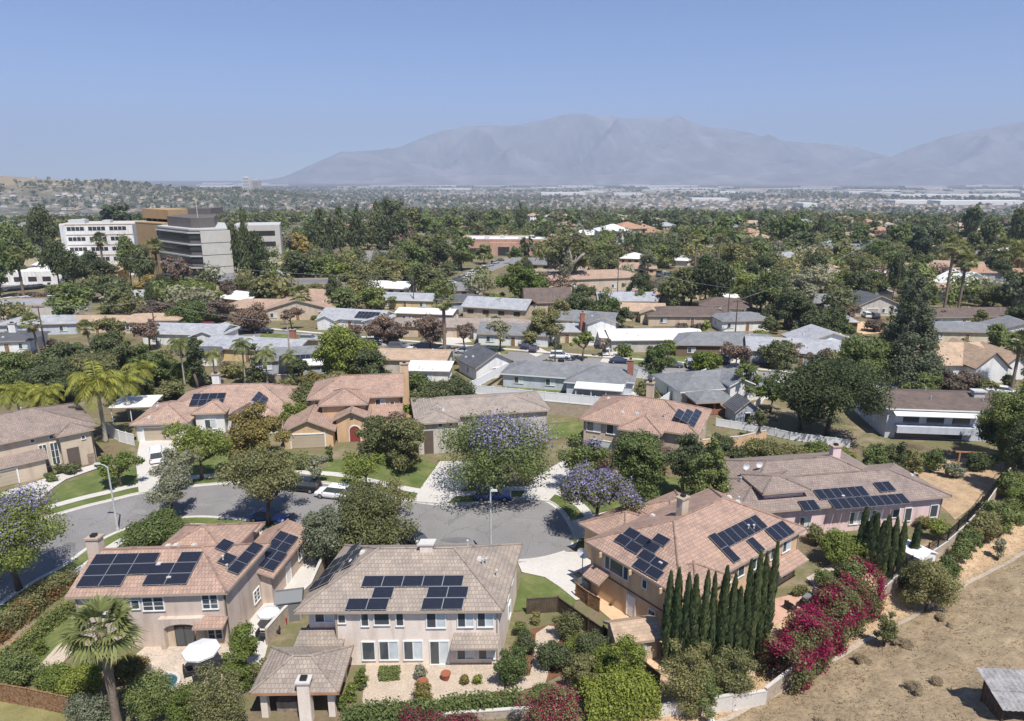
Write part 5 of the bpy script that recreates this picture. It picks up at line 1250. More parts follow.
# red gazebo and dark playhouse in its garden
gx_, gy_, _ = GP(714, 416); gz_ = house('open red timber gazebo with grey hip roof in the garden', (gx_ - 3, gy_, 0), R(8), [B(0, 6.5, 0, 5, 2.6, 'hip', 'x', 22, .5, wall='none')], 'brick_red', 'roof_grey', cat='gazebo', name='gazebo', hi=False)
for x in (.2, 3.2, 6.3):
    for y in (.2, 4.8): m = MB(); m.bb(x - .1, x + .1, y - .1, y + .1, -.1, 2.65); m.build('post', 'brick_red', gz_.root)
for q_ in ((.15, .25, 1.0), (4.75, 4.85, 1.6)): m = MB(); m.bb(.2, 6.3, q_[0], q_[1], .1, q_[2]); m.build('railing', 'brick_red', gz_.root)
px_, py_, _ = GP(747, 424); house('small dark green playhouse with steep grey gable roof', (px_ - 2, py_, 0), R(10), [B(0, 4.2, 0, 3.6, 2.3, 'hip', 'y', 38, .4, ends=('gable', 'gable'))], 'siding_grey', 'roof_darkgrey', [(0, 'F', 2.1, .1, 1.0, 1.7, 'door', 'black_metal')], cat='playhouse', name='playhouse')
# white balcony house with brown roof
mC = mid(951, 440, 20, 10, -6, 'roof_darkbrown', 'siding_blue', 'pale blue grey split level house with brown roof and long white balcony awning', 'the pale house with the balcony awning', form='gable', h=5.0, pitch=13, win=0, side=False, trim='trim_white')
for (u, z_, w_, h_, k_) in ((3.6, 2.6, 2.4, 1.0, 'dark'), (7.2, 2.6, 2.6, 1.2, 'dark'), (11, 2.6, 2.6, 1.2, 'dark'), (16, .1, 1.1, 2.1, 'dark'), (19.4, 1.4, 1.0, 1.0, 'win1'), (19.4, 4.2, 1.3, .9, 'win1'), (6.5, .1, 10, 1.0, 'dark')): add_window(mC.root, mC.blocks[0], 'F', u, z_, w_, h_, k_, False)
m = MB(); m.bb(1.2, 13, -1.2, .0, 1.3, 2.4); m.build('balcony', 'siding_blue', mC.root)
m = MB(); m.add([(0.6, -1.5, 4.25), (13.4, -1.5, 4.25), (13.4, .05, 4.75), (.6, .05, 4.75), (0.6, -1.5, 4.15), (13.4, -1.5, 4.15), (13.4, .05, 4.63), (.6, .05, 4.63)], [(0, 1, 2, 3), (7, 6, 5, 4), (0, 4, 5, 1), (1, 5, 6, 2), (3, 7, 4, 0)]); m.build('awning', 'roof_white', mC.root)
m = MB(); m.bb(14.2, 15.8, 3.5, 4.7, 6.0, 6.9); m.bb(14.0, 16.0, 3.3, 4.9, 6.9, 7.1); m.build('air_conditioner', 'galv', mC.roof)
mid(902, 432, 7, 12, -4, 'roof_lightgrey', 'stucco_white', 'narrow white building with light grey roof between oak and balcony house', form='gable', axis='y', h=3.2, win=1)

M_ = [
 # px, py, w, d, rot, roof, wall, label, short, kwargs
 (38, 335, 19, 10, 8, 'roof_lightgrey', 'siding_blue', 'white sided house with wide pale grey hip roof beside the car park', 'the pale hip roofed house by the car park', dict(pitch=14)),
 (98, 333, 26, 9, -2, 'roof_tan', 'stucco_sand', 'long low building with sandy gravel coloured roof behind the hedges', 'the sandy roofed long building', dict(pitch=8, form='gable')),
 (150, 331, 15, 9, 4, 'roof_tan', 'stucco_sand', 'small house with pale sand roof next to a utility pole', None, dict(pitch=12)),
 (8, 353, 10, 9, 10, 'roof_darkgrey', 'stucco_white', 'dark roofed house with white chimney cut by the left edge', None, dict(chim=[(5, 4, 6.2, 1.5, 'stucco_white')])),
 (136, 306, 20, 12, 10, 'roof_lightgrey', 'stucco_grey', 'grey roofed low house below the white hospital wing', 'the grey roofed house below the hospital', dict(pitch=12)),
 (25, 318, 26, 12, 2, 'roof_lightgrey', 'stucco_grey', 'flat grey roofed block beside the two parking lots', None, dict(form='flat', h=3.4)),
 (182, 345, 20, 9, -6, 'roof_lightgrey', 'stucco_white', 'white gabled house with light grey roof and two small gable windows', 'the white gabled house', dict(form='gable', pitch=18, extra=[B(14, 20.5, -2.5, 8, 2.9, 'hip', 'y', 20, .4, ends=('gable', 'gable'))], trim='trim_white')),
 (248, 362, 23, 11, -12, 'roof_lightgrey', 'stucco_yellow', 'yellow walled house with broad pale grey roof and brick chimney', 'the yellow walled house', dict(form='gable', pitch=14, chim=[(19, 7, 6.2, 1.3, 'brick_red')])),
 (203, 366, 6, 5, 4, 'roof_darkgrey', 'stucco_white', 'small white shed with dark hip roof behind the row of small palms', None, dict(win=1, cat='shed', name='shed')),
 (258, 318, 22, 11, -4, 'roof_rosybrown', 'stucco_cream', 'cream house with wide tan brown hip roof behind purple leaved trees', 'the cream house with the tan hip roof', dict(garage=0)),
 (298, 320, 20, 12, 8, 'roof_rosybrown', 'stucco_sand', 'tan brown roofed house left of the house with black roof panels', None, dict(form='gable', axis='y', pitch=16)),
 (350, 329, 18, 9, -14, 'roof_lightgrey', 'stucco_white', 'white and grey house with two black solar blocks on its roof', 'the white house with black roof panels', dict(form='gable', pitch=20, solar=('F', 357, 316, 6, 2), extra=[B(1, 6, -3, 7, 2.9, 'hip', 'y', 24, .4, ends=('gable', 'gable')), B(14, 19, -2, 7, 2.8, 'hip', 'y', 18, .4, ends=('gable', 'gable'))], trim='trim_white')),
 (296, 372, 17, 9, 12, 'roof_grey', 'siding_grey', 'grey house with long blue solar rows behind the utility pole', 'the grey house with blue solar rows', dict(pitch=18, solar=('F', 281, 362, 8, 2))),
 (326, 377, 9, 6, 8, 'roof_white', 'siding_grey', 'grey lean-to with flat white carport roof', None, dict(form='shed', pitch=3, win=1, name='carport', cat='carport', h=2.6)),
 (403, 373, 18, 9, -6, 'roof_tan', 'stucco_grey', 'low house with tan gravel roof and roof air conditioner', 'the low tan roofed house', dict(form='gable', pitch=10)),
 (428, 385, 8, 5, -4, 'roof_white', 'stucco_white', 'white canopied outbuilding behind dark garden trees', None, dict(form='shed', pitch=5, win=1, name='shed', cat='shed')),
 (405, 309, 17, 9, -8, 'roof_lightgrey', 'stucco_yellow', 'pale yellow house with light grey roof beside a utility pole', 'the pale yellow house', dict(form='gable', pitch=17, trim='trim_white')),
 (424, 324, 16, 8, -10, 'roof_white', 'stucco_sand', 'house with bright white low roof left of the tall palm', None, dict(form='gable', pitch=10)),
 (465, 311, 15, 9, 10, 'roof_darkgrey', 'siding_grey', 'dark slate roofed house below the row of parked cars', 'the dark slate roofed house', dict(pitch=18)),
 (420, 337, 15, 9, -2, 'roof_taupe', 'stucco_sand', 'taupe roofed house half hidden by purple leaved trees', None, dict(pitch=12)),
 (470, 338, 24, 10, -3, 'roof_taupe', 'stucco_sand', 'long taupe roofed house with brown garage right of the tall palm', 'the long taupe roofed house', dict(pitch=13, garage=2)),
 (505, 340, 16, 10, -5, 'roof_taupe', 'stucco_white', 'hip roofed taupe house behind the white walled grey roofed one', None, dict(pitch=16)),
 (513, 346, 17, 10, -8, 'roof_grey', 'stucco_white', 'white walled house with grey roof and two parked dark cars at its right', 'the white walled grey roofed house', dict(form='gable', axis='x', pitch=18)),
 (496, 378, 9, 8, 30, 'roof_darkgrey', 'stucco_white', 'small house with dark gable roof outside the white fence corner', None, dict(form='gable', axis='y', pitch=28, win=1)),
 (594, 291, 38, 16, 14, 'roof_rosybrown', 'stucco_sand', 'large building with broad rust brown sloping roof behind the pale bare eucalyptus', 'the large rust brown roof', dict(pitch=13, h=4.5, win=5)),
 (549, 312, 14, 10, 6, 'roof_darkbrown', 'stucco_sand', 'house with steep dark brown gable roof and a white dormer', 'the steep dark brown roof', dict(form='gable', pitch=34, h=3.2)),
 (601, 345, 7, 7, 8, 'roof_grey', 'stucco_white', 'narrow white two storey house with grey roof beside a brick chimney', 'the narrow white two storey house', dict(h=5.6, win=2, pitch=20, form='gable', axis='y', chim=[(-.6, 3, 7.5, 1.1, 'brick_red', -.2)])),
 (626, 350, 12, 8, -3, 'roof_white', 'stucco_white', 'white garage with flat bright white roof', 'the white flat garage', dict(form='gable', pitch=7, win=0, garage=0, name='garage', cat='garage')),
 (658, 352, 22, 12, 2, 'roof_white', 'stucco_grey', 'grey house under a broad bright white roof', 'the broad white roof', dict(form='gable', pitch=10)),
 (636, 321, 16, 9, -6, 'roof_tan', 'stucco_cream', 'cream house with two tan gable roofs', 'the twin tan gables', dict(form='gable', pitch=18, extra=[B(9, 15, -3, 6, 2.9, 'hip', 'y', 20, .4, ends=('gable', 'gable'))])),
 (567, 343, 12, 8, -4, 'roof_lightgrey', 'stucco_cream', 'cream house with pale roof left of the bright green street tree', None, dict(form='gable', pitch=16)),
 (692, 326, 24, 11, -2, 'roof_darkbrown', 'stucco_sand', 'house with wide dark brown hip roof under the large dark pines', 'the wide dark brown hip roof', dict(pitch=15)),
 (748, 307, 14, 9, 0, 'roof_white', 'stucco_sand', 'low cream building with flat roof and black solar block', 'the flat roof with the black solar block', dict(form='gable', pitch=6, solar=('F', 742, 297, 7, 2))),
 (747, 331, 14, 9, 6, 'roof_grey', 'stucco_white', 'white house with grey hip roof between two utility poles', 'the white house by the utility poles', dict(pitch=16)),
 (722, 357, 21, 10, -3, 'roof_grey', 'siding_brown', 'brown walled house with grey hip roof and green front lawn', 'the grey hip roof with the green lawn', dict(pitch=19, extra=[B(14, 24, 2, 11, 2.8, 'hip', 'x', 15, .5)])),
 (800, 365, 22, 11, -14, 'roof_lightgrey', 'siding_grey', 'house with large plain light grey gable roof above the oak', 'the large light grey roof', dict(form='gable', pitch=17, trim='trim_white')),
 (830, 355, 14, 9, 6, 'roof_lightgrey', 'stucco_white', 'white gable fronted house right of the large light grey roof', None, dict(form='gable', axis='y', pitch=18)),
 (825, 332, 16, 10, -6, 'roof_lightgrey', 'siding_brown', 'brown house with pale grey folded roof and white chimney', 'the brown house with the folded grey roof', dict(pitch=16, chim=[(9, 4, 6.4, 1.1, 'stucco_white')])),
 (832, 312, 20, 11, 3, 'roof_grey', 'stucco_grey', 'house with long slate grey hip roof among plum trees', 'the long slate grey roof', dict(garage=1)),
 (878, 316, 15, 10, 6, 'roof_darkgrey', 'stucco_grey', 'dark grey gabled house with cars in front of the big deodar', 'the dark grey gabled house', dict(form='gable', axis='y', pitch=22, garage=1)),
 (976, 327, 30, 11, 4, 'roof_darkbrown', 'stucco_white', 'long house with grey brown roof and white double garage', 'the long grey brown roofed house', dict(form='gable', pitch=14, garage=3, win=3)),
 (966, 343, 20, 10, -6, 'roof_grey', 'stucco_cream', 'house with layered blue grey hip roofs above the mock tudor house', None, dict(pitch=15)),
 (955, 378, 15, 11, 2, 'roof_tan', 'stucco_white', 'mock tudor house with two white half timbered gables and tan roof', 'the mock tudor house', dict(form='gable', pitch=30, win=2, extra=[B(9, 15.5, -3.5, 9, 3.3, 'hip', 'y', 42, .5, ends=('gable', 'gable')), B(16.2, 21.5, -1.5, 9, 3.0, 'hip', 'y', 40, .5, ends=('gable', 'gable'))], trim='trim_brown')),
 (1022, 342, 12, 9, -12, 'roof_grey', 'stucco_white', 'grey roofed white house at the right edge', None, dict(form='gable', axis='y', pitch=18)),
 (972, 292, 18, 10, 10, 'roof_white', 'stucco_white', 'white house with two peaked white trimmed gables behind a brown fence', 'the white peaked house', dict(form='gable', axis='y', pitch=24, trim='trim_white', extra=[B(10, 20, -3, 8, 2.9, 'hip', 'y', 20, .5, ends=('gable', 'gable'))])),
 (990, 286, 24, 12, -6, 'roof_orange', 'siding_grey', 'dark walled house with flat rust orange roof', 'the rust orange flat roof', dict(form='gable', pitch=9, h=5)),
 (1005, 298, 10, 9, 4, 'roof_darkgrey', 'siding_grey', 'dark grey box house with white framed front', None, dict(form='gable', pitch=12, h=4.6)),
 (700, 300, 16, 10, 4, 'roof_rosybrown', 'stucco_sand', 'rosy brown roofed house behind the dark pine clump', None, dict()),
 (660, 303, 16, 9, -4, 'roof_rosybrown', 'stucco_sand', 'small rosy brown roofed house left of the dark pine clump', None, dict(pitch=12)),
 (312, 296, 24, 12, 6, 'roof_grey', 'stucco_grey', 'flat olive grey roofed block half sunk in trees', None, dict(form='flat', h=4)),
 (520, 284, 12, 9, 8, 'roof_darkbrown', 'siding_brown', 'low dark brown building by palms and parked cars', None, dict(pitch=10)),
]
MIDH = []
for (px, py, w, d, rot, roof, wall, label, short, kw) in M_:
    MIDH.append(mid(px, py, w, d, rot, roof, wall, label, short, **kw))

# ------------------------------------------------------------------ large buildings
def block(root, b, wall, nm='wall'):
    m = MB(); m.prism(b[0], b[1], b[2]); return m.build(nm, wall, root)
# white hospital wing
x0, y0, _ = G(66, 277); x1, y1, _ = G(139, 275); wz = math.atan2(y1 - y0, x1 - x0); wl = math.hypot(x1 - x0, y1 - y0)
hw = thing('hospital_wing', 'long white hospital wing with five rows of dark ribbon windows', 'building', (x0, y0, 0), wz)
HT = 21.0; m = MB(); m.prism([(-1.5, 6), (0, 1.5), (2.5, 0), (wl, 0), (wl, 22), (-1.5, 22)], -1, HT); m.build('wall', 'stucco_white', hw)
m = MB(); m.prism([(-1.2, 6), (.3, 1.8), (2.7, .3), (wl - .3, .3), (wl - .3, 21.7), (-1.2, 21.7)], HT, HT + .08, 0); m.build('roof', 'concrete_pale', hw)
for k in range(5):
    z = 2.2 + k * 4.1
    for j in range(3):
        a = 3.2 + j * (wl - 4) / 3; m = MB(); m.bb(a, a + (wl - 4) / 3 - 1.6, -.07, .02, z, z + 1.5); 
        for q in range(1, 4): m.bb(a + q * ((wl - 4) / 3 - 1.6) / 4 - .08, a + q * ((wl - 4) / 3 - 1.6) / 4 + .08, -.12, .02, z, z + 1.5, 1)
        m.build('window_band', ['darkglass', 'trim_white'], hw)
    m = MB(); m.bb(2.6, wl, -.10, .02, z + 2.2, z + 2.55); m.build('wall_band', 'trim_tan', hw)
m = MB(); m.bb(2, 8, 6, 11, HT + .08, HT + 1.6); m.build('roof_plant', 'galv', hw); m = MB(); m.bb(14, 17, 8, 12, HT + .08, HT + 1.2); m.build('roof_plant', 'galv', hw); land('the white hospital wing', (x0 + 15, y0))
# tan blank tower and the grey glass block
x2, y2, _ = G(138, 279); x3, y3, _ = G(164, 283)
tt = thing('stair_tower', 'blank tan tower between white hospital wing and grey glass block', 'building', (x2, y2, 0), math.atan2(y3 - y2, x3 - x2)); tl_ = math.hypot(x3 - x2, y3 - y2)
m = MB(); m.bb(.05, tl_, 2, 20, -1, 22.2); m.build('wall', 'tower_tan', tt); m = MB(); m.bb(-.05, tl_ + .1, 1.9, 20.1, 22.2, 22.6); m.build('coping', 'tower_tan', tt)
m = MB(); m.bb(-1.5, tl_ - 1.5, 6, 16, 23.8, 27.4); m.build('penthouse', 'tower_tan', tt); m = MB()
for a in (-1, 3, 7): m.bb(a, a + 1, 7, 15, 22.6, 23.8)
m.build('penthouse_frame', 'black_metal', tt); land('the tan hospital tower', (x2 + 5, y2))
P0 = GP(164, 284)[:2]; P1 = GP(196, 291)[:2]; P2 = GP(208, 291)[:2]; P3 = GP(234, 289)[:2]; P4 = GP(236, 286)[:2]
gb = thing('office_block', 'grey glass hospital block with stepped dark window bands and pale concrete end', 'building', (P1[0], P1[1], 0))
rel = lambda p: (p[0] - P1[0], p[1] - P1[1])
foot = [rel(P0), rel(P1), rel(P2), rel(P3), (rel(P3)[0] - 13, rel(P3)[1] + 30), (rel(P0)[0], rel(P0)[1] + 30)]
def inset(ps, k):
    cx = sum(p[0] for p in ps) / len(ps); cy = sum(p[1] for p in ps) / len(ps); return [(cx + (p[0] - cx) * k, cy + (p[1] - cy) * k) for p in ps]
HB = 21.5
m = MB(); m.prism(foot, -1, HB); m.build('wall', 'spandrel', gb)
for k in range(5):
    z = 3.0 + k * 4.1
    for a, b_ in ((foot[0], foot[1]), (foot[1], foot[2])):
        r = math.atan2(b_[1] - a[1], b_[0] - a[0]); c = ((a[0] + b_[0]) / 2 + math.sin(r) * .12, (a[1] + b_[1]) / 2 - math.cos(r) * .12); ln = math.hypot(b_[0] - a[0], b_[1] - a[1])
        m = MB(); m.box((c[0], c[1], z), (ln, .3, 1.9), r); m.build('window_band', 'darkglass', gb)
        m = MB(); m.box((c[0] + math.sin(r) * .25, c[1] - math.cos(r) * .25, z + 1.25), (ln, .5, .45), r); m.build('ledge', 'galv', gb)
a, b_ = foot[2], foot[3]; r = math.atan2(b_[1] - a[1], b_[0] - a[0]); ln = math.hypot(b_[0] - a[0], b_[1] - a[1])
for k in range(5):
    m = MB(); m.box(((a[0] + b_[0]) / 2 + math.sin(r) * .5, (a[1] + b_[1]) / 2 - math.cos(r) * .5, 2.1 + k * 4.28), (ln + 1.0, 1.2, 4.05), r); m.build('concrete_panel', 'concrete_pale', gb)
m = MB(); m.prism(inset(foot, .985), HB, HB + .5); m.build('roof', 'galv', gb)
m = MB(); m.prism(inset([foot[0], foot[1], foot[2], (foot[3][0] - 2, foot[3][1]), foot[4], foot[5]], .72), HB + .5, HB + 4.0); m.build('penthouse', 'spandrel', gb)
m = MB(); m.bb(rel(P0)[0] + 6, rel(P0)[0] + 15, rel(P0)[1] + 14, rel(P0)[1] + 26, HB + 4.0, HB + 6.2); m.build('roof_plant', 'spandrel', gb)
m = MB(); m.tube([(1, 6, HB + 3.8), (1, 6, HB + 10)], .12, 6); m.build('mast', 'galv', gb); land('the grey glass block', P2)
# right pale wing with dark bands
xr, yr, _ = GP(238, 276); rw = thing('office_wing', 'pale concrete wing with two dark window bands right of the grey glass block', 'building', (xr, yr, 0), R(16)); 
m = MB(); m.bb(0, 18, 0, 18, -1, 20.5); m.build('wall', 'concrete_pale', rw); m = MB(); m.bb(.3, 17.7, .3, 17.7, 20.5, 20.6); m.build('roof', 'galv', rw)
for z in (3, 7.4, 11.8, 16.2): m = MB(); m.bb(1, 16, -.08, .05, z, z + 2); m.build('window_band', 'darkglass', rw)
# low white medical building by the car park
wx, wy, _ = G(30, 287); lw = thing('medical_building', 'low white flat roofed medical building beside the car park', 'building', (wx - 16, wy + 4, 0), R(8)); m = MB(); m.bb(0, 26, 0, 16, -1, 5); m.bb(14, 26, 10, 26, -1, 9.5); m.build('wall', 'stucco_white', lw)
m = MB(); m.bb(.2, 13.8, .2, 15.8, 5, 5.08); m.bb(14.2, 25.8, 10.2, 25.8, 9.5, 9.58); m.build('roof', 'roof_white', lw)
for a in (2, 7, 12, 17): m = MB(); m.bb(a, a + 3, -.06, .05, 1.2, 3); m.build('window', 'darkglass', lw)
land('the low white medical building', (wx, wy))
# salmon commercial building with white roof
sx, sy, _ = G(506, 255); sb = thing('shopping_building', 'salmon walled flat roofed commercial building with dark doorways', 'building', (sx - 24, sy, 0), R(-3)); m = MB(); m.bb(0, 46, 0, 26, -1, 7.5); m.bb(16, 30, -2, 0, -1, 6.8); m.build('wall', 'stucco_salmon', sb)
m = MB(); m.bb(.6, 45.4, .6, 25.4, 7.5, 7.6); m.build('roof', 'roof_white', sb)
m = MB(); m.bb(-.15, 46.15, -.15, .5, 7.5, 8.4); m.bb(-.15, .5, .502, 26, 7.5, 8.4); m.bb(45.5, 46.15, .502, 26, 7.5, 8.4); m.bb(.502, 45.498, 25.5, 26.15, 7.5, 8.2); m.build('parapet', 'stucco_salmon', sb)
for a, w_ in ((4, 6), (32, 4), (39, 6)): m = MB(); m.bb(a, a + w_, -.08, .05, .1, 3.6); m.build('opening', 'darkglass', sb)
m = MB(); m.bb(20, 26, -2.1, -1.95, .1, 4.5); m.build('entrance', 'darkglass', sb)
for a, b__ in ((12, 10), (20, 14), (30, 9), (36, 16)): m = MB(); m.bb(a, a + 2.4, b__, b__ + 2, 7.6, 9.1); m.build('roof_plant', 'galv', sb)
land('the salmon commercial building', (sx, sy))

# ================================================================== STREET FURNITURE, FENCES, CARS
street_lamp((118, 531), 466, 'tall pale street lamp on the left kerb in front of the small round tree', (-.95, .3), 1.2)
street_lamp((491, 561), 486, 'tall pale street lamp at the cul-de-sac behind the beige house ridge', (.3, -.95), 1.0)
def heading(a, b): p, q = GP(*a), GP(*b); return math.atan2(q[1] - p[1], q[0] - p[0])
car(334, 497, heading((352, 497), (318, 493)), 'suv', 'paint_white', 'white SUV parked at the far kerb in front of the green lawn')
car(303, 490, heading((320, 492), (288, 489)), 'suv', 'paint_black', 'black car parked directly ahead of the white SUV')
car(269, 521, heading((250, 518), (290, 523)), 'sedan', 'paint_blue', 'bright blue sedan parked in tree shade behind the red roof')
car(417, 548, heading((405, 540), (425, 552)), 'suv', 'paint_black', 'small black car parked by the near kerb beside the big bushy tree')
car(493, 499, heading((470, 498), (515, 498)), 'suv', 'paint_blue', 'blue SUV parked beneath the large jacaranda')
car(157, 459, heading((158, 470), (157, 455)), 'van', 'paint_white', 'white van parked on the driveway of the white house')
car(300, 505 - 24, heading((296, 476), (290, 470)), 'sedan', 'paint_blue', 'blue car half hidden by trees on the driveway of the peach house') if False else None
car(211, 328, R(4), 'suv', 'paint_red', 'dark red car parked on the second street behind the white gabled house')
car(263, 333, R(-4), 'pickup', 'paint_black', 'black pickup parked on the second street near purple trees')
car(478, 351, R(176), 'pickup', 'paint_navy', 'dark blue pickup parked on the second street right of the tall palm')
car(412, 353, R(-5), 'sedan', 'paint_white', 'white car parked on the second street left of the tall palm'); car(447, 353, R(80), 'suv', 'paint_black', 'black car parked at the foot of the tall palm')
car(527, 348, R(70), 'suv', 'paint_navy', 'dark blue car parked nearer the house on the driveway'); car(534, 351, R(75), 'sedan', 'paint_navy', 'dark low car parked nearer the street on the driveway')
car(727, 362, R(60), 'suv', 'paint_navy', 'dark blue SUV in front of the grey hip roofed house'); car(720, 308, R(10), 'sedan', 'paint_white', 'white car under the dark pine clump'); car(731, 314, R(5), 'sedan', 'paint_silver', 'silver car left of the white house by the utility poles')
car(866, 317, R(80), 'suv', 'paint_white', 'white car parked on the left in front of the dark grey gabled house'); car(874, 318, R(84), 'suv', 'paint_black', 'black car parked on the right in front of the dark grey gabled house')
car(938, 393, R(170), 'suv', 'paint_white', 'white car parked behind the pale balcony house'); car(951, 395, R(175), 'suv', 'paint_silver', 'silver car parked behind the pale balcony house, right of the white one'); car(1000, 393, R(150), 'sedan', 'paint_white', 'white car on the street at the right edge')
car(352, 330 + 8, R(0), 'sedan', 'paint_black', 'black car on the street behind the big round green tree'); car(372, 345, R(-4), 'suv', 'paint_black', 'black car under the purple brown tree'); 
rc = random.Random(5)
for k in range(8): car(4 + k * 5.2, 291.5 - k * .45, R(78), 'suv', rc.choice(['paint_black', 'paint_navy', 'paint_grey', 'paint_black']), 'dark car in the upper row of the left car park', 'upper row of the left car park', False)
for k in range(7): car(3 + k * 8, 302.5 - k * .5, R(70), rc.choice(['suv', 'sedan']), rc.choice(['paint_white', 'paint_white', 'paint_silver']), 'pale car in the lower row of the left car park', 'lower row of the left car park', False)
for k in range(14): car(rc.uniform(338, 392), rc.uniform(253, 260.5), R(rc.choice([75, 80, -8])), rc.choice(['suv', 'sedan']), rc.choice(['paint_white', 'paint_black', 'paint_silver', 'paint_red', 'paint_navy', 'paint_grey']), 'car in the car park under the tall dark pines', 'car park under the tall dark pines', False)
for k in range(10): car(452 + k * 5.4, 284 - k * 2.55, R(55), rc.choice(['suv', 'sedan']), rc.choice(['paint_white', 'paint_silver', 'paint_white', 'paint_grey']), 'pale car in the row leading up to the salmon building', 'row of cars leading up to the salmon building', False)
for k in range(8): car(rc.uniform(657, 700), rc.uniform(274, 281), R(rc.choice([5, 8, 80])), rc.choice(['suv', 'sedan']), rc.choice(['paint_white', 'paint_black', 'paint_silver', 'paint_navy']), 'car in the car park behind the dark pine clump', 'car park behind the dark pine clump', False)
for k in range(6): car(rc.uniform(606, 640), rc.uniform(284, 293), R(rc.choice([20, 100])), rc.choice(['suv', 'sedan']), rc.choice(['paint_white', 'paint_black', 'paint_silver']), 'car parked right of the rust brown roof', 'cars right of the rust brown roof', False)

for (a, b_, r_, k_, p_) in ((310, 341, -4, 'suv', 'paint_silver'), (330, 342, -4, 'sedan', 'paint_white'), (398, 349, -5, 'suv', 'paint_grey'), (465, 353, -5, 'sedan', 'paint_silver'), (560, 358, -6, 'suv', 'paint_white'), (606, 354, 80, 'suv', 'paint_white'), (620, 363, -6, 'sedan', 'paint_navy'), (672, 367, -6, 'suv', 'paint_grey'), (745, 373, -6, 'sedan', 'paint_white'), (690, 366, 80, 'suv', 'paint_silver'), (250, 331, -5, 'suv', 'paint_white'), (225, 336, -4, 'sedan', 'paint_grey'), (984, 338, 85, 'suv', 'paint_white'), (992, 339, 85, 'sedan', 'paint_black'), (845, 384, -6, 'suv', 'paint_red'), (380, 342, 80, 'suv', 'paint_white'), (436, 338, 85, 'pickup', 'paint_white'), (160, 327, -3, 'sedan', 'paint_white'), (120, 326, -3, 'suv', 'paint_navy')):
    car(a, b_, R(r_), k_, p_, None, None)
# white vinyl fences
TP = [GP(468, 393, 2.3), GP(545, 401, 2.3), GP(608, 407, 2.3), GP(642, 401, 2.3)]; fence([(p[0], p[1], 2.36) for p in TP], 'vinyl', 'white vinyl fence along the back of the grey roofed house garden', 1.6)
fence(W2([(636, 378), (690, 385), (706, 377)], 0), 'vinyl', 'white vinyl fence right of the brick chimney along the dry lawn', 1.9)
fence(W2([(690, 386), (648, 416)], 0), 'vinyl', 'white vinyl fence running down between dry lawn and red hip roof', 1.7)
fence([(TP[0][0] - .2, TP[0][1] + .3, 2.3), (GP(508, 370, 1.2)[0], GP(508, 370, 1.2)[1], 1.2)], 'vinyl', 'white vinyl fence slanting up past the dark gable house', 1.6)
fence(W2([(716, 426), (760, 433), (790, 440), (850, 448)], 0), 'vinyl', 'low white vinyl fence below the big oak', 1.3)
fence(W2([(748, 420), (770, 392), (790, 378)], 0), 'vinyl', 'white vinyl fence climbing left of the big oak', 1.7)
block_wall([(p[0], p[1], 0) for p in TP], 'tan block retaining wall below the white fence behind the red hip roof', 2.3)
block_wall(W2([(244, 385), (272, 382), (312, 384), (345, 388)], 0), 'long pale block wall behind the row of small palms', 1.6)
block_wall(W2([(700, 450), (740, 446), (765, 440)], 0), 'salmon garden wall beside the bushes behind the pink house', 1.6, mat='stucco_peach')
fence(W2([(-10, 700), (30, 707), (72, 716)], 0), 'wood', 'brown wooden board fence by the dry lawn in the lower left corner', 1.7)
fence(W2([(527, 614), (558, 612), (588, 634), (604, 645)], 0), 'dark', 'dark board fence between beige house yard and orange tan house', 1.6)
fence(W2([(603, 640), (634, 668), (660, 690)], 0), 'dark', 'dark board fence running down past the tool shed', 1.4)
fence(W2([(576, 597), (588, 606), (600, 613)], 0), 'wood', 'brown wooden gate fence beside the driveway of the orange tan house', 1.5)
block_wall(W2([(268, 645), (285, 625), (312, 598), (324, 570)], 0), 'tan block wall between red roofed house and beige house', 1.7)
block_wall([G(764, 704), G(800, 676), G(846, 636), G(872, 610), G(890, 592), G(915, 575), G(945, 553), G(965, 534), G(985, 512), G(1008, 478)], 'long tan block wall with concrete cap along the dry slope', 1.5)
fence([(p[0], p[1], p[2] + 1.45) for p in [G(876, 607), G(890, 592), G(915, 575), G(945, 553), G(965, 534), G(985, 512), G(1008, 478)]], 'iron', 'black iron railing on top of the long tan block wall', 1.4)
block_wall([G(660, 716), G(700, 712), G(764, 704)], 'pale retaining wall below the cypress row', 1.2, mat='block_white')
block_wall([G(430, 722), G(480, 719), G(520, 716), G(556, 716)], 'low pale block wall at the bottom edge below the hedge', 0.7, mat='block_wall')
fence(W2([(104, 432), (120, 442), (135, 446)], 0), 'vinyl', 'white gate fence beside the white house garage', 1.9)
# concrete drain at the foot of the hill, soil bank wall above it
dr = []
for s in np.arange(-16, 60, 1.2):
    p = DA + DT * s + DN * (.14 * math.sin(s * .35) + .06 * math.sin(s * 1.3)); dr.append((p[0], p[1]))
m = MB(); 
for i in range(len(dr) - 1):
    n_ = [(DN[0], DN[1])] * 2; q = []
    for (px_, py_), w_ in ((dr[i], -.26), (dr[i], .20), (dr[i + 1], .20), (dr[i + 1], -.26)):
        X, Y = px_ + DN[0] * w_, py_ + DN[1] * w_; q.append((X, Y, float(gz(X, Y)) + .07))
    m.add(q, [(0, 1, 2, 3)])
d_ = m.build('drain_channel', 'block_wall'); d_['kind'] = 'structure'
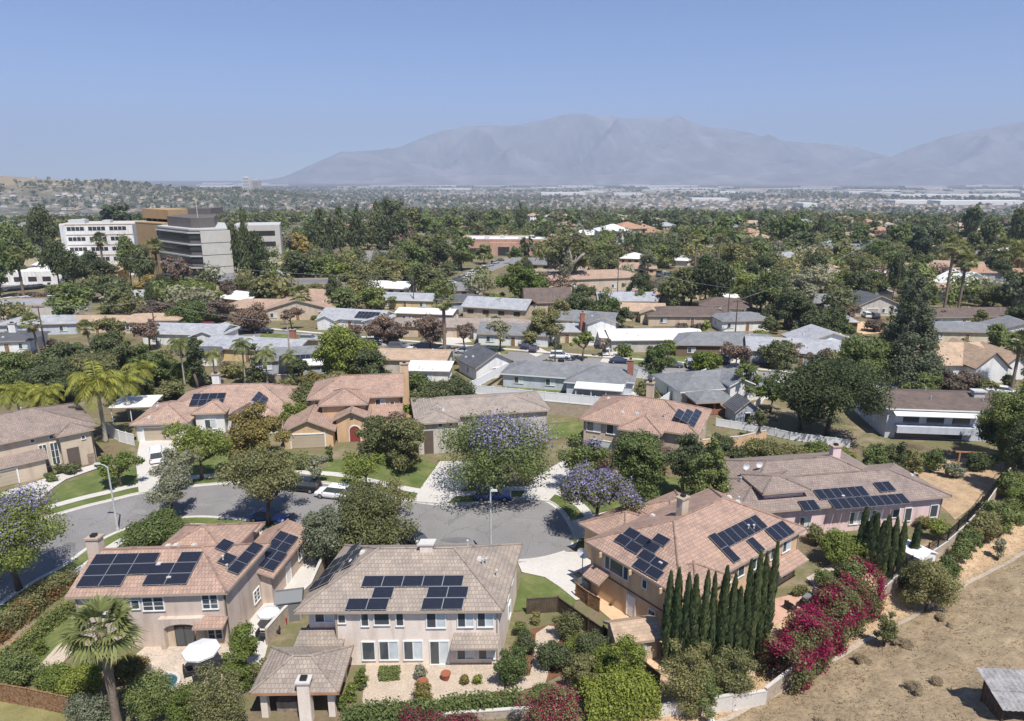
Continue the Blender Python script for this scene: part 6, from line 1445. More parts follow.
# dry grass tufts on the hillside: nobody could count them
rg = np.random.default_rng(9); n = 30000
s = rg.uniform(-16, 62, n); d0 = rg.uniform(-4.5, 30, n); bx = DA[0] + DT[0] * s + DN[0] * d0; by = DA[1] + DT[1] * s + DN[1] * d0
den = np.sin(bx * .9 + by * .5) + np.sin(by * 1.4 - bx * .3) + rg.normal(0, .9, n); k_ = den > -1.6; bx, by = bx[k_], by[k_]; n = len(bx); bz = gz(bx, by)
v = np.empty((n, 3, 4, 3)); 
for j in range(3):
    a = rg.uniform(0, 6.28, n); h_ = rg.uniform(.03, .10, n); w_ = rg.uniform(.012, .035, n); lx, ly = rg.normal(0, .09, n), rg.normal(0, .09, n)
    v[:, j, 0] = np.stack([bx - np.cos(a) * w_, by - np.sin(a) * w_, bz], 1); v[:, j, 1] = np.stack([bx + np.cos(a) * w_, by + np.sin(a) * w_, bz], 1)
    v[:, j, 2] = np.stack([bx + lx + np.cos(a) * w_ * .5, by + ly + np.sin(a) * w_ * .5, bz + h_], 1); v[:, j, 3] = np.stack([bx + lx - np.cos(a) * w_, by + ly - np.sin(a) * w_, bz + h_ * .9], 1)
struct(link('dry_grass', np_mesh('dry_grass', v.reshape(-1, 3), np.arange(n * 12).reshape(-1, 4), ['drygrass'])), 'stuff')
# rubble by the drain
for k in range(12):
    s_ = rc.uniform(-6, 10); p = DA + DT * s_ + DN * rc.uniform(-1.4, -.3); z_ = float(gz(p[0], p[1])); mm_ = MB(); r_ = rc.uniform(.18, .4)
    mm_.loft([[(math.cos(a_ * 1.047) * r_ * q_ * rc.uniform(.8, 1.2), math.sin(a_ * 1.047) * r_ * q_ * rc.uniform(.8, 1.2), zz_ * r_) for a_ in range(6)] for q_, zz_ in ((.7, -.4), (1.05, 0), (.9, .4), (.35, .7))])
    thing('rock', 'pale rock lying along the drain at the foot of the slope', 'rock', (p[0], p[1], z_), rc.uniform(0, 6), 'pale rocks along the drain', mm_.mesh('rock', ['block_white']))
# corrugated shed, lower right corner
sx, sy, sz = G(1001, 722); sh = thing('animal_shelter', 'weathered corrugated roof shelter on dark posts in the lower right corner', 'shelter', (sx, sy, sz), R(-4)); W_, D_ = 5.0, 2.6
for x in (.1, 1.7, 3.3, 4.9):
    for y, h_ in ((.15, 1.45), (2.5, 1.95)): m = MB(); m.bb(x - .07, x + .07, y - .07, y + .07, -.4, h_); m.build('post', 'wood_weathered', sh)
for k in range(5): m = MB() if k == 0 else m; m.bb(.02, .07, .2 + k * .45, .55 + k * .45, -.2, 1.42 + k * .09)
m.build('side_boards', 'wood_weathered', sh)
m = MB(); nseg = 60
for i in range(nseg):
    x0_, x1_ = -.4 + (W_ + .8) * i / nseg, -.4 + (W_ + .8) * (i + 1) / nseg; za, zb = .03 * math.sin(i * 1.6), .03 * math.sin((i + 1) * 1.6)
    for (ya, yb, zo, ha, hb) in ((-.5, 1.2, 0, 1.42, 1.76), (1.05, 3.0, .05, 1.73, 2.12)):
        m.add([(x0_, ya, ha + za + zo), (x1_, ya, ha + zb + zo), (x1_, yb, hb + zb + zo), (x0_, yb, hb + za + zo)], [(0, 1, 2, 3)]); m.add([(x0_, ya, ha + za + zo - .02), (x1_, ya, ha + zb + zo - .02), (x1_, yb, hb + zb + zo - .02), (x0_, yb, hb + za + zo - .02)], [(3, 2, 1, 0)])
m.build('roof', 'corrugated', sh)
# utility poles and wires
U1 = utility_pole((157, 345), 300, 'utility pole behind the white gabled house', 1); U0 = utility_pole((46, 352), 306, 'thin utility pole left beside the leaning palms', 1)
U2 = utility_pole((292, 381), 322, 'weathered utility pole in front of the blue solar rows', 1, .17, 'bark_pale'); U3 = utility_pole((414, 309), 276, 'bare utility pole beside the pale yellow house', 0)
U4 = utility_pole((555, 364), 334, 'utility pole on the second street by the bin', 1); U5 = utility_pole((617, 303), 262, 'utility pole right of the rust brown roof', 1); U6 = utility_pole((735, 335), 300, 'right one of two utility poles by the white grey roofed house', 1); U7 = utility_pole((727, 326), 288, 'left one of two utility poles by the white grey roofed house', 1)
U8 = utility_pole((240, 284), 262, 'pale pole with blue sign box in front of the grey glass block', 0)
UL = (-190, 262, 16); UR = (150, 290, 14)
wire(UL, (-95, 215, 13), 'grey overhead wire crossing in front of the hospital', .6); wire((-95, 215, 13), U3, 'grey overhead wire running from hospital towards the pale yellow house', 1.0); wire(U0, U1, 'grey overhead wire between the two left utility poles', .8); wire(U1, U2, 'grey overhead wire from white gabled house to the blue solar rows', 1.0)
wire(U5, U7, 'grey overhead wire above the twin tan gables', 1.0); wire(U6, UR, 'grey overhead wire in front of the right hand trees', 1.5)
# things in the yards
def parasol(px, py, label, r=1.7, h=2.6, rz=.3):
    x, y, _ = GP(px, py); o = thing('patio_parasol', label, 'parasol', (x, y, .05), rz); m = MB(); n = 8; ring = [(r * math.cos(2 * math.pi * i / n), r * math.sin(2 * math.pi * i / n), h - .55) for i in range(n)]
    m.add([(0, 0, h)] + ring + [(p[0], p[1], p[2] - .16) for p in ring], [(0, 1 + i, 1 + (i + 1) % n) for i in range(n)] + [(1 + i, 9 + i, 9 + (i + 1) % n, 1 + (i + 1) % n) for i in range(n)]); m.build('canopy', 'cloth_white', o)
    m = MB(); m.tube([(0, 0, 0), (0, 0, h)], .035, 8); m.build('pole', 'black_metal', o); m = MB(); m.cyl((0, 0, 0), .35, .1, 12); m.build('base', 'black_metal', o)
parasol(204, 671, 'large white octagonal parasol over dark seats on the patio', 1.5); parasol(270, 628, 'small white parasol in the side yard of the red roofed house', 1.0, 2.2)
def seat(px, py, label, rz, w=.75):
    x, y, _ = GP(px, py); o = thing('patio_chair', label, 'chair', (x, y, .06), rz); m = MB(); m.bb(-w / 2, w / 2, -.35, .35, .30, .44); m.build('seat', 'cloth_dark', o); m = MB(); m.bb(-w / 2, w / 2, .28, .38, .44, .95); m.build('backrest', 'cloth_dark', o)
    for x_ in (-1, 1):
        m = MB(); m.bb(x_ * w / 2 - .05, x_ * w / 2 + .05, -.33, .27, .5, .62); m.build('armrest', 'black_metal', o)
        for y_ in (-.3, .3): m = MB(); m.bb(x_ * w * .45 - .03, x_ * w * .45 + .03, y_ - .03, y_ + .03, 0, .3); m.build('leg', 'black_metal', o)
for (a, b_, r_), w_ in zip(((189, 676, 2), (200, 682, 3), (215, 682, .8), (222, 672, 0)), ('left', 'front', 'right', 'rear right')): seat(a, b_, 'dark patio chair at the %s side of the large parasol' % w_, r_)
seat(640, 690, 'dark chair below the tool shed', 1) if False else None
for (a, b_, r_), w_ in zip(((262, 640, 1.5), (276, 634, .4)), ('left', 'right')): seat(a, b_, 'dark chair %s of the small side yard parasol' % w_, r_)
x, y, _ = GP(806, 606); o = thing('barbecue', 'black barbecue grill on the patio of the orange tan house', 'barbecue', (x, y, .06), R(38)); m = MB(); m.bb(-.75, .75, -.3, .3, .15, .85); m.build('cabinet', 'black_metal', o); m = MB(); m.loft([[(-.5 * k, -.28 * k, z_), (.5 * k, -.28 * k, z_), (.5 * k, .28 * k, z_), (-.5 * k, .28 * k, z_)] for z_, k in ((.86, 1), (1.05, 1), (1.18, .7))]); m.build('lid', 'plastic_grey', o)
for x_ in (-.7, .7): m = MB(); m.cyl((x_ * .9, 0, 0), .08, .16, 8); m.build('wheel', 'tyre', o)
for (a, b_, r_), w_ in zip(((790, 610, 2.2), (816, 597, 1.0), (828, 585, .3), (840, 578, .9)), ('nearest to the glass door', 'right behind the barbecue', 'on the concrete patio by the small cypresses', 'farthest along the concrete patio')): seat(a, b_, 'dark patio chair %s' % w_, r_, .9)
# resin shed in the side yard
x, y, _ = GP(291, 615); o = thing('storage_shed', 'grey resin storage shed in the narrow side yard', 'shed', (x, y, 0), R(12)); m = MB(); m.bb(-1.1, 1.1, -1.0, 1.0, -.1, 2.0); m.build('wall', 'plastic_tan', o); m = MB(); m.prism([(-1.25, -1.15), (1.25, -1.15), (1.25, 1.15), (-1.25, 1.15)], 2.0, 2.08); m.loft([[(-1.25, -1.15, 2.08), (-1.25, 1.15, 2.08), (-1.25, 0.05, 2.6), (-1.25, -.05, 2.6)], [(1.25, -1.15, 2.08), (1.25, 1.15, 2.08), (1.25, .05, 2.6), (1.25, -.05, 2.6)]]); m.build('roof', 'plastic_grey', o)
m = MB(); m.bb(-.9, .9, -1.04, -.99, .05, 1.85); m.build('door', 'plastic_grey', o)
x, y, _ = GP(283, 624); thing('toy_box', 'red plastic box beside the resin storage shed', 'box', (x, y, .02), .4, None, (lambda q: (q.box((0, 0, .3), (.7, .5, .55), 0, 0, 1.1), q.box((0, 0, .62), (.8, .6, .08)), q.mesh('toy_box', ['paint_red']))[-1])(MB()))
# white gable carport shed behind the small cypresses
x, y, _ = GP(912, 568); o = thing('shed', 'white gabled metal shed behind the small cypress row', 'shed', (x, y, 0), R(28)); m = MB(); m.bb(-1.2, 1.2, -1.5, 1.5, -.1, 2.2); m.loft([[(-1.2, -1.5, 2.2), (1.2, -1.5, 2.2), (0.05, -1.5, 2.7), (-.05, -1.5, 2.7)], [(-1.2, 1.5, 2.2), (1.2, 1.5, 2.2), (.05, 1.5, 2.7), (-.05, 1.5, 2.7)]]); m.build('wall', 'stucco_white', o)
m = MB()
for sg in (-1, 1): m.add([(0, -1.65, 2.78), (0, 1.65, 2.78), (sg * 1.4, 1.65, 2.19), (sg * 1.4, -1.65, 2.19), (0, -1.65, 2.72), (0, 1.65, 2.72), (sg * 1.4, 1.65, 2.13), (sg * 1.4, -1.65, 2.13)], [(0, 1, 2, 3), (7, 6, 5, 4), (3, 2, 6, 7), (0, 3, 7, 4), (1, 5, 6, 2)])
m.build('roof', 'vinyl', o); m = MB(); m.bb(-.6, .6, -1.55, -1.49, .0, 1.9); m.build('door', 'plastic_grey', o)
# timber frame in the dry yard
x, y, _ = GP(968, 468); o = thing('swing_frame', 'bare orange timber frame standing in the dry yard', 'frame', (x, y, 0), R(-8))
for x_ in (-1.4, 1.4): m = MB(); m.bb(x_ - .09, x_ + .09, -.09, .09, -.2, 2.3); m.build('post', 'wood_orange', o)
m = MB(); m.bb(-2.0, 2.0, -.08, .08, 2.3, 2.48); m.build('beam', 'wood_orange', o)
# wooden play deck rails beside the orange tan house
x, y, _ = GP(594, 600)
for (a, b_), w_ in zip(((578, 585), (588, 590)), ('left', 'right')):
    x, y, _ = GP(a, b_); o = thing('wheelie_bin', 'dark wheeled bin %s of two at the gate of the orange tan house' % w_, 'bin', (x, y, .12), .6); m = MB(); m.box((0, 0, .52), (.58, .62, .95), 0, 0, 1.12); m.build('body', 'plastic_grey', o); m = MB(); m.box((0, .02, 1.05), (.70, .76, .08)); m.build('lid', 'black_metal', o)
    for q in (-.25, .25): m = MB(); m.tube([(q - .04, .3, .12), (q + .04, .3, .12)], .12, 10); m.build('wheel', 'tyre', o)
x, y, _ = GP(561, 366); o = thing('wheelie_bin', 'black wheeled bin standing on the second street kerb', 'bin', (x, y, .05), .6); m = MB(); m.box((0, 0, .7), (.9, .9, 1.3), 0, 0, 1.12); m.build('body', 'black_metal', o); m = MB(); m.box((0, 0, 1.4), (1.05, 1.05, .1)); m.build('lid', 'black_metal', o)
x, y, _ = GP(582, 581); o = thing('satellite_dish', 'white satellite dish on a pole at the corner of the orange tan house', 'dish', (x, y, 0), -.5); m = MB(); m.tube([(0, 0, 0), (0, 0, 3.1)], .05, 6); m.build('pole', 'galv', o); m = MB(); n = 16; m.add([(0, .12, 3.2)] + [(.6 * math.cos(2 * math.pi * i / n), -.06, 3.2 + .6 * math.sin(2 * math.pi * i / n)) for i in range(n)], [(0, 1 + (i + 1) % n, 1 + i) for i in range(n)]); m.build('dish', 'cloth_white', o)
for (a, b_, sz_), lb in zip(((429, 638, .5), (446, 680, .4), (423, 689, .45)), ('terracotta pot with pale shrub by the beige house', 'terracotta planter below the glass door of the beige house', 'terracotta pot in the gravel yard')):
    x, y, _ = GP(a, b_); thing('plant_pot', lb, 'pot', (x, y, .06), 0, None, (lambda q: (q.loft([[(math.cos(t_ * .524) * r_, math.sin(t_ * .524) * r_, z_) for t_ in range(12)] for r_, z_ in ((sz_ * .6, 0), (sz_, sz_ * 1.4), (sz_ * 1.08, sz_ * 1.4), (sz_ * 1.08, sz_ * 1.55), (sz_ * .8, sz_ * 1.5))]), q.mesh('plant_pot', ['terracotta']))[-1])(MB())) if lb.startswith('terracotta pot w') or True else None

# ================================================================== NEAR PLANTS
# big named trees
tree(20, 590, 492, 118, 'spread', 'leaf_bright', 'jacaranda with bright green crown and few purple flowers by the left street', 'jacaranda_tree', 'jacaranda', blossom='blossom_purple', bfrac=.12, z0=2.2)
tree(-6, 580, 452, 60, 'loose', 'leaf_grey', 'grey green tree cut by the left edge beside the jacaranda')
tree(174, 517, 458, 56, 'loose', 'leaf_grey', 'slim grey green street tree left of the blue sedan')
tree(160, 545, 512, 62, 'dense', 'leaf_green', 'low round green tree behind the red roof of the tan house')
tree(268, 525, 445, 92, 'spread', 'leaf_olive', 'airy olive street tree shading the blue sedan', z0=3.2, dens=1.5)
tree(122, 487, 452, 42, 'loose', 'leaf_bright', 'small bright street tree beside the driveway of the white house')
tree(202, 480, 418, 58, 'loose', 'leaf_bright', 'loose bright green tree in front of the white house', dens=1.8); tree(180, 492, 440, 44, 'loose', 'leaf_grey', 'grey leaved tree standing behind the slim street tree')
tree(256, 462, 402, 66, 'round', 'leaf_gold', 'golden olive round tree between white house and peach house')
tree(371, 556, 488, 84, 'dense', 'leaf_olive', 'large bushy olive tree behind the beige house roof', dens=2.2); tree(330, 566, 508, 58, 'dense', 'leaf_grey', 'grey green bushy tree at the left corner of the beige house roof'); tree(395, 528, 476, 50, 'loose', 'leaf_olive', 'thin upright olive tree rising above the big bushy one', dens=1.2)
tree(366, 495, 452, 52, 'spread', 'leaf_bright', 'young thin tree on the peach house lawn', dens=1.2, z0=2.4); tree(379, 462, 414, 36, 'dense', 'leaf_dark', 'dark round tree right of the arched red door'); tree(404, 470, 414, 48, 'dense', 'leaf_olive', 'olive round tree in front of the plum leaved one'); tree(395, 452, 410, 40, 'round', 'leaf_plum', 'plum brown tree behind the olive round tree')
tree(318, 486, 452, 34, 'spread', 'leaf_grey', 'small dark leaved tree beside the peach house driveway', z0=1.6)
tree(497, 498, 408, 126, 'round', 'leaf_green', 'large jacaranda with purple flowering top above the blue SUV', 'jacaranda_tree', 'jacaranda', blossom='blossom_purple', bfrac=.11, z0=2.0, dens=2.3)
tree(596, 540, 468, 88, 'spread', 'leaf_olive', 'jacaranda thick with purple flowers at the end of the cul-de-sac', 'jacaranda_tree', 'jacaranda', blossom='blossom_purple', bfrac=.34, z0=2.8, dens=1.35)
tree(584, 492, 432, 54, 'loose', 'leaf_green', 'small jacaranda with pale purple tips behind the flowering one', 'jacaranda_tree', 'jacaranda', blossom='blossom_purple', bfrac=.06)
tree(638, 500, 434, 60, 'dense', 'leaf_green', 'dense round green tree on the lawn of the red hip roof house', z0=1.2, dens=2.8)
tree(708, 520, 436, 66, 'cone', 'leaf_green', 'tall conical green tree behind the orange tan house', z0=.4, dens=2.6); tree(682, 500, 430, 48, 'round', 'leaf_dark', 'dark tree left of the tall conical one'); tree(720, 478, 428, 44, 'round', 'leaf_dark', 'dark tree right behind the tall conical one')
tree(826, 436, 352, 112, 'spread', 'leaf_dark', 'huge dark oak left of the pale balcony house', z0=3.5, dens=2.6); tree(800, 430, 362, 50, 'round', 'leaf_dark', 'dark oak crown on the left flank of the huge oak')
tree(345, 385, 325, 60, 'dense', 'leaf_bright', 'big round bright green tree beside the blue solar rows', dens=2.8); 
for a in ((430, 425, 380, 46, 'leaf_dark', 'dark garden tree left above the taupe roof'), (455, 412, 376, 50, 'leaf_dark', 'dark bushy tree behind the taupe roof'), (418, 400, 372, 36, 'leaf_green', 'green tree behind the chimney of the peach house'), (412, 425, 396, 26, 'leaf_yellow', 'yellow green shrub tree at the chimney of the peach house'), (340, 410, 368, 42, 'leaf_olive', 'olive tree left above the peach house roof'), (312, 412, 382, 50, 'leaf_olive', 'wide olive tree behind the peach house'), (296, 430, 398, 36, 'leaf_bright', 'bright green bushy tree left of the peach house'), (318, 396, 370, 34, 'leaf_gold', 'golden olive tree below the big round bright one'),
          (645, 425, 376, 34, 'leaf_olive', 'feathery olive tree above the red hip roof'), (744, 402, 358, 30, 'leaf_green', 'pine like green tree in front of the white dormer'), (757, 440, 396, 26, 'leaf_dark', 'dark slim tree beside the dark playhouse'), (770, 412, 372, 34, 'leaf_bright', 'light green tree left of the oak'), (707, 374, 350, 34, 'leaf_yellow', 'yellow green round tree on the second street'), (655, 378, 342, 38, 'leaf_green', 'spreading green street tree in front of the broad white roof'), (668, 362, 335, 24, 'leaf_bright', 'bright green tree at the end of the broad white roof'), (778, 368, 340, 40, 'leaf_dark', 'dark tree in front of the large light grey roof'),
          (862, 392, 335, 54, 'leaf_green', 'broad green tree right above the huge oak'), (848, 380, 340, 40, 'leaf_olive', 'olive tree at the left of the broad green tree'), (582, 361, 322, 26, 'leaf_bright', 'upright bright green street tree left of the narrow white house'), (518, 364, 338, 2, 'leaf_green', '')):
    if a[5]: tree(a[0], a[1], a[2], a[3], 'dense' if a[3] > 40 else 'round' if a[3] > 28 else 'loose', a[4], a[5])
tree(1014, 470, 378, 66, 'dense', 'leaf_green', 'big bright green tree mass at the right edge above the drywall', dens=2.6); tree(1000, 458, 402, 46, 'dense', 'leaf_dark', 'dark tree right of the pale balcony house', dens=2.6); tree(1022, 495, 408, 60, 'round', 'leaf_dark', 'dark big tree cut by the right edge')
tree(1026, 415, 330, 30, 'loose', 'leaf_green', 'green tree cut by the right edge behind the palm') 
# deodar
tree(905, 392, 275, 74, 'cone', 'leaf_blue', 'huge blue green deodar with drooping tiers above the balcony house', 'deodar_tree', 'conifer', z0=2.5, dens=2.6); tree(905, 345, 262, 40, 'cone', 'leaf_blue', 'second blue green deodar rising just behind the huge one', 'deodar_tree', 'conifer')
for a in ((946, 405, 365, 34, 'leaf_plum', 'plum brown street tree in front of the mock tudor house'), (965, 400, 368, 36, 'leaf_plum', 'dark plum street tree right of the first one'), (980, 405, 372, 26, 'leaf_olive', 'small olive tree by the mock tudor carport'), (944, 325, 308, 16, 'leaf_plum', 'red leaved small tree at the long grey brown roof'), (978, 328, 308, 18, 'leaf_olive', 'dense olive tree beside the white double garage')):
    tree(*a[:4], 'round', a[4], a[5])
# queen palms
palm(106, 442, 372, 62, 'feather', 'leaf_queen', 'tall yellow green queen palm left of the white house', trunkr=.3); palm(130, 420, 374, 40, 'feather', 'leaf_queen', 'yellowish queen palm behind the white patio cover'); palm(52, 428, 385, 40, 'feather', 'leaf_queen', 'yellow green queen palm behind the tan roof at left'); palm(22, 425, 384, 40, 'feather', 'leaf_queen', 'queen palm with yellow fronds near the left edge'); palm(144, 396, 362, 36, 'feather', 'leaf_queen', 'green queen palm behind the taller yellow ones')
for i, (a, b_, c, d) in enumerate(((185, 386, 338, 26), (216, 386, 350, 24), (246, 387, 340, 26), (268, 388, 348, 26), (291, 384, 352, 22))): palm(a, b_, c, d, 'feather', 'leaf_palm', ('first', 'second', 'third', 'fourth', 'fifth')[i] + ' from the left of five small palms by the pale block wall', 'small palms by the block wall', trunkr=.16)
palm(40, 355, 316, 22, 'fan', 'leaf_palm', 'pale trunked palm leaning above the long hedge', lean=-.8); palm(92, 354, 322, 18, 'fan', 'leaf_palm', 'smaller pale trunked palm above the long hedge', lean=-.5)
palm(445, 362, 291, 26, 'fan', 'leaf_palm', 'tall fan palm with grey skirt in the middle of the second street', trunkr=.4); palm(1011, 392, 334, 28, 'fan', 'leaf_palm', 'fan palm in front of the mock tudor carport', trunkr=.3)
palm(120, 738, 610, 70, 'fan', 'leaf_palm', 'fan palm with rough trunk in the foreground yard', trunkr=.33)
palm(942, 322, 238, 24, 'fan', 'leaf_palm', 'left and taller one of two tall fan palms above the long roof', trunkr=.4); palm(956, 322, 254, 24, 'fan', 'leaf_palm', 'right one of two tall fan palms above the long roof', trunkr=.4)
for (a, b_, c, d), lb in zip(((106, 283, 234, 17), (24, 297, 249, 17), (65, 287, 244, 18), (160, 288, 240, 19), (141, 288, 247, 17), (303, 318, 288, 22), (485, 291, 267, 10), (478, 291, 268, 10), (694, 278, 232, 14), (717, 278, 229, 14), (1000, 275, 240, 26), (1015, 282, 245, 28)),
    ('tall fan palm in front of the white hospital wing', 'tall fan palm at the left car park', 'fan palm beside dark trees left of the hospital', 'tall fan palm in front of the tan tower', 'fan palm left in front of the tan tower', 'bushy palm above the cream house', 'right palm of a pair by the parked cars', 'left palm of a pair by the parked cars', 'left tall fan palm in the far tree belt', 'right tall fan palm in the far tree belt', 'shaggy fan palm at the far right', 'second shaggy fan palm cut by the right edge')):
    palm(a, b_, c, d, 'fan', 'leaf_palm', lb, trunkr=.42)
# cypress rows
ROW1 = [(664, 573, 657), (674, 571, 660), (683, 575, 662), (690, 575, 664), (699, 571, 665), (707, 573, 664), (716, 568, 664), (725, 575, 662), (733, 589, 662), (741, 561, 660), (748, 553, 656), (756, 553, 652), (763, 543, 646)]
for i, (a, t_, b_) in enumerate(ROW1): cypress(a, b_ + 10, t_, 9.6, ['leftmost', 'second', 'third', 'fourth', 'fifth', 'sixth', 'seventh', 'eighth', 'ninth and shortest', 'tenth', 'eleventh', 'twelfth', 'rightmost and tallest'][i] + (' cypress' if i in (0, 12) else ' cypress from the left') + ' in the tall row before the orange tan house', 'tall cypress row')
ROW2 = [(858, 508, 566), (865, 516, 570), (870, 514, 572), (876, 522, 574), (882, 517, 576), (889, 519, 578), (897, 521, 580), (911, 523, 572)]
for i, (a, t_, b_) in enumerate(ROW2): cypress(a, b_, t_, 8.5, ['leftmost', 'second', 'third', 'fourth', 'fifth', 'sixth', 'seventh', 'rightmost'][i] + (' cypress' if i in (0, 7) else ' cypress from the left') + ' in the small row behind the pink flowering hedge', 'small cypress row')
# bougainvillea and hedges
hedge([G(776, 690), G(798, 668), G(822, 640), G(846, 615), G(868, 597)], 3.1, 3.0, 'leaf_olive', 'huge magenta bougainvillea bank spilling over the tan block wall', 'bougainvillea', 'bougainvillea', .17, .22, 'blossom_magenta', .52, 3.5, hvar=.16)
shrub(552, 734, 688, 66, 'leaf_olive', 'magenta flowering bougainvillea bush at the bottom of the gravel yard', 'bougainvillea', 'blossom_magenta', .62)
shrub(420, 742, 713, 60, 'leaf_dark', 'dull magenta bougainvillea cut by the bottom edge', 'bougainvillea', 'blossom_magenta', .62) ; shrub(465, 748, 716, 44, 'leaf_dark', 'small magenta bougainvillea at the bottom edge right of the dull one', 'bougainvillea', 'blossom_magenta', .62)
hedge(W2([(345, 722), (400, 719), (450, 714), (500, 708), (520, 706)], 0), 1.0, 1.3, 'leaf_green', 'loose green hedge along the bottom of the gravel yard', leaf=.17)
hedge(W2([(584, 712), (620, 708), (655, 706)], 0), 2.3, 2.2, 'leaf_yellow', 'yellow green creeper covered fence below the tool shed', leaf=.16, rough=.2)
hedge(W2([(-15, 648), (20, 622), (50, 598), (74, 582)], 0), 1.5, 1.6, 'leaf_olive', 'long clipped hedge with reddish top along the left street', leaf=.16, blossom='blossom_red', bfrac=.22)
hedge(W2([(-10, 676), (25, 648), (50, 626), (72, 610)], 0), 0.9, 1.0, 'leaf_green', 'lower green hedge between soil strip and lawn', leaf=.15)
hedge(W2([(-10, 372), (40, 370), (90, 366), (128, 362)], 0), 3.2, 4.0, 'leaf_olive', 'long tall clipped hedge below the pale palms', leaf=.32); hedge(W2([(-10, 386), (40, 384), (90, 380)], 0), 3.4, 4.5, 'leaf_dark', 'dark dense hedge in front of the long clipped one', leaf=.32)
hedge(W2([(140, 384), (165, 380), (200, 382)], 0), 3.5, 4, 'leaf_green', 'green hedge below the white gabled house', leaf=.32); hedge(W2([(380, 678), (400, 677)], 0), .8, .9, 'leaf_green', 'small clipped box hedge under the beige house windows', leaf=.14, rough=.05, hvar=.03)
tree(118, 770, 655, 2, 'round', 'leaf_green', 'x') if False else None
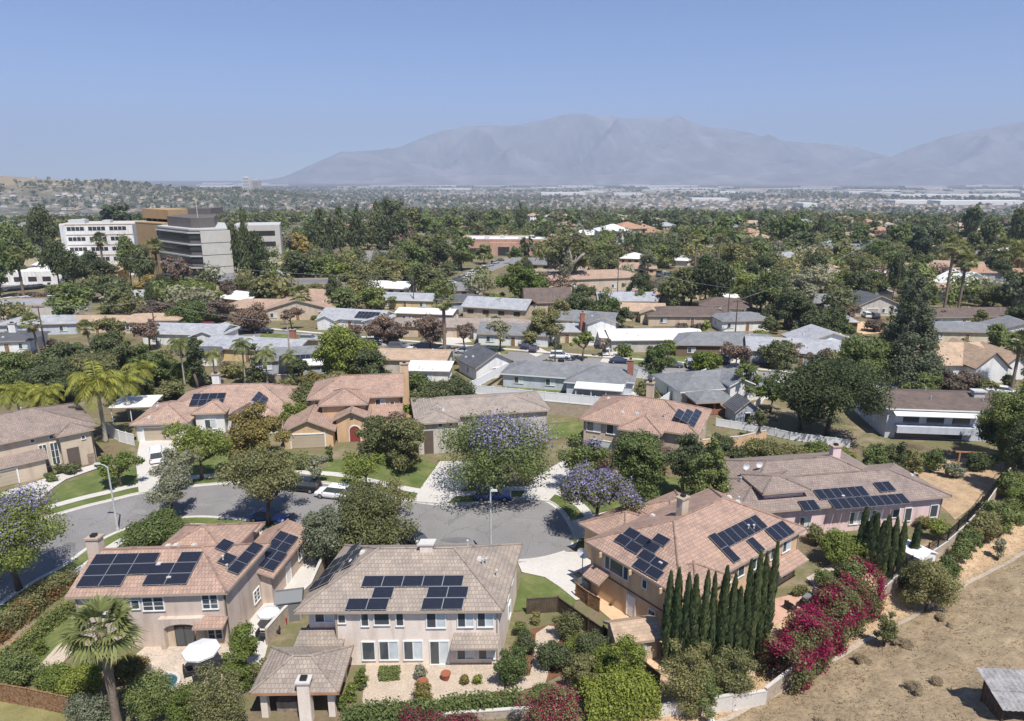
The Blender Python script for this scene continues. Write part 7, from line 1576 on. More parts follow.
SH = [(22, 684, 650, 50, 'leaf_green', 'leafy green shrub above the wooden fence'), (60, 692, 664, 46, 'leaf_bright', 'bright green shrub at the end of the wooden fence'), (88, 700, 660, 44, 'leaf_yellow', 'yellowish shrub left of the fan palm trunk'), (150, 722, 672, 62, 'leaf_green', 'green shrub right of the fan palm trunk'), (98, 738, 694, 54, 'leaf_grey', 'grey green shrub at the bottom edge by the fan palm'), (190, 722, 684, 50, 'leaf_bright', 'bright shrub below the patio parasol'), (222, 735, 668, 74, 'leaf_olive', 'feathery olive tree like shrub in the foreground left of the pavilion'),
      (20, 670, 650, 30, 'leaf_gold', 'small reddish shrub beside the lawn strip'), (40, 655, 638, 16, 'leaf_bright', 'round lime shrub beside the lawn strip'), (130, 680, 655, 40, 'leaf_gold', 'reddish low shrub by the patio'), (245, 668, 618, 34, 'leaf_bright', 'bright green bush at the right corner of the tan house'), (240, 690, 652, 34, 'leaf_bright', 'lower bright bush beside the parasol'), (262, 690, 655, 26, 'leaf_olive', 'olive bush at the pavilion corner'),
      (512, 686, 644, 40, 'leaf_green', 'dense round green bush at the right corner of the beige house'), (524, 654, 632, 30, 'leaf_dark', 'dark shrub behind the dense round bush'), (520, 636, 620, 18, 'leaf_green', 'low green shrub at the house side by the path'), (536, 624, 612, 14, 'leaf_olive', 'small olive shrub at the dark fence corner'), (575, 655, 632, 26, 'leaf_bright', 'bright shrub beside the mulch bed'), (822, 588, 570, 24, 'leaf_green', 'green shrub by the right wall of the orange tan house'), (800, 596, 584, 16, 'leaf_olive', 'low olive shrub on the lawn strip above the pink flowering bank'), (842, 578, 562, 20, 'leaf_dark', 'dark shrub behind the concrete patio'), (600, 684, 650, 30, 'leaf_yellow', 'small lime shrub left of the large lime one'), (540, 700, 684, 30, 'leaf_green', 'green shrub behind the magenta bush'), (500, 706, 690, 24, 'leaf_olive', 'olive shrub at the right end of the loose hedge'), (568, 640, 612, 32, 'leaf_olive', 'olive shrub by the dark board fence'), (556, 672, 640, 36, 'leaf_dark', 'dark shrub beside the curving path'), (592, 660, 630, 36, 'leaf_dark', 'dark green shrub left of the tool shed'), (582, 690, 652, 40, 'leaf_olive', 'olive bush between path and lime shrub'), (619, 690, 634, 48, 'leaf_yellow', 'large lime yellow shrub in front of the tool shed'),
      (684, 715, 640, 60, 'leaf_olive', 'big dark bush at the foot of the cypress row'), (730, 700, 648, 50, 'leaf_olive', 'dark bush right at the foot of the cypress row'), (700, 716, 668, 40, 'leaf_green', 'green bush at the low pale wall'), (424, 704, 680, 22, 'leaf_gold', 'small reddish shrub in the gravel yard'), (363, 660, 665, 1, 'leaf_green', ''), (362, 690, 665, 14, 'leaf_bright', 'lime topiary shrub beside the pavilion roof'), (352, 702, 682, 14, 'leaf_bright', 'second lime topiary shrub beside the pavilion'), (343, 712, 692, 12, 'leaf_yellow', 'third lime topiary shrub nearest the bottom'), (421, 682, 664, 15, 'leaf_grey', 'pale shrub beside the box hedge'), (465, 684, 674, 12, 'leaf_gold', 'golden shrub under the right windows of the beige house'), (478, 684, 674, 12, 'leaf_yellow', 'yellow shrub right of the golden one'),
      (926, 612, 556, 56, 'leaf_olive', 'large olive shrub on the dry slope by the block wall'), (908, 590, 560, 30, 'leaf_dark', 'dark shrub at the end of the small cypress row'), (946, 580, 556, 28, 'leaf_green', 'green citrus bush on the dry slope'), (958, 562, 538, 26, 'leaf_green', 'second green citrus bush up the slope'), (968, 550, 528, 26, 'leaf_green', 'third green citrus bush up the slope'), (984, 544, 512, 34, 'leaf_olive', 'fourth citrus bush, olive green'), (1000, 535, 498, 40, 'leaf_green', 'broad green bush near the right edge of the slope'), (1018, 522, 482, 40, 'leaf_bright', 'bright bush at the right edge of the slope'), (1012, 500, 470, 34, 'leaf_green', 'green bush by the top of the block wall'),
      (998, 560, 536, 14, 'leaf_grey', 'pale dry spiky shrub beside the lower bank'), (850, 600, 560, 34, 'leaf_green', 'green bush behind the magenta bank'), (838, 566, 528, 46, 'leaf_bright', 'bright green bush at the right end of the orange tan house'), (815, 545, 524, 20, 'leaf_olive', 'olive bush between orange tan house and pink house'), (858, 604, 580, 24, 'leaf_dark', 'dark green shrub within the magenta bank'), (884, 646, 612, 24, 'leaf_olive', 'olive shrub at the foot of the magenta bank'),
      (760, 462, 438, 44, 'leaf_olive', 'olive bush behind the satellite dishes'), (790, 462, 444, 34, 'leaf_olive', 'second olive bush behind the pink house roof'), (815, 460, 440, 32, 'leaf_green', 'green round bush behind the pink house chimney'), (838, 462, 446, 26, 'leaf_bright', 'lime bush behind the pink house chimney'), (872, 476, 440, 30, 'leaf_green', 'green bush left of the pale balcony house yard'), (895, 472, 440, 34, 'leaf_dark', 'dark bush below the balcony house'), (912, 474, 450, 24, 'leaf_olive', 'olive bush in the dry yard'), (930, 472, 448, 26, 'leaf_green', 'green bush with yellow tips in the dry yard'), (952, 478, 462, 20, 'leaf_grey', 'grey agave like bush in the dry yard'), (978, 470, 452, 30, 'leaf_dark', 'dark low bush by the timber frame'),
      (742, 528, 500, 26, 'leaf_olive', 'olive bush in front of the pink house left end'), (796, 530, 512, 14, 'leaf_green', 'small shrub by the pink house wall'), (936, 540, 518, 22, 'leaf_bright', 'bright shrub inside the iron railing'), (924, 528, 516, 20, 'leaf_olive', 'small olive shrub at the pink house corner'),
      (640, 460, 432, 2, 'leaf_green', ''), (655, 470, 440, 30, 'leaf_plum', 'dark plum shrub at the red hip roof house'), (600, 470, 446, 40, 'leaf_plum', 'brownish shrub in front of the red hip roof house'), (300, 470, 458, 12, 'leaf_green', 'small round shrub by the peach house driveway'), (330, 462, 446, 9, 'leaf_green', 'upright green shrub left of the red door'), (230, 452, 440, 14, 'leaf_green', 'low shrub at the white house front'), (70, 474, 462, 24, 'leaf_dark', 'dark low planting under the stacked windows'), (52, 482, 470, 14, 'leaf_green', 'low shrub at the garage corner of the tan house')]
for a in SH:
    if a[5]: shrub(*a[:6])

for (a, b_) in ((451, 521), (240, 500), (150, 507)):
    x, y, _ = GP(a, b_); thing('manhole_cover', 'round dark manhole cover ' + {451: 'in the middle of the cul-de-sac', 240: 'on the street left of the white SUV', 150: 'on the street near the left lamp'}[a], 'manhole', (x, y, .02), 0, None, (lambda q: (q.cyl((0, 0, 0), .42, .012, 20), q.mesh('manhole_cover', ['plastic_grey']))[-1])(MB()))

x, y, _ = GP(163, 686); o = thing('hot_tub', 'round in-ground spa with pale rim at the patio edge', 'spa', (x, y, .06)); m = MB(); n = 24
for i in range(n):
    a, b_ = 2 * math.pi * i / n, 2 * math.pi * (i + 1) / n; m.add([(math.cos(t_) * r_, math.sin(t_) * r_, z_) for r_, z_ in ((1.35, .0), (1.35, .25), (1.1, .25), (1.1, .02)) for t_ in (a, b_)], [(0, 1, 3, 2), (2, 3, 5, 4), (4, 5, 7, 6)])
m.build('rim', 'concrete', o); m = MB(); m.cyl((0, 0, .0), 1.1, .14, 24); m.build('water', 'water', o)

rw_ = random.Random(12)
for k in range(20):
    s_, d_k = rw_.uniform(-4, 34), rw_.uniform(1.2, 16); p = DA + DT * s_ + DN * d_k; px_, py_, _ = proj(p[0], p[1], float(gz(p[0], p[1])))
    if not (680 < px_ < 1040 and py_ < 735) or (px_ > 955 and py_ > 660): continue
    h_ = rw_.uniform(.12, .3); tree(px_, py_, 0, 0, 'dense', 'drygrass', 'low dry weed clump on the bare hillside', 'weed', 'weed', 'weed clumps on the hillside', leaf=.07, world=((p[0], p[1], float(gz(p[0], p[1])) - .03), h_, h_ * rw_.uniform(3, 7)))

# ================================================================== MIDDLE DISTANCE TREES
MT = [
 # px, base, top, width, shape, leaf
 (70, 324, 282, 56, 'round', 'leaf_green'), (105, 300, 274, 46, 'round', 'leaf_dark'), (120, 306, 276, 30, 'round', 'leaf_dark'), (18, 318, 304, 22, 'round', 'leaf_green'), (40, 308, 290, 18, 'loose', 'leaf_plum'),
 (112, 345, 316, 30, 'loose', 'leaf_olive'), (112, 375, 330, 44, 'round', 'leaf_dark'), (90, 392, 352, 60, 'round', 'leaf_olive'), (60, 400, 362, 50, 'round', 'leaf_dark'), (15, 392, 350, 50, 'round', 'leaf_green'), (140, 370, 346, 34, 'round', 'leaf_green'), (160, 386, 350, 34, 'round', 'leaf_green'), (128, 402, 372, 40, 'round', 'leaf_dark'), (170, 402, 380, 30, 'round', 'leaf_olive'),
 (176, 308, 280, 26, 'round', 'leaf_dark'), (200, 308, 278, 40, 'round', 'leaf_bright'), (228, 304, 278, 22, 'round', 'leaf_plum'), (152, 296, 274, 26, 'round', 'leaf_gold'), (160, 322, 300, 40, 'round', 'leaf_plum'), (190, 326, 300, 40, 'round', 'leaf_green'), (215, 322, 298, 40, 'round', 'leaf_plum'), (252, 332, 307, 40, 'round', 'leaf_plum'), (150, 350, 318, 30, 'loose', 'leaf_plum'),
 (265, 306, 278, 34, 'round', 'leaf_dark'), (285, 304, 282, 34, 'round', 'leaf_green'), (245, 298, 274, 24, 'round', 'leaf_olive'), (292, 330, 304, 22, 'loose', 'leaf_plum'), (315, 300, 282, 30, 'round', 'leaf_olive'), (345, 312, 288, 44, 'round', 'leaf_green'), (372, 312, 286, 40, 'round', 'leaf_green'), (358, 300, 278, 34, 'round', 'leaf_olive'), (385, 342, 318, 36, 'round', 'leaf_plum'), (398, 345, 322, 26, 'round', 'leaf_plum'),
 (430, 348, 316, 40, 'loose', 'leaf_plum'), (465, 352, 322, 26, 'loose', 'leaf_plum'), (500, 351, 318, 26, 'loose', 'leaf_grey'), (545, 344, 308, 36, 'round', 'leaf_olive'), (530, 348, 328, 20, 'round', 'leaf_olive'), (500, 314, 294, 34, 'round', 'leaf_bright'), (516, 314, 296, 20, 'round', 'leaf_green'), (516, 302, 262, 40, 'round', 'leaf_bright'), (532, 304, 266, 34, 'round', 'leaf_bright'), (495, 312, 300, 22, 'round', 'leaf_yellow'),
 (580, 324, 292, 44, 'round', 'leaf_dark'), (604, 324, 292, 30, 'round', 'leaf_green'), (560, 326, 300, 26, 'round', 'leaf_olive'), (640, 303, 272, 30, 'round', 'leaf_dark'), (640, 308, 290, 18, 'round', 'leaf_green'), (602, 357, 336, 12, 'loose', 'leaf_plum'), (605, 355, 338, 14, 'loose', 'leaf_plum'),
 (690, 306, 265, 44, 'round', 'leaf_dark'), (675, 308, 278, 30, 'round', 'leaf_dark'), (705, 308, 255, 34, 'tall', 'leaf_dark'), (718, 310, 262, 36, 'tall', 'leaf_dark'), (735, 304, 285, 28, 'round', 'leaf_green'), (746, 296, 272, 32, 'round', 'leaf_bright'), (760, 312, 268, 36, 'round', 'leaf_green'), (776, 318, 278, 44, 'round', 'leaf_dark'), (790, 330, 290, 44, 'round', 'leaf_dark'), (795, 312, 272, 46, 'round', 'leaf_grey'), (770, 334, 316, 20, 'round', 'leaf_dark'), (735, 368, 344, 34, 'loose', 'leaf_plum'), (782, 366, 342, 30, 'loose', 'leaf_plum'), (800, 362, 342, 26, 'loose', 'leaf_plum'), (705, 336, 320, 14, 'round', 'leaf_bright'), (700, 334, 322, 20, 'loose', 'leaf_plum'), (768, 352, 342, 22, 'round', 'leaf_yellow'),
 (812, 340, 308, 34, 'round', 'leaf_dark'), (822, 318, 300, 18, 'round', 'leaf_plum'), (850, 322, 302, 26, 'round', 'leaf_plum'), (838, 322, 312, 12, 'round', 'leaf_yellow'), (842, 296, 270, 34, 'round', 'leaf_green'), (858, 304, 270, 32, 'round', 'leaf_dark'), (812, 300, 262, 38, 'round', 'leaf_grey'), (870, 300, 270, 34, 'round', 'leaf_green'), (828, 375, 346, 26, 'loose', 'leaf_plum'), (815, 372, 350, 22, 'loose', 'leaf_plum'),
 (888, 282, 250, 36, 'round', 'leaf_green'), (920, 290, 255, 30, 'round', 'leaf_green'), (960, 310, 285, 18, 'round', 'leaf_dark'), (985, 300, 288, 14, 'round', 'leaf_olive'), (1012, 318, 268, 40, 'round', 'leaf_dark'), (1020, 330, 300, 30, 'round', 'leaf_dark'), (1016, 370, 345, 30, 'round', 'leaf_dark'), (1000, 285, 258, 30, 'round', 'leaf_dark'),
 (60, 290, 240, 26, 'tall', 'leaf_dark'), (48, 268, 208, 30, 'tall', 'leaf_dark'), (75, 292, 252, 30, 'tall', 'leaf_dark'), (10, 272, 222, 34, 'round', 'leaf_green'), (22, 282, 228, 34, 'round', 'leaf_green'), (0, 300, 238, 40, 'round', 'leaf_green'), (132, 290, 236, 24, 'tall', 'leaf_green'), (146, 292, 246, 28, 'tall', 'leaf_dark'), (238, 288, 226, 20, 'tall', 'leaf_dark'), (250, 290, 210, 24, 'cone', 'leaf_dark'), (260, 290, 234, 26, 'tall', 'leaf_dark'), (120, 236, 204, 38, 'round', 'leaf_dark'), (165, 300, 272, 20, 'round', 'leaf_dark'),
 (322, 252, 207, 20, 'cone', 'leaf_dark'), (311, 252, 224, 18, 'round', 'leaf_dark'), (332, 252, 218, 20, 'cone', 'leaf_dark'), (341, 253, 207, 22, 'cone', 'leaf_dark'), (352, 252, 224, 20, 'round', 'leaf_dark'), (359, 252, 205, 20, 'cone', 'leaf_dark'), (368, 250, 222, 20, 'round', 'leaf_dark'), (378, 248, 202, 22, 'cone', 'leaf_dark'), (388, 250, 208, 24, 'cone', 'leaf_dark'), (398, 250, 214, 26, 'round', 'leaf_dark'), (392, 232, 196, 34, 'round', 'leaf_dark'), (410, 240, 206, 34, 'round', 'leaf_olive'), (425, 240, 214, 30, 'round', 'leaf_green'),
 (290, 256, 234, 30, 'round', 'leaf_olive'), (300, 258, 232, 26, 'round', 'leaf_gold'), (300, 286, 250, 40, 'round', 'leaf_dark'), (325, 284, 255, 40, 'round', 'leaf_green'), (340, 286, 262, 40, 'round', 'leaf_bright'), (366, 292, 262, 40, 'round', 'leaf_olive'), (395, 290, 258, 44, 'round', 'leaf_olive'), (412, 286, 242, 40, 'round', 'leaf_green'), (430, 296, 262, 40, 'round', 'leaf_dark'), (445, 274, 240, 40, 'round', 'leaf_dark'), (462, 270, 236, 34, 'round', 'leaf_green'), (425, 264, 234, 30, 'round', 'leaf_olive'), (484, 264, 244, 24, 'round', 'leaf_green'), (515, 264, 246, 18, 'round', 'leaf_green'),
 (548, 276, 236, 38, 'loose', 'leaf_olive'), (560, 290, 240, 34, 'loose', 'leaf_grey'), (575, 288, 246, 30, 'loose', 'leaf_olive'), (600, 266, 240, 36, 'round', 'leaf_green'), (615, 268, 244, 30, 'round', 'leaf_olive'), (585, 264, 238, 30, 'round', 'leaf_green'), (655, 272, 244, 34, 'round', 'leaf_green'), (668, 268, 238, 28, 'round', 'leaf_dark'), (680, 262, 236, 30, 'round', 'leaf_dark'), (640, 258, 238, 24, 'round', 'leaf_dark'), (540, 250, 228, 26, 'round', 'leaf_dark'), (520, 232, 202, 14, 'cone', 'leaf_dark'), (475, 232, 212, 26, 'round', 'leaf_dark'), (495, 234, 210, 28, 'round', 'leaf_dark'), (505, 236, 212, 24, 'round', 'leaf_green'), (450, 236, 214, 26, 'round', 'leaf_green'),
 (735, 276, 240, 40, 'round', 'leaf_olive'), (720, 272, 246, 34, 'round', 'leaf_green'), (755, 274, 240, 40, 'round', 'leaf_green'), (700, 258, 226, 34, 'round', 'leaf_green'), (725, 246, 216, 34, 'round', 'leaf_green'), (782, 250, 210, 42, 'round', 'leaf_green'), (800, 260, 232, 40, 'round', 'leaf_dark'), (816, 290, 252, 30, 'round', 'leaf_dark'), (773, 268, 236, 26, 'loose', 'leaf_grey'), (880, 268, 240, 40, 'round', 'leaf_green'), (915, 268, 232, 36, 'round', 'leaf_blue'), (930, 262, 226, 30, 'round', 'leaf_dark'), (970, 262, 232, 30, 'round', 'leaf_dark'), (995, 250, 226, 18, 'round', 'leaf_yellow'), (1014, 256, 208, 26, 'tall', 'leaf_dark'), (985, 258, 218, 22, 'tall', 'leaf_dark'), (968, 246, 206, 20, 'tall', 'leaf_dark'), (1022, 268, 220, 22, 'tall', 'leaf_dark'), (900, 254, 222, 30, 'round', 'leaf_green'), (860, 250, 226, 30, 'round', 'leaf_green'),
]
for i, a in enumerate(MT): tree(a[0], a[1], a[2] - .05 * (a[1] - a[2]), a[3] * 1.02, *a[4:])
# the pale bare eucalyptus
x, y, z = G(566, 291); o = thing('eucalyptus_tree', 'pale bare trunked eucalyptus with thin grey crown before the rust brown roof', 'eucalyptus', (x, y, z)); m = MB()
for q in (((0, 0, 0), (1, 0, 6), (3, 0, 11), (5, 1, 17)), ((.8, 0, 5), (-2, 1, 9), (-5, 0, 13)), ((2.5, 0, 10), (5.5, -1, 13), (8, 0, 15)), ((2, 0, 9), (1, -1, 14), (0, 0, 18))): m.tube(q, [.7, .5, .35, .15][:len(q)], 7)
m.build('trunk', 'bark_pale', o); rr = np.random.default_rng(4); p, nr = crown_points(rr, 1500, [(5, 1, 17, 3), (-5, 0, 13.5, 3), (8, 0, 15, 2.6), (0, 0, 18, 3.2), (-2, 0, 16, 2.4), (3, 1, 13, 2)]); v, f = leaf_quads(rr, p, nr, .8); link('crown', np_mesh('crown', v, f, ['leaf_olive']), o)

# ------------------------------------------------------------------ scattered trees and houses out to the valley
rs = np.random.default_rng(21)
KIND = [('round', 'leaf_dark'), ('round', 'leaf_green'), ('round', 'leaf_olive'), ('tall', 'leaf_dark'), ('loose', 'leaf_grey'), ('round', 'leaf_dark'), ('cone', 'leaf_dark'), ('loose', 'leaf_plum')]
foot = []      # keep-out circles
for o in list(S.objects):
    if o.parent is None and o.get('category') in ('house', 'building', 'shed', 'garage', 'carport', 'pavilion', 'patio cover', 'gazebo', 'playhouse'):
        xs = [c for ch in o.children_recursive if ch.type == 'MESH' for c in ch.bound_box]
        if xs:
            a = np.array(xs); c = a.reshape(-1, 3); lo, hi = c.min(0), c.max(0); cx, cy = (lo[0] + hi[0]) / 2, (lo[1] + hi[1]) / 2; w = rot2(o.location, o.rotation_euler.z, cx, cy); foot.append((w[0], w[1], max(hi[0] - lo[0], hi[1] - lo[1]) / 2 + 2))
FTL = []; FT = np.array(foot); ST = np.array([(p[0], p[1]) for p in stW])
def free(x, y, pad=2.0):
    if FTL and min(abs(x - q[0]) + abs(y - q[1]) for q in FTL[-70:]) < 9 + pad * .5 and math.hypot(x, y) < 460: return False
    if (np.hypot(FT[:, 0] - x, FT[:, 1] - y) < FT[:, 2] * .8 + pad).any(): return False
    if (np.hypot(ST[:, 0] - x, ST[:, 1] - y) < 8).any(): return False
    px, py, _ = proj(x, y, float(gz(x, y)))
    for (a, b_, c, d) in ((-10, 275, 75, 323), (326, 248, 402, 264), (440, 255, 524, 292), (655, 270, 745, 283), (600, 283, 650, 300), (845, 318, 886, 336)):
        if a < px < c and b_ < py < d: return False
    return True
# clay roofed houses in the belt beyond: each a house of its own
HP = {}
def far_house_mesh(roof, wall, v):
    key = (roof, wall, v)
    if key not in HP:
        w, d = ((15, 10), (19, 11), (13, 12))[v]; m = MB(); m.bb(-w / 2, w / 2, -d / 2, d / 2, -1, 3.2 if v < 2 else 5.4); h = 3.2 if v < 2 else 5.4
        for k in range(4): m.bb(-w / 2 + w * (k + .3) / 4, -w / 2 + w * (k + .7) / 4, -d / 2 - .05, -d / 2 + .02, h - 2, h - .8, 1)
        r = MB(); roof_block(r, B(-w / 2, w / 2, -d / 2, d / 2, h, 'hip', 'x', 20, .6, ends=('hip', 'hip') if v != 1 else ('gable', 'gable')), False)
        if v == 0: roof_block(r, B(0, w / 2 - 1, -d / 2 - 3, 1, h - .1, 'hip', 'y', 20, .6), False); m.bb(.5, w / 2 - 1.5, -d / 2 - 2.6, 0, -1, h - .05)
        HP[key] = (m.mesh('wall', [wall, 'darkglass']), r.mesh('roof', [roof, 'trim_tan', roof]))
    return HP[key]
RO = ['roof_orange', 'roof_red_worn', 'roof_rosybrown', 'roof_grey', 'roof_taupe', 'roof_tan', 'roof_lightgrey']; WA = ['stucco_cream', 'stucco_white', 'stucco_sand', 'stucco_peach']
def far_house(x, y, label, group, roof=None, sc=1.0, rz=None, wall=None):
    roof = roof or RO[rs.integers(len(RO))]; wall = wall or WA[rs.integers(4)]; a, b_ = far_house_mesh(roof, wall, int(rs.integers(3))); z = float(gz(x, y))
    o = thing('house', label, 'house', (x, y, z), rs.uniform(-.5, .5) if rz is None else rz, group); o.scale = (sc, sc, sc); link('wall', a, o); link('roof', b_, o)
    FTL.append((x, y)); return o
n_h = 0; tries = 0
while n_h < 64 and tries < 5000:
    tries += 1; py = rs.uniform(246, 332); px = rs.uniform(-10, 1034); x, y, z = G(px, py); r = math.hypot(x, y)
    if r > 440 or not free(x, y, 7) or any(abs(x - q[0]) < 20 and abs(y - q[1]) < 15 for q in FTL): continue
    roof = ['roof_grey', 'roof_lightgrey', 'roof_taupe', 'roof_tan', 'roof_rosybrown', 'roof_darkbrown', 'roof_white'][rs.integers(7)]; o = far_house(x, y, '', None, roof, rs.uniform(.8, 1.05)); AUTO.append((o, ('house', roof, 'house', 3, 1))); n_h += 1
TR = [(o.location.x, o.location.y) for o, _ in AUTO if not o.name.startswith('house')]
n_t = 0; tries = 0
while n_t < 95 and tries < 6000:
    tries += 1; py = rs.uniform(238, 345) if rs.random() < .75 else rs.uniform(345, 420); px = rs.uniform(-20, 1044); x, y, z = G(px, py)
    r = math.hypot(x, y)
    if r < 118 or (py > 345 and 460 < px < 860 and py > 375): continue
    if not free(x, y) or min(math.hypot(x - a, y - b_) for a, b_ in TR) < 6: continue
    k, mt_ = KIND[rs.integers(len(KIND))]; h = rs.uniform(4.5, 9.5) if r < 230 else rs.uniform(7, 14); w = h * rs.uniform(.75, 1.15)
    if k in ('tall', 'cone'): h *= 1.35; w *= .6
    tree(px, py, 0, 0, k, mt_, world=((x, y, z), h, w)); TR.append((x, y)); n_t += 1

n_b = 0; tries = 0
while n_b < 150 and tries < 8000:
    tries += 1; py = rs.uniform(288, 400); px = rs.uniform(-10, 1034); x, y, z = G(px, py)
    if py > 372 and 440 < px < 860: continue
    if (np.hypot(FT[:, 0] - x, FT[:, 1] - y) < FT[:, 2] * .62).any() or (np.hypot(ST[:, 0] - x, ST[:, 1] - y) < 7).any() or min(math.hypot(x - a, y - b_) for a, b_ in TR) < 3: continue
    h = rs.uniform(1.2, 3.4); w = h * rs.uniform(1, 1.9); mt_ = ['leaf_green', 'leaf_dark', 'leaf_olive', 'leaf_bright', 'leaf_grey', 'leaf_plum'][rs.integers(6)]
    tree(px, py, 0, 0, 'dense', mt_, world=((x, y, z), h, w), name='bush', cat='bush'); TR.append((x, y)); n_b += 1

# clay roofed houses in the belt beyond: each a house of its own
for (px, py, roof, sc, lb) in ((626, 240, 'roof_orange', 1.5, 'large orange clay roof nearest above the salmon wall'), (641, 236, 'roof_orange', 1.1, 'orange clay roof right of the large orange one'), (651, 240, 'roof_orange', 1.0, 'small orange roof at the end of the orange group'), (566, 232, 'roof_red', 1.0, 'red clay roof above the salmon commercial building'), (584, 240, 'roof_white', 1.2, 'white flat looking roof below the orange roofs'), (612, 243, 'roof_white', 1.5, 'long white roof left of the orange roofs'), (446, 226, 'roof_red', 1.0, 'red roofed house left in the far tree belt'), (634, 268, 'roof_white', .9, 'white roofed salmon house among trees'),
    (850, 242, 'roof_orange', 1.2, 'orange roofed villa above the grey terraced roofs'), (858, 246, 'roof_red_worn', 1.2, 'salmon roofed villa just right of the orange one'), (812, 224, 'roof_orange', 1.2, 'orange roof near the white house on the far right'), (815, 220, 'roof_white', 1.1, 'white roofed villa beside far orange roofs'), (748, 240, 'roof_orange', 1.0, 'orange roof half hidden in the middle trees'), (756, 246, 'roof_tan', 1.0, 'tan roof half hidden in the middle trees'), (786, 214, 'roof_orange', 1.3, 'long orange roof on the tree line'), (879, 238, 'roof_orange', 1.0, 'orange roof right of the villas'), (909, 240, 'roof_orange', 1.0, 'orange roof behind the blue green trees'), (880, 230, 'roof_tan', 1, 'tan roof further behind the villas'), (866, 228, 'roof_orange', 1, 'small orange roof high above the villas'), (40, 248, 'roof_orange', 1.4, 'orange red roof left of the hospital'), (810, 238, 'roof_tan', 1.1, 'tan roofed house left of the villas'),
    (960, 216, 'roof_white', 1.3, 'long white roof in the far right trees'), (1000, 254, 'roof_grey', 1.1, 'grey roofed house behind the lime tree'), (940, 240, 'roof_grey', 1.1, 'grey roof behind the tall fan palms')):
    x, y, z = G(px, py); far_house(x, y, lb, None, roof, sc)
# condominium rows with slate roofs
for (px, py, w, lb) in ((842, 262, 34, 'left row of slate roofed terraced houses'), (868, 258, 20, 'right row of slate roofed terraced houses with white gable')):
    x, y, z = G(px, py); s_ = scale_at(x, y, z); W_ = w / s_; o = house(lb, (x - W_ / 2, y, z), R(-6), [B(0, W_, 0, 12, 6, 'hip', 'x', 20, .6, ends=('gable', 'gable'))] + [B(W_ * k / 5 + 1, W_ * (k + 1) / 5 - 1, -2, 5, 6.2, 'hip', 'y', 26, .4, ends=('gable', 'gable')) for k in range(5)], 'stucco_grey', 'roof_grey', [(0, 'B', 3, 1, 1, 1, 'win1')], cat='terraced houses', name='terraced_houses')
# three bands of individually built houses, then the far mass
cnt = 0; tries = 0
while cnt < 190 and tries < 9000:
    tries += 1; r = 430 + 1100 * rs.random() ** 1.2; a = rs.uniform(-.72, .72); x, y = r * math.sin(a), r * math.cos(a)
    if x * x + y * y < 430 ** 2 or not free(x, y, 6) or any(abs(x - q[0]) < 24 and abs(y - q[1]) < 22 for q in FTL): continue
    px = proj(x, y, 0)[0]; side = ('left behind the hospital' if px < 290 else 'in the middle beyond the salmon commercial building' if px < 640 else 'on the right in the far tree belt')
    roof = RO[rs.integers(len(RO))]; far_house(x, y, 'small far house with %s roof %s' % ({'roof_orange': 'orange clay', 'roof_red_worn': 'faded red', 'roof_rosybrown': 'rosy brown', 'roof_grey': 'grey', 'roof_taupe': 'taupe', 'roof_tan': 'tan', 'roof_lightgrey': 'pale grey'}[roof], side), 'far houses with %s roofs %s' % (roof[5:].replace('_', ' '), side), roof); cnt += 1

def hillh_at(x, y): return sum(a * math.exp(-((x - hx) / sx) ** 2 - ((y - hy) / sy) ** 2) for hx, hy, a, sx, sy in HILLS)
# the wood between them: one mass of crowns, denser than anyone could count
def crown_mass(name, n, rmin, rmax, hmin, hmax, mats, leaf, per, power=1.0, seed=1, amax=.76, keep=None):
    rg = np.random.default_rng(seed); V = []; Fc = []; MI = []; off = 0; made = 0
    while made < n:
        r = rmin + (rmax - rmin) * rg.random() ** power; a = rg.uniform(-amax, amax); x, y = r * math.sin(a), r * math.cos(a)
        if r < 1800 and not free(x, y, 1.5): continue
        if r < 1800 and FTL and min(abs(x - q[0]) + abs(y - q[1]) * .8 for q in FTL) < 9: continue
        if keep is not None and not keep(x, y, rg): continue
        z = float(gz(x, y)); h = rg.uniform(hmin, hmax); w = h * rg.uniform(.8, 1.25) 
        if rg.random() < .16: h *= 1.5; w *= .55
        nl = 5; ang = rg.uniform(0, 6.28, nl); rr = rg.uniform(.1, .36, nl) * w; lob = np.stack([x + np.cos(ang) * rr, y + np.sin(ang) * rr, z + h * rg.uniform(.38, .74, nl), w * rg.uniform(.22, .34, nl)], 1)
        p, nr = crown_points(rg, per, lob, .2, .9); v, f = leaf_quads(rg, p, nr, leaf * w / 9); V.append(v); Fc.append(f + off); off += len(v); MI += [int(rg.choice(len(mats), p=PW))] * per; made += 1
    return struct(link(name, np_mesh(name, np.concatenate(V), np.concatenate(Fc), mats, MI)), 'stuff')
MW = ['leaf_dark', 'leaf_green', 'leaf_olive', 'leaf_grey', 'leaf_plum']; PW = np.array([.42, .24, .22, .08, .04])
crown_mass('woodland', 430, 200, 460, 5.5, 11.5, MW, .8, 420, 1, 13)
crown_mass('woodland', 1500, 330, 950, 6, 12, MW, 1.9, 120, .9, 3)
crown_mass('woodland', 3000, 900, 2300, 7, 13, MW, 3.2, 46, 1.2, 5)
def clump(x, y, rg): return math.sin(x * .0021 + y * .0009) + math.sin(y * .0034 - x * .0007 + 2) + math.sin(x * .0062 + 1) * .6 + rg.normal(0, .6) > -.2
crown_mass('woodland', 7500, 2100, 7500, 8, 15, MW, 5.5, 16, 1.35, 7, .8, clump)
def onhill(x, y, rg): return 14 < hillh_at(x, y) < 88 and rg.random() < .9
crown_mass('woodland', 1500, 1700, 3300, 8, 15, MW, 3.6, 26, 1, 9, .8, onhill)
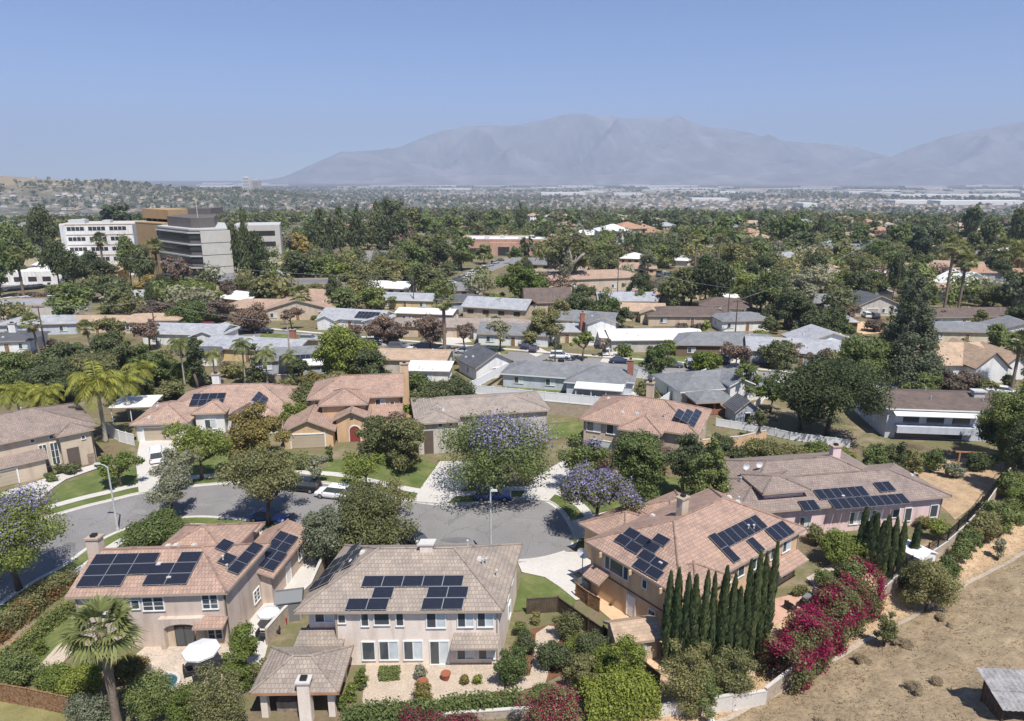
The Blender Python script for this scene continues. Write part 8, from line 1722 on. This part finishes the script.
# far roofs: the suburb beyond the trees reads as one mass
rg = np.random.default_rng(17); m = MB(); n = 0
mats = ['stucco_cream', 'roof_rosybrown', 'roof_tan', 'roof_orange', 'roof_lightgrey', 'stucco_white', 'roof_taupe']
while n < 4200:
    r = 1500 + 5200 * rg.random() ** 1.4; a = rg.uniform(-.78, .74); x, y = r * math.sin(a), r * math.cos(a)
    dens_ = math.sin(x * .0021 + y * .0009) + math.sin(y * .0034 - x * .0007 + 2) + math.sin(x * .0062 + 1) * .6
    if dens_ > .9 and rg.random() < .75: continue
    if hillh_at(x, y) > 60 and rg.random() < .9: continue
    z = float(gz(x, y)); w, d = rg.uniform(12, 20), rg.uniform(10, 15); h = rg.choice([3.2, 5.6]); rz = rg.choice([0, 1.57]) + rg.uniform(-.2, .2)
    m.box((x, y, z + h / 2 - 1), (w, d, h + 2), rz, int(rg.choice([0, 5]))); k = int(rg.choice([1, 1, 1, 2, 2, 3, 6, 6, 6])); m.box((x, y, z + h + 1.1), (w + 1, d + 1, 2.2), rz, k, .35); n += 1
fh = struct(m.build('suburb', mats), 'stuff')
# warehouses across the plain: big pale boxes, each a thing
n = 0
for k in range(95):
    if k < 60: px, py = rg.uniform(560, 1040), rg.uniform(184.5, 196) 
    else: px, py = rg.uniform(20, 600), rg.uniform(183.5, 190)
    x, y, z = G(px, py); r = math.hypot(x, y); w = rg.uniform(60, 240) * (r / 5000 + .3); d = rg.uniform(60, 140); h = rg.uniform(10, 16)
    o = thing('warehouse', 'long pale flat roofed warehouse on the far plain ' + ('to the right' if px > 780 else 'in the middle' if px > 400 else 'to the left'), 'warehouse', (x, y, z), rg.uniform(-.15, .15), 'pale warehouses on the far plain')
    q = MB(); q.bb(-w / 2, w / 2, -d / 2, d / 2, -2, h); q.build('wall', 'stucco_white' if rg.random() < .4 else 'concrete_pale', o); q = MB(); q.bb(-w / 2 + .5, w / 2 - .5, -d / 2 + .5, d / 2 - .5, h, h + .4); q.build('roof', ['roof_white', 'concrete_pale', 'roof_lightgrey'][int(rg.integers(3))], o)
# the long pale sheds on the right and the tall white tower block on the left
for (px, py, wpx, h, lb) in ((985, 205, 90, 16, 'nearest long white warehouse at the right edge of the plain'), (925, 204, 60, 14, 'long white warehouse left of the nearest one'), (710, 201, 36, 12, 'single long white shed in the middle of the plain'), (810, 207, 14, 13, 'small bright white hall beside the dark wood'), (960, 197, 120, 14, 'very long white warehouse behind the right hand wood')):
    x, y, z = G(px, py); w = wpx / scale_at(x, y, z); o = thing('warehouse', lb, 'warehouse', (x, y, z), 0); q = MB(); q.bb(-w / 2, w / 2, 0, 90, -2, h); q.build('wall', 'stucco_white', o); q = MB(); q.bb(-w / 2 + 1, w / 2 - 1, 1, 89, h, h + .4); q.build('roof', 'roof_white', o)
x, y, z = G(247, 193); 
for dx, w, h, mt_, lb in ((0, 26, 52, 'stucco_white', 'tall white tower block standing above the left plain'), (34, 24, 42, 'concrete_pale', 'pale tower block right beside the tallest one'), (-42, 22, 20, 'spandrel', 'dark low office slab left of the white tower block')):
    s_ = y / 2600.; o = thing('tower_block', lb, 'building', (x + dx * s_, y, z)); q = MB(); q.bb(-w * s_ / 2, w * s_ / 2, 0, 30, -2, h * s_); q.build('wall', mt_, o)
    q = MB()
    for k in range(10): q.bb(-w * s_ * .46, w * s_ * .46, -.4, .3, h * s_ * (k + .25) / 10, h * s_ * (k + .6) / 10)
    q.build('window_band', 'darkglass', o); q = MB(); q.bb(-w * s_ * .2, w * s_ * .2, 8, 20, h * s_, h * s_ + 5); q.build('roof_plant', 'galv', o)

# ================================================================== LABELS of plants, from what each stands next to
SZ = lambda h: 'small' if h < 5 else 'tall' if h > 13 else 'mid sized' if h < 8 else 'large'
groups = {}
LA = np.array([(a, b_) for _, a, b_ in LAND])
for o, (kind, mat, name, h, w) in AUTO:
    x, y = o.location.x, o.location.y; d = np.hypot(LA[:, 0] - x, LA[:, 1] - y); i = int(d.argmin()); dx, dy = x - LA[i, 0], y - LA[i, 1]
    rel = ('behind' if dy > 0 else 'in front of') if abs(dy) > abs(dx) * .9 else ('right of' if dx > 0 else 'left of')
    if d[i] > 60: rel = 'far ' + rel if rel in ('behind',) else 'well ' + rel
    look = '%s %s' % (LOOK.get(mat, 'green'), SHAPE.get(kind, 'bushy')); far = math.hypot(x, y) > 420
    if name == 'house': groups.setdefault('small house with %s roof %s %s' % (mat[5:].replace('light', 'light ').replace('dark', 'dark ').replace('rosy', 'rosy '), rel, LAND[i][0]), []).append(o); continue
    if name == 'parked_car': groups.setdefault('%s %s parked %s %s' % (mat[6:].replace('navy', 'dark blue'), 'pickup' if kind == 'pickup' else 'car', rel, LAND[i][0]), []).append(o); continue
    groups.setdefault('%s %s %s %s %s' % (SZ(h) if not far else 'distant', look, 'bush' if name == 'bush' else 'tree', rel, LAND[i][0]), []).append(o)
ORD = ['first', 'second', 'third', 'fourth', 'fifth', 'sixth', 'seventh', 'eighth', 'ninth', 'tenth', 'eleventh', 'twelfth']
for lb, os_ in groups.items():
    os_.sort(key=lambda o: proj(o.location.x, o.location.y, o.location.z)[0]); n = len(os_)
    for k, o in enumerate(os_):
        if n == 1: t_ = lb
        elif n == 2: t_ = ('left' if k == 0 else 'right') + ' one of two: ' + lb
        elif n == 3: t_ = ('leftmost', 'middle', 'rightmost')[k] + ' of three: ' + lb
        else: t_ = '%s from left: %s' % (ORD[min(k, 11)], lb)
        if len(t_.split()) > 16: t_ = t_.replace(' round', '', 1).replace(' dense', '', 1).replace('mid sized ', '').replace(' loose', '', 1)
        if len(t_.split()) > 16: t_ = t_.replace(' the ', ' ').replace(' of two:', ':').replace(' of three:', ':')
        o['label'] = ' '.join(t_.split()[:16]); o['group'] = 'cars parked along the second street' if 'car' in o.name or 'truck' in o.name else 'bushes in the gardens' if o.name.startswith('bush') else 'small houses among the trees' if o.name.startswith('house') else 'trees of the neighbourhood'

print('objects', len(S.objects), 'auto', len(AUTO))
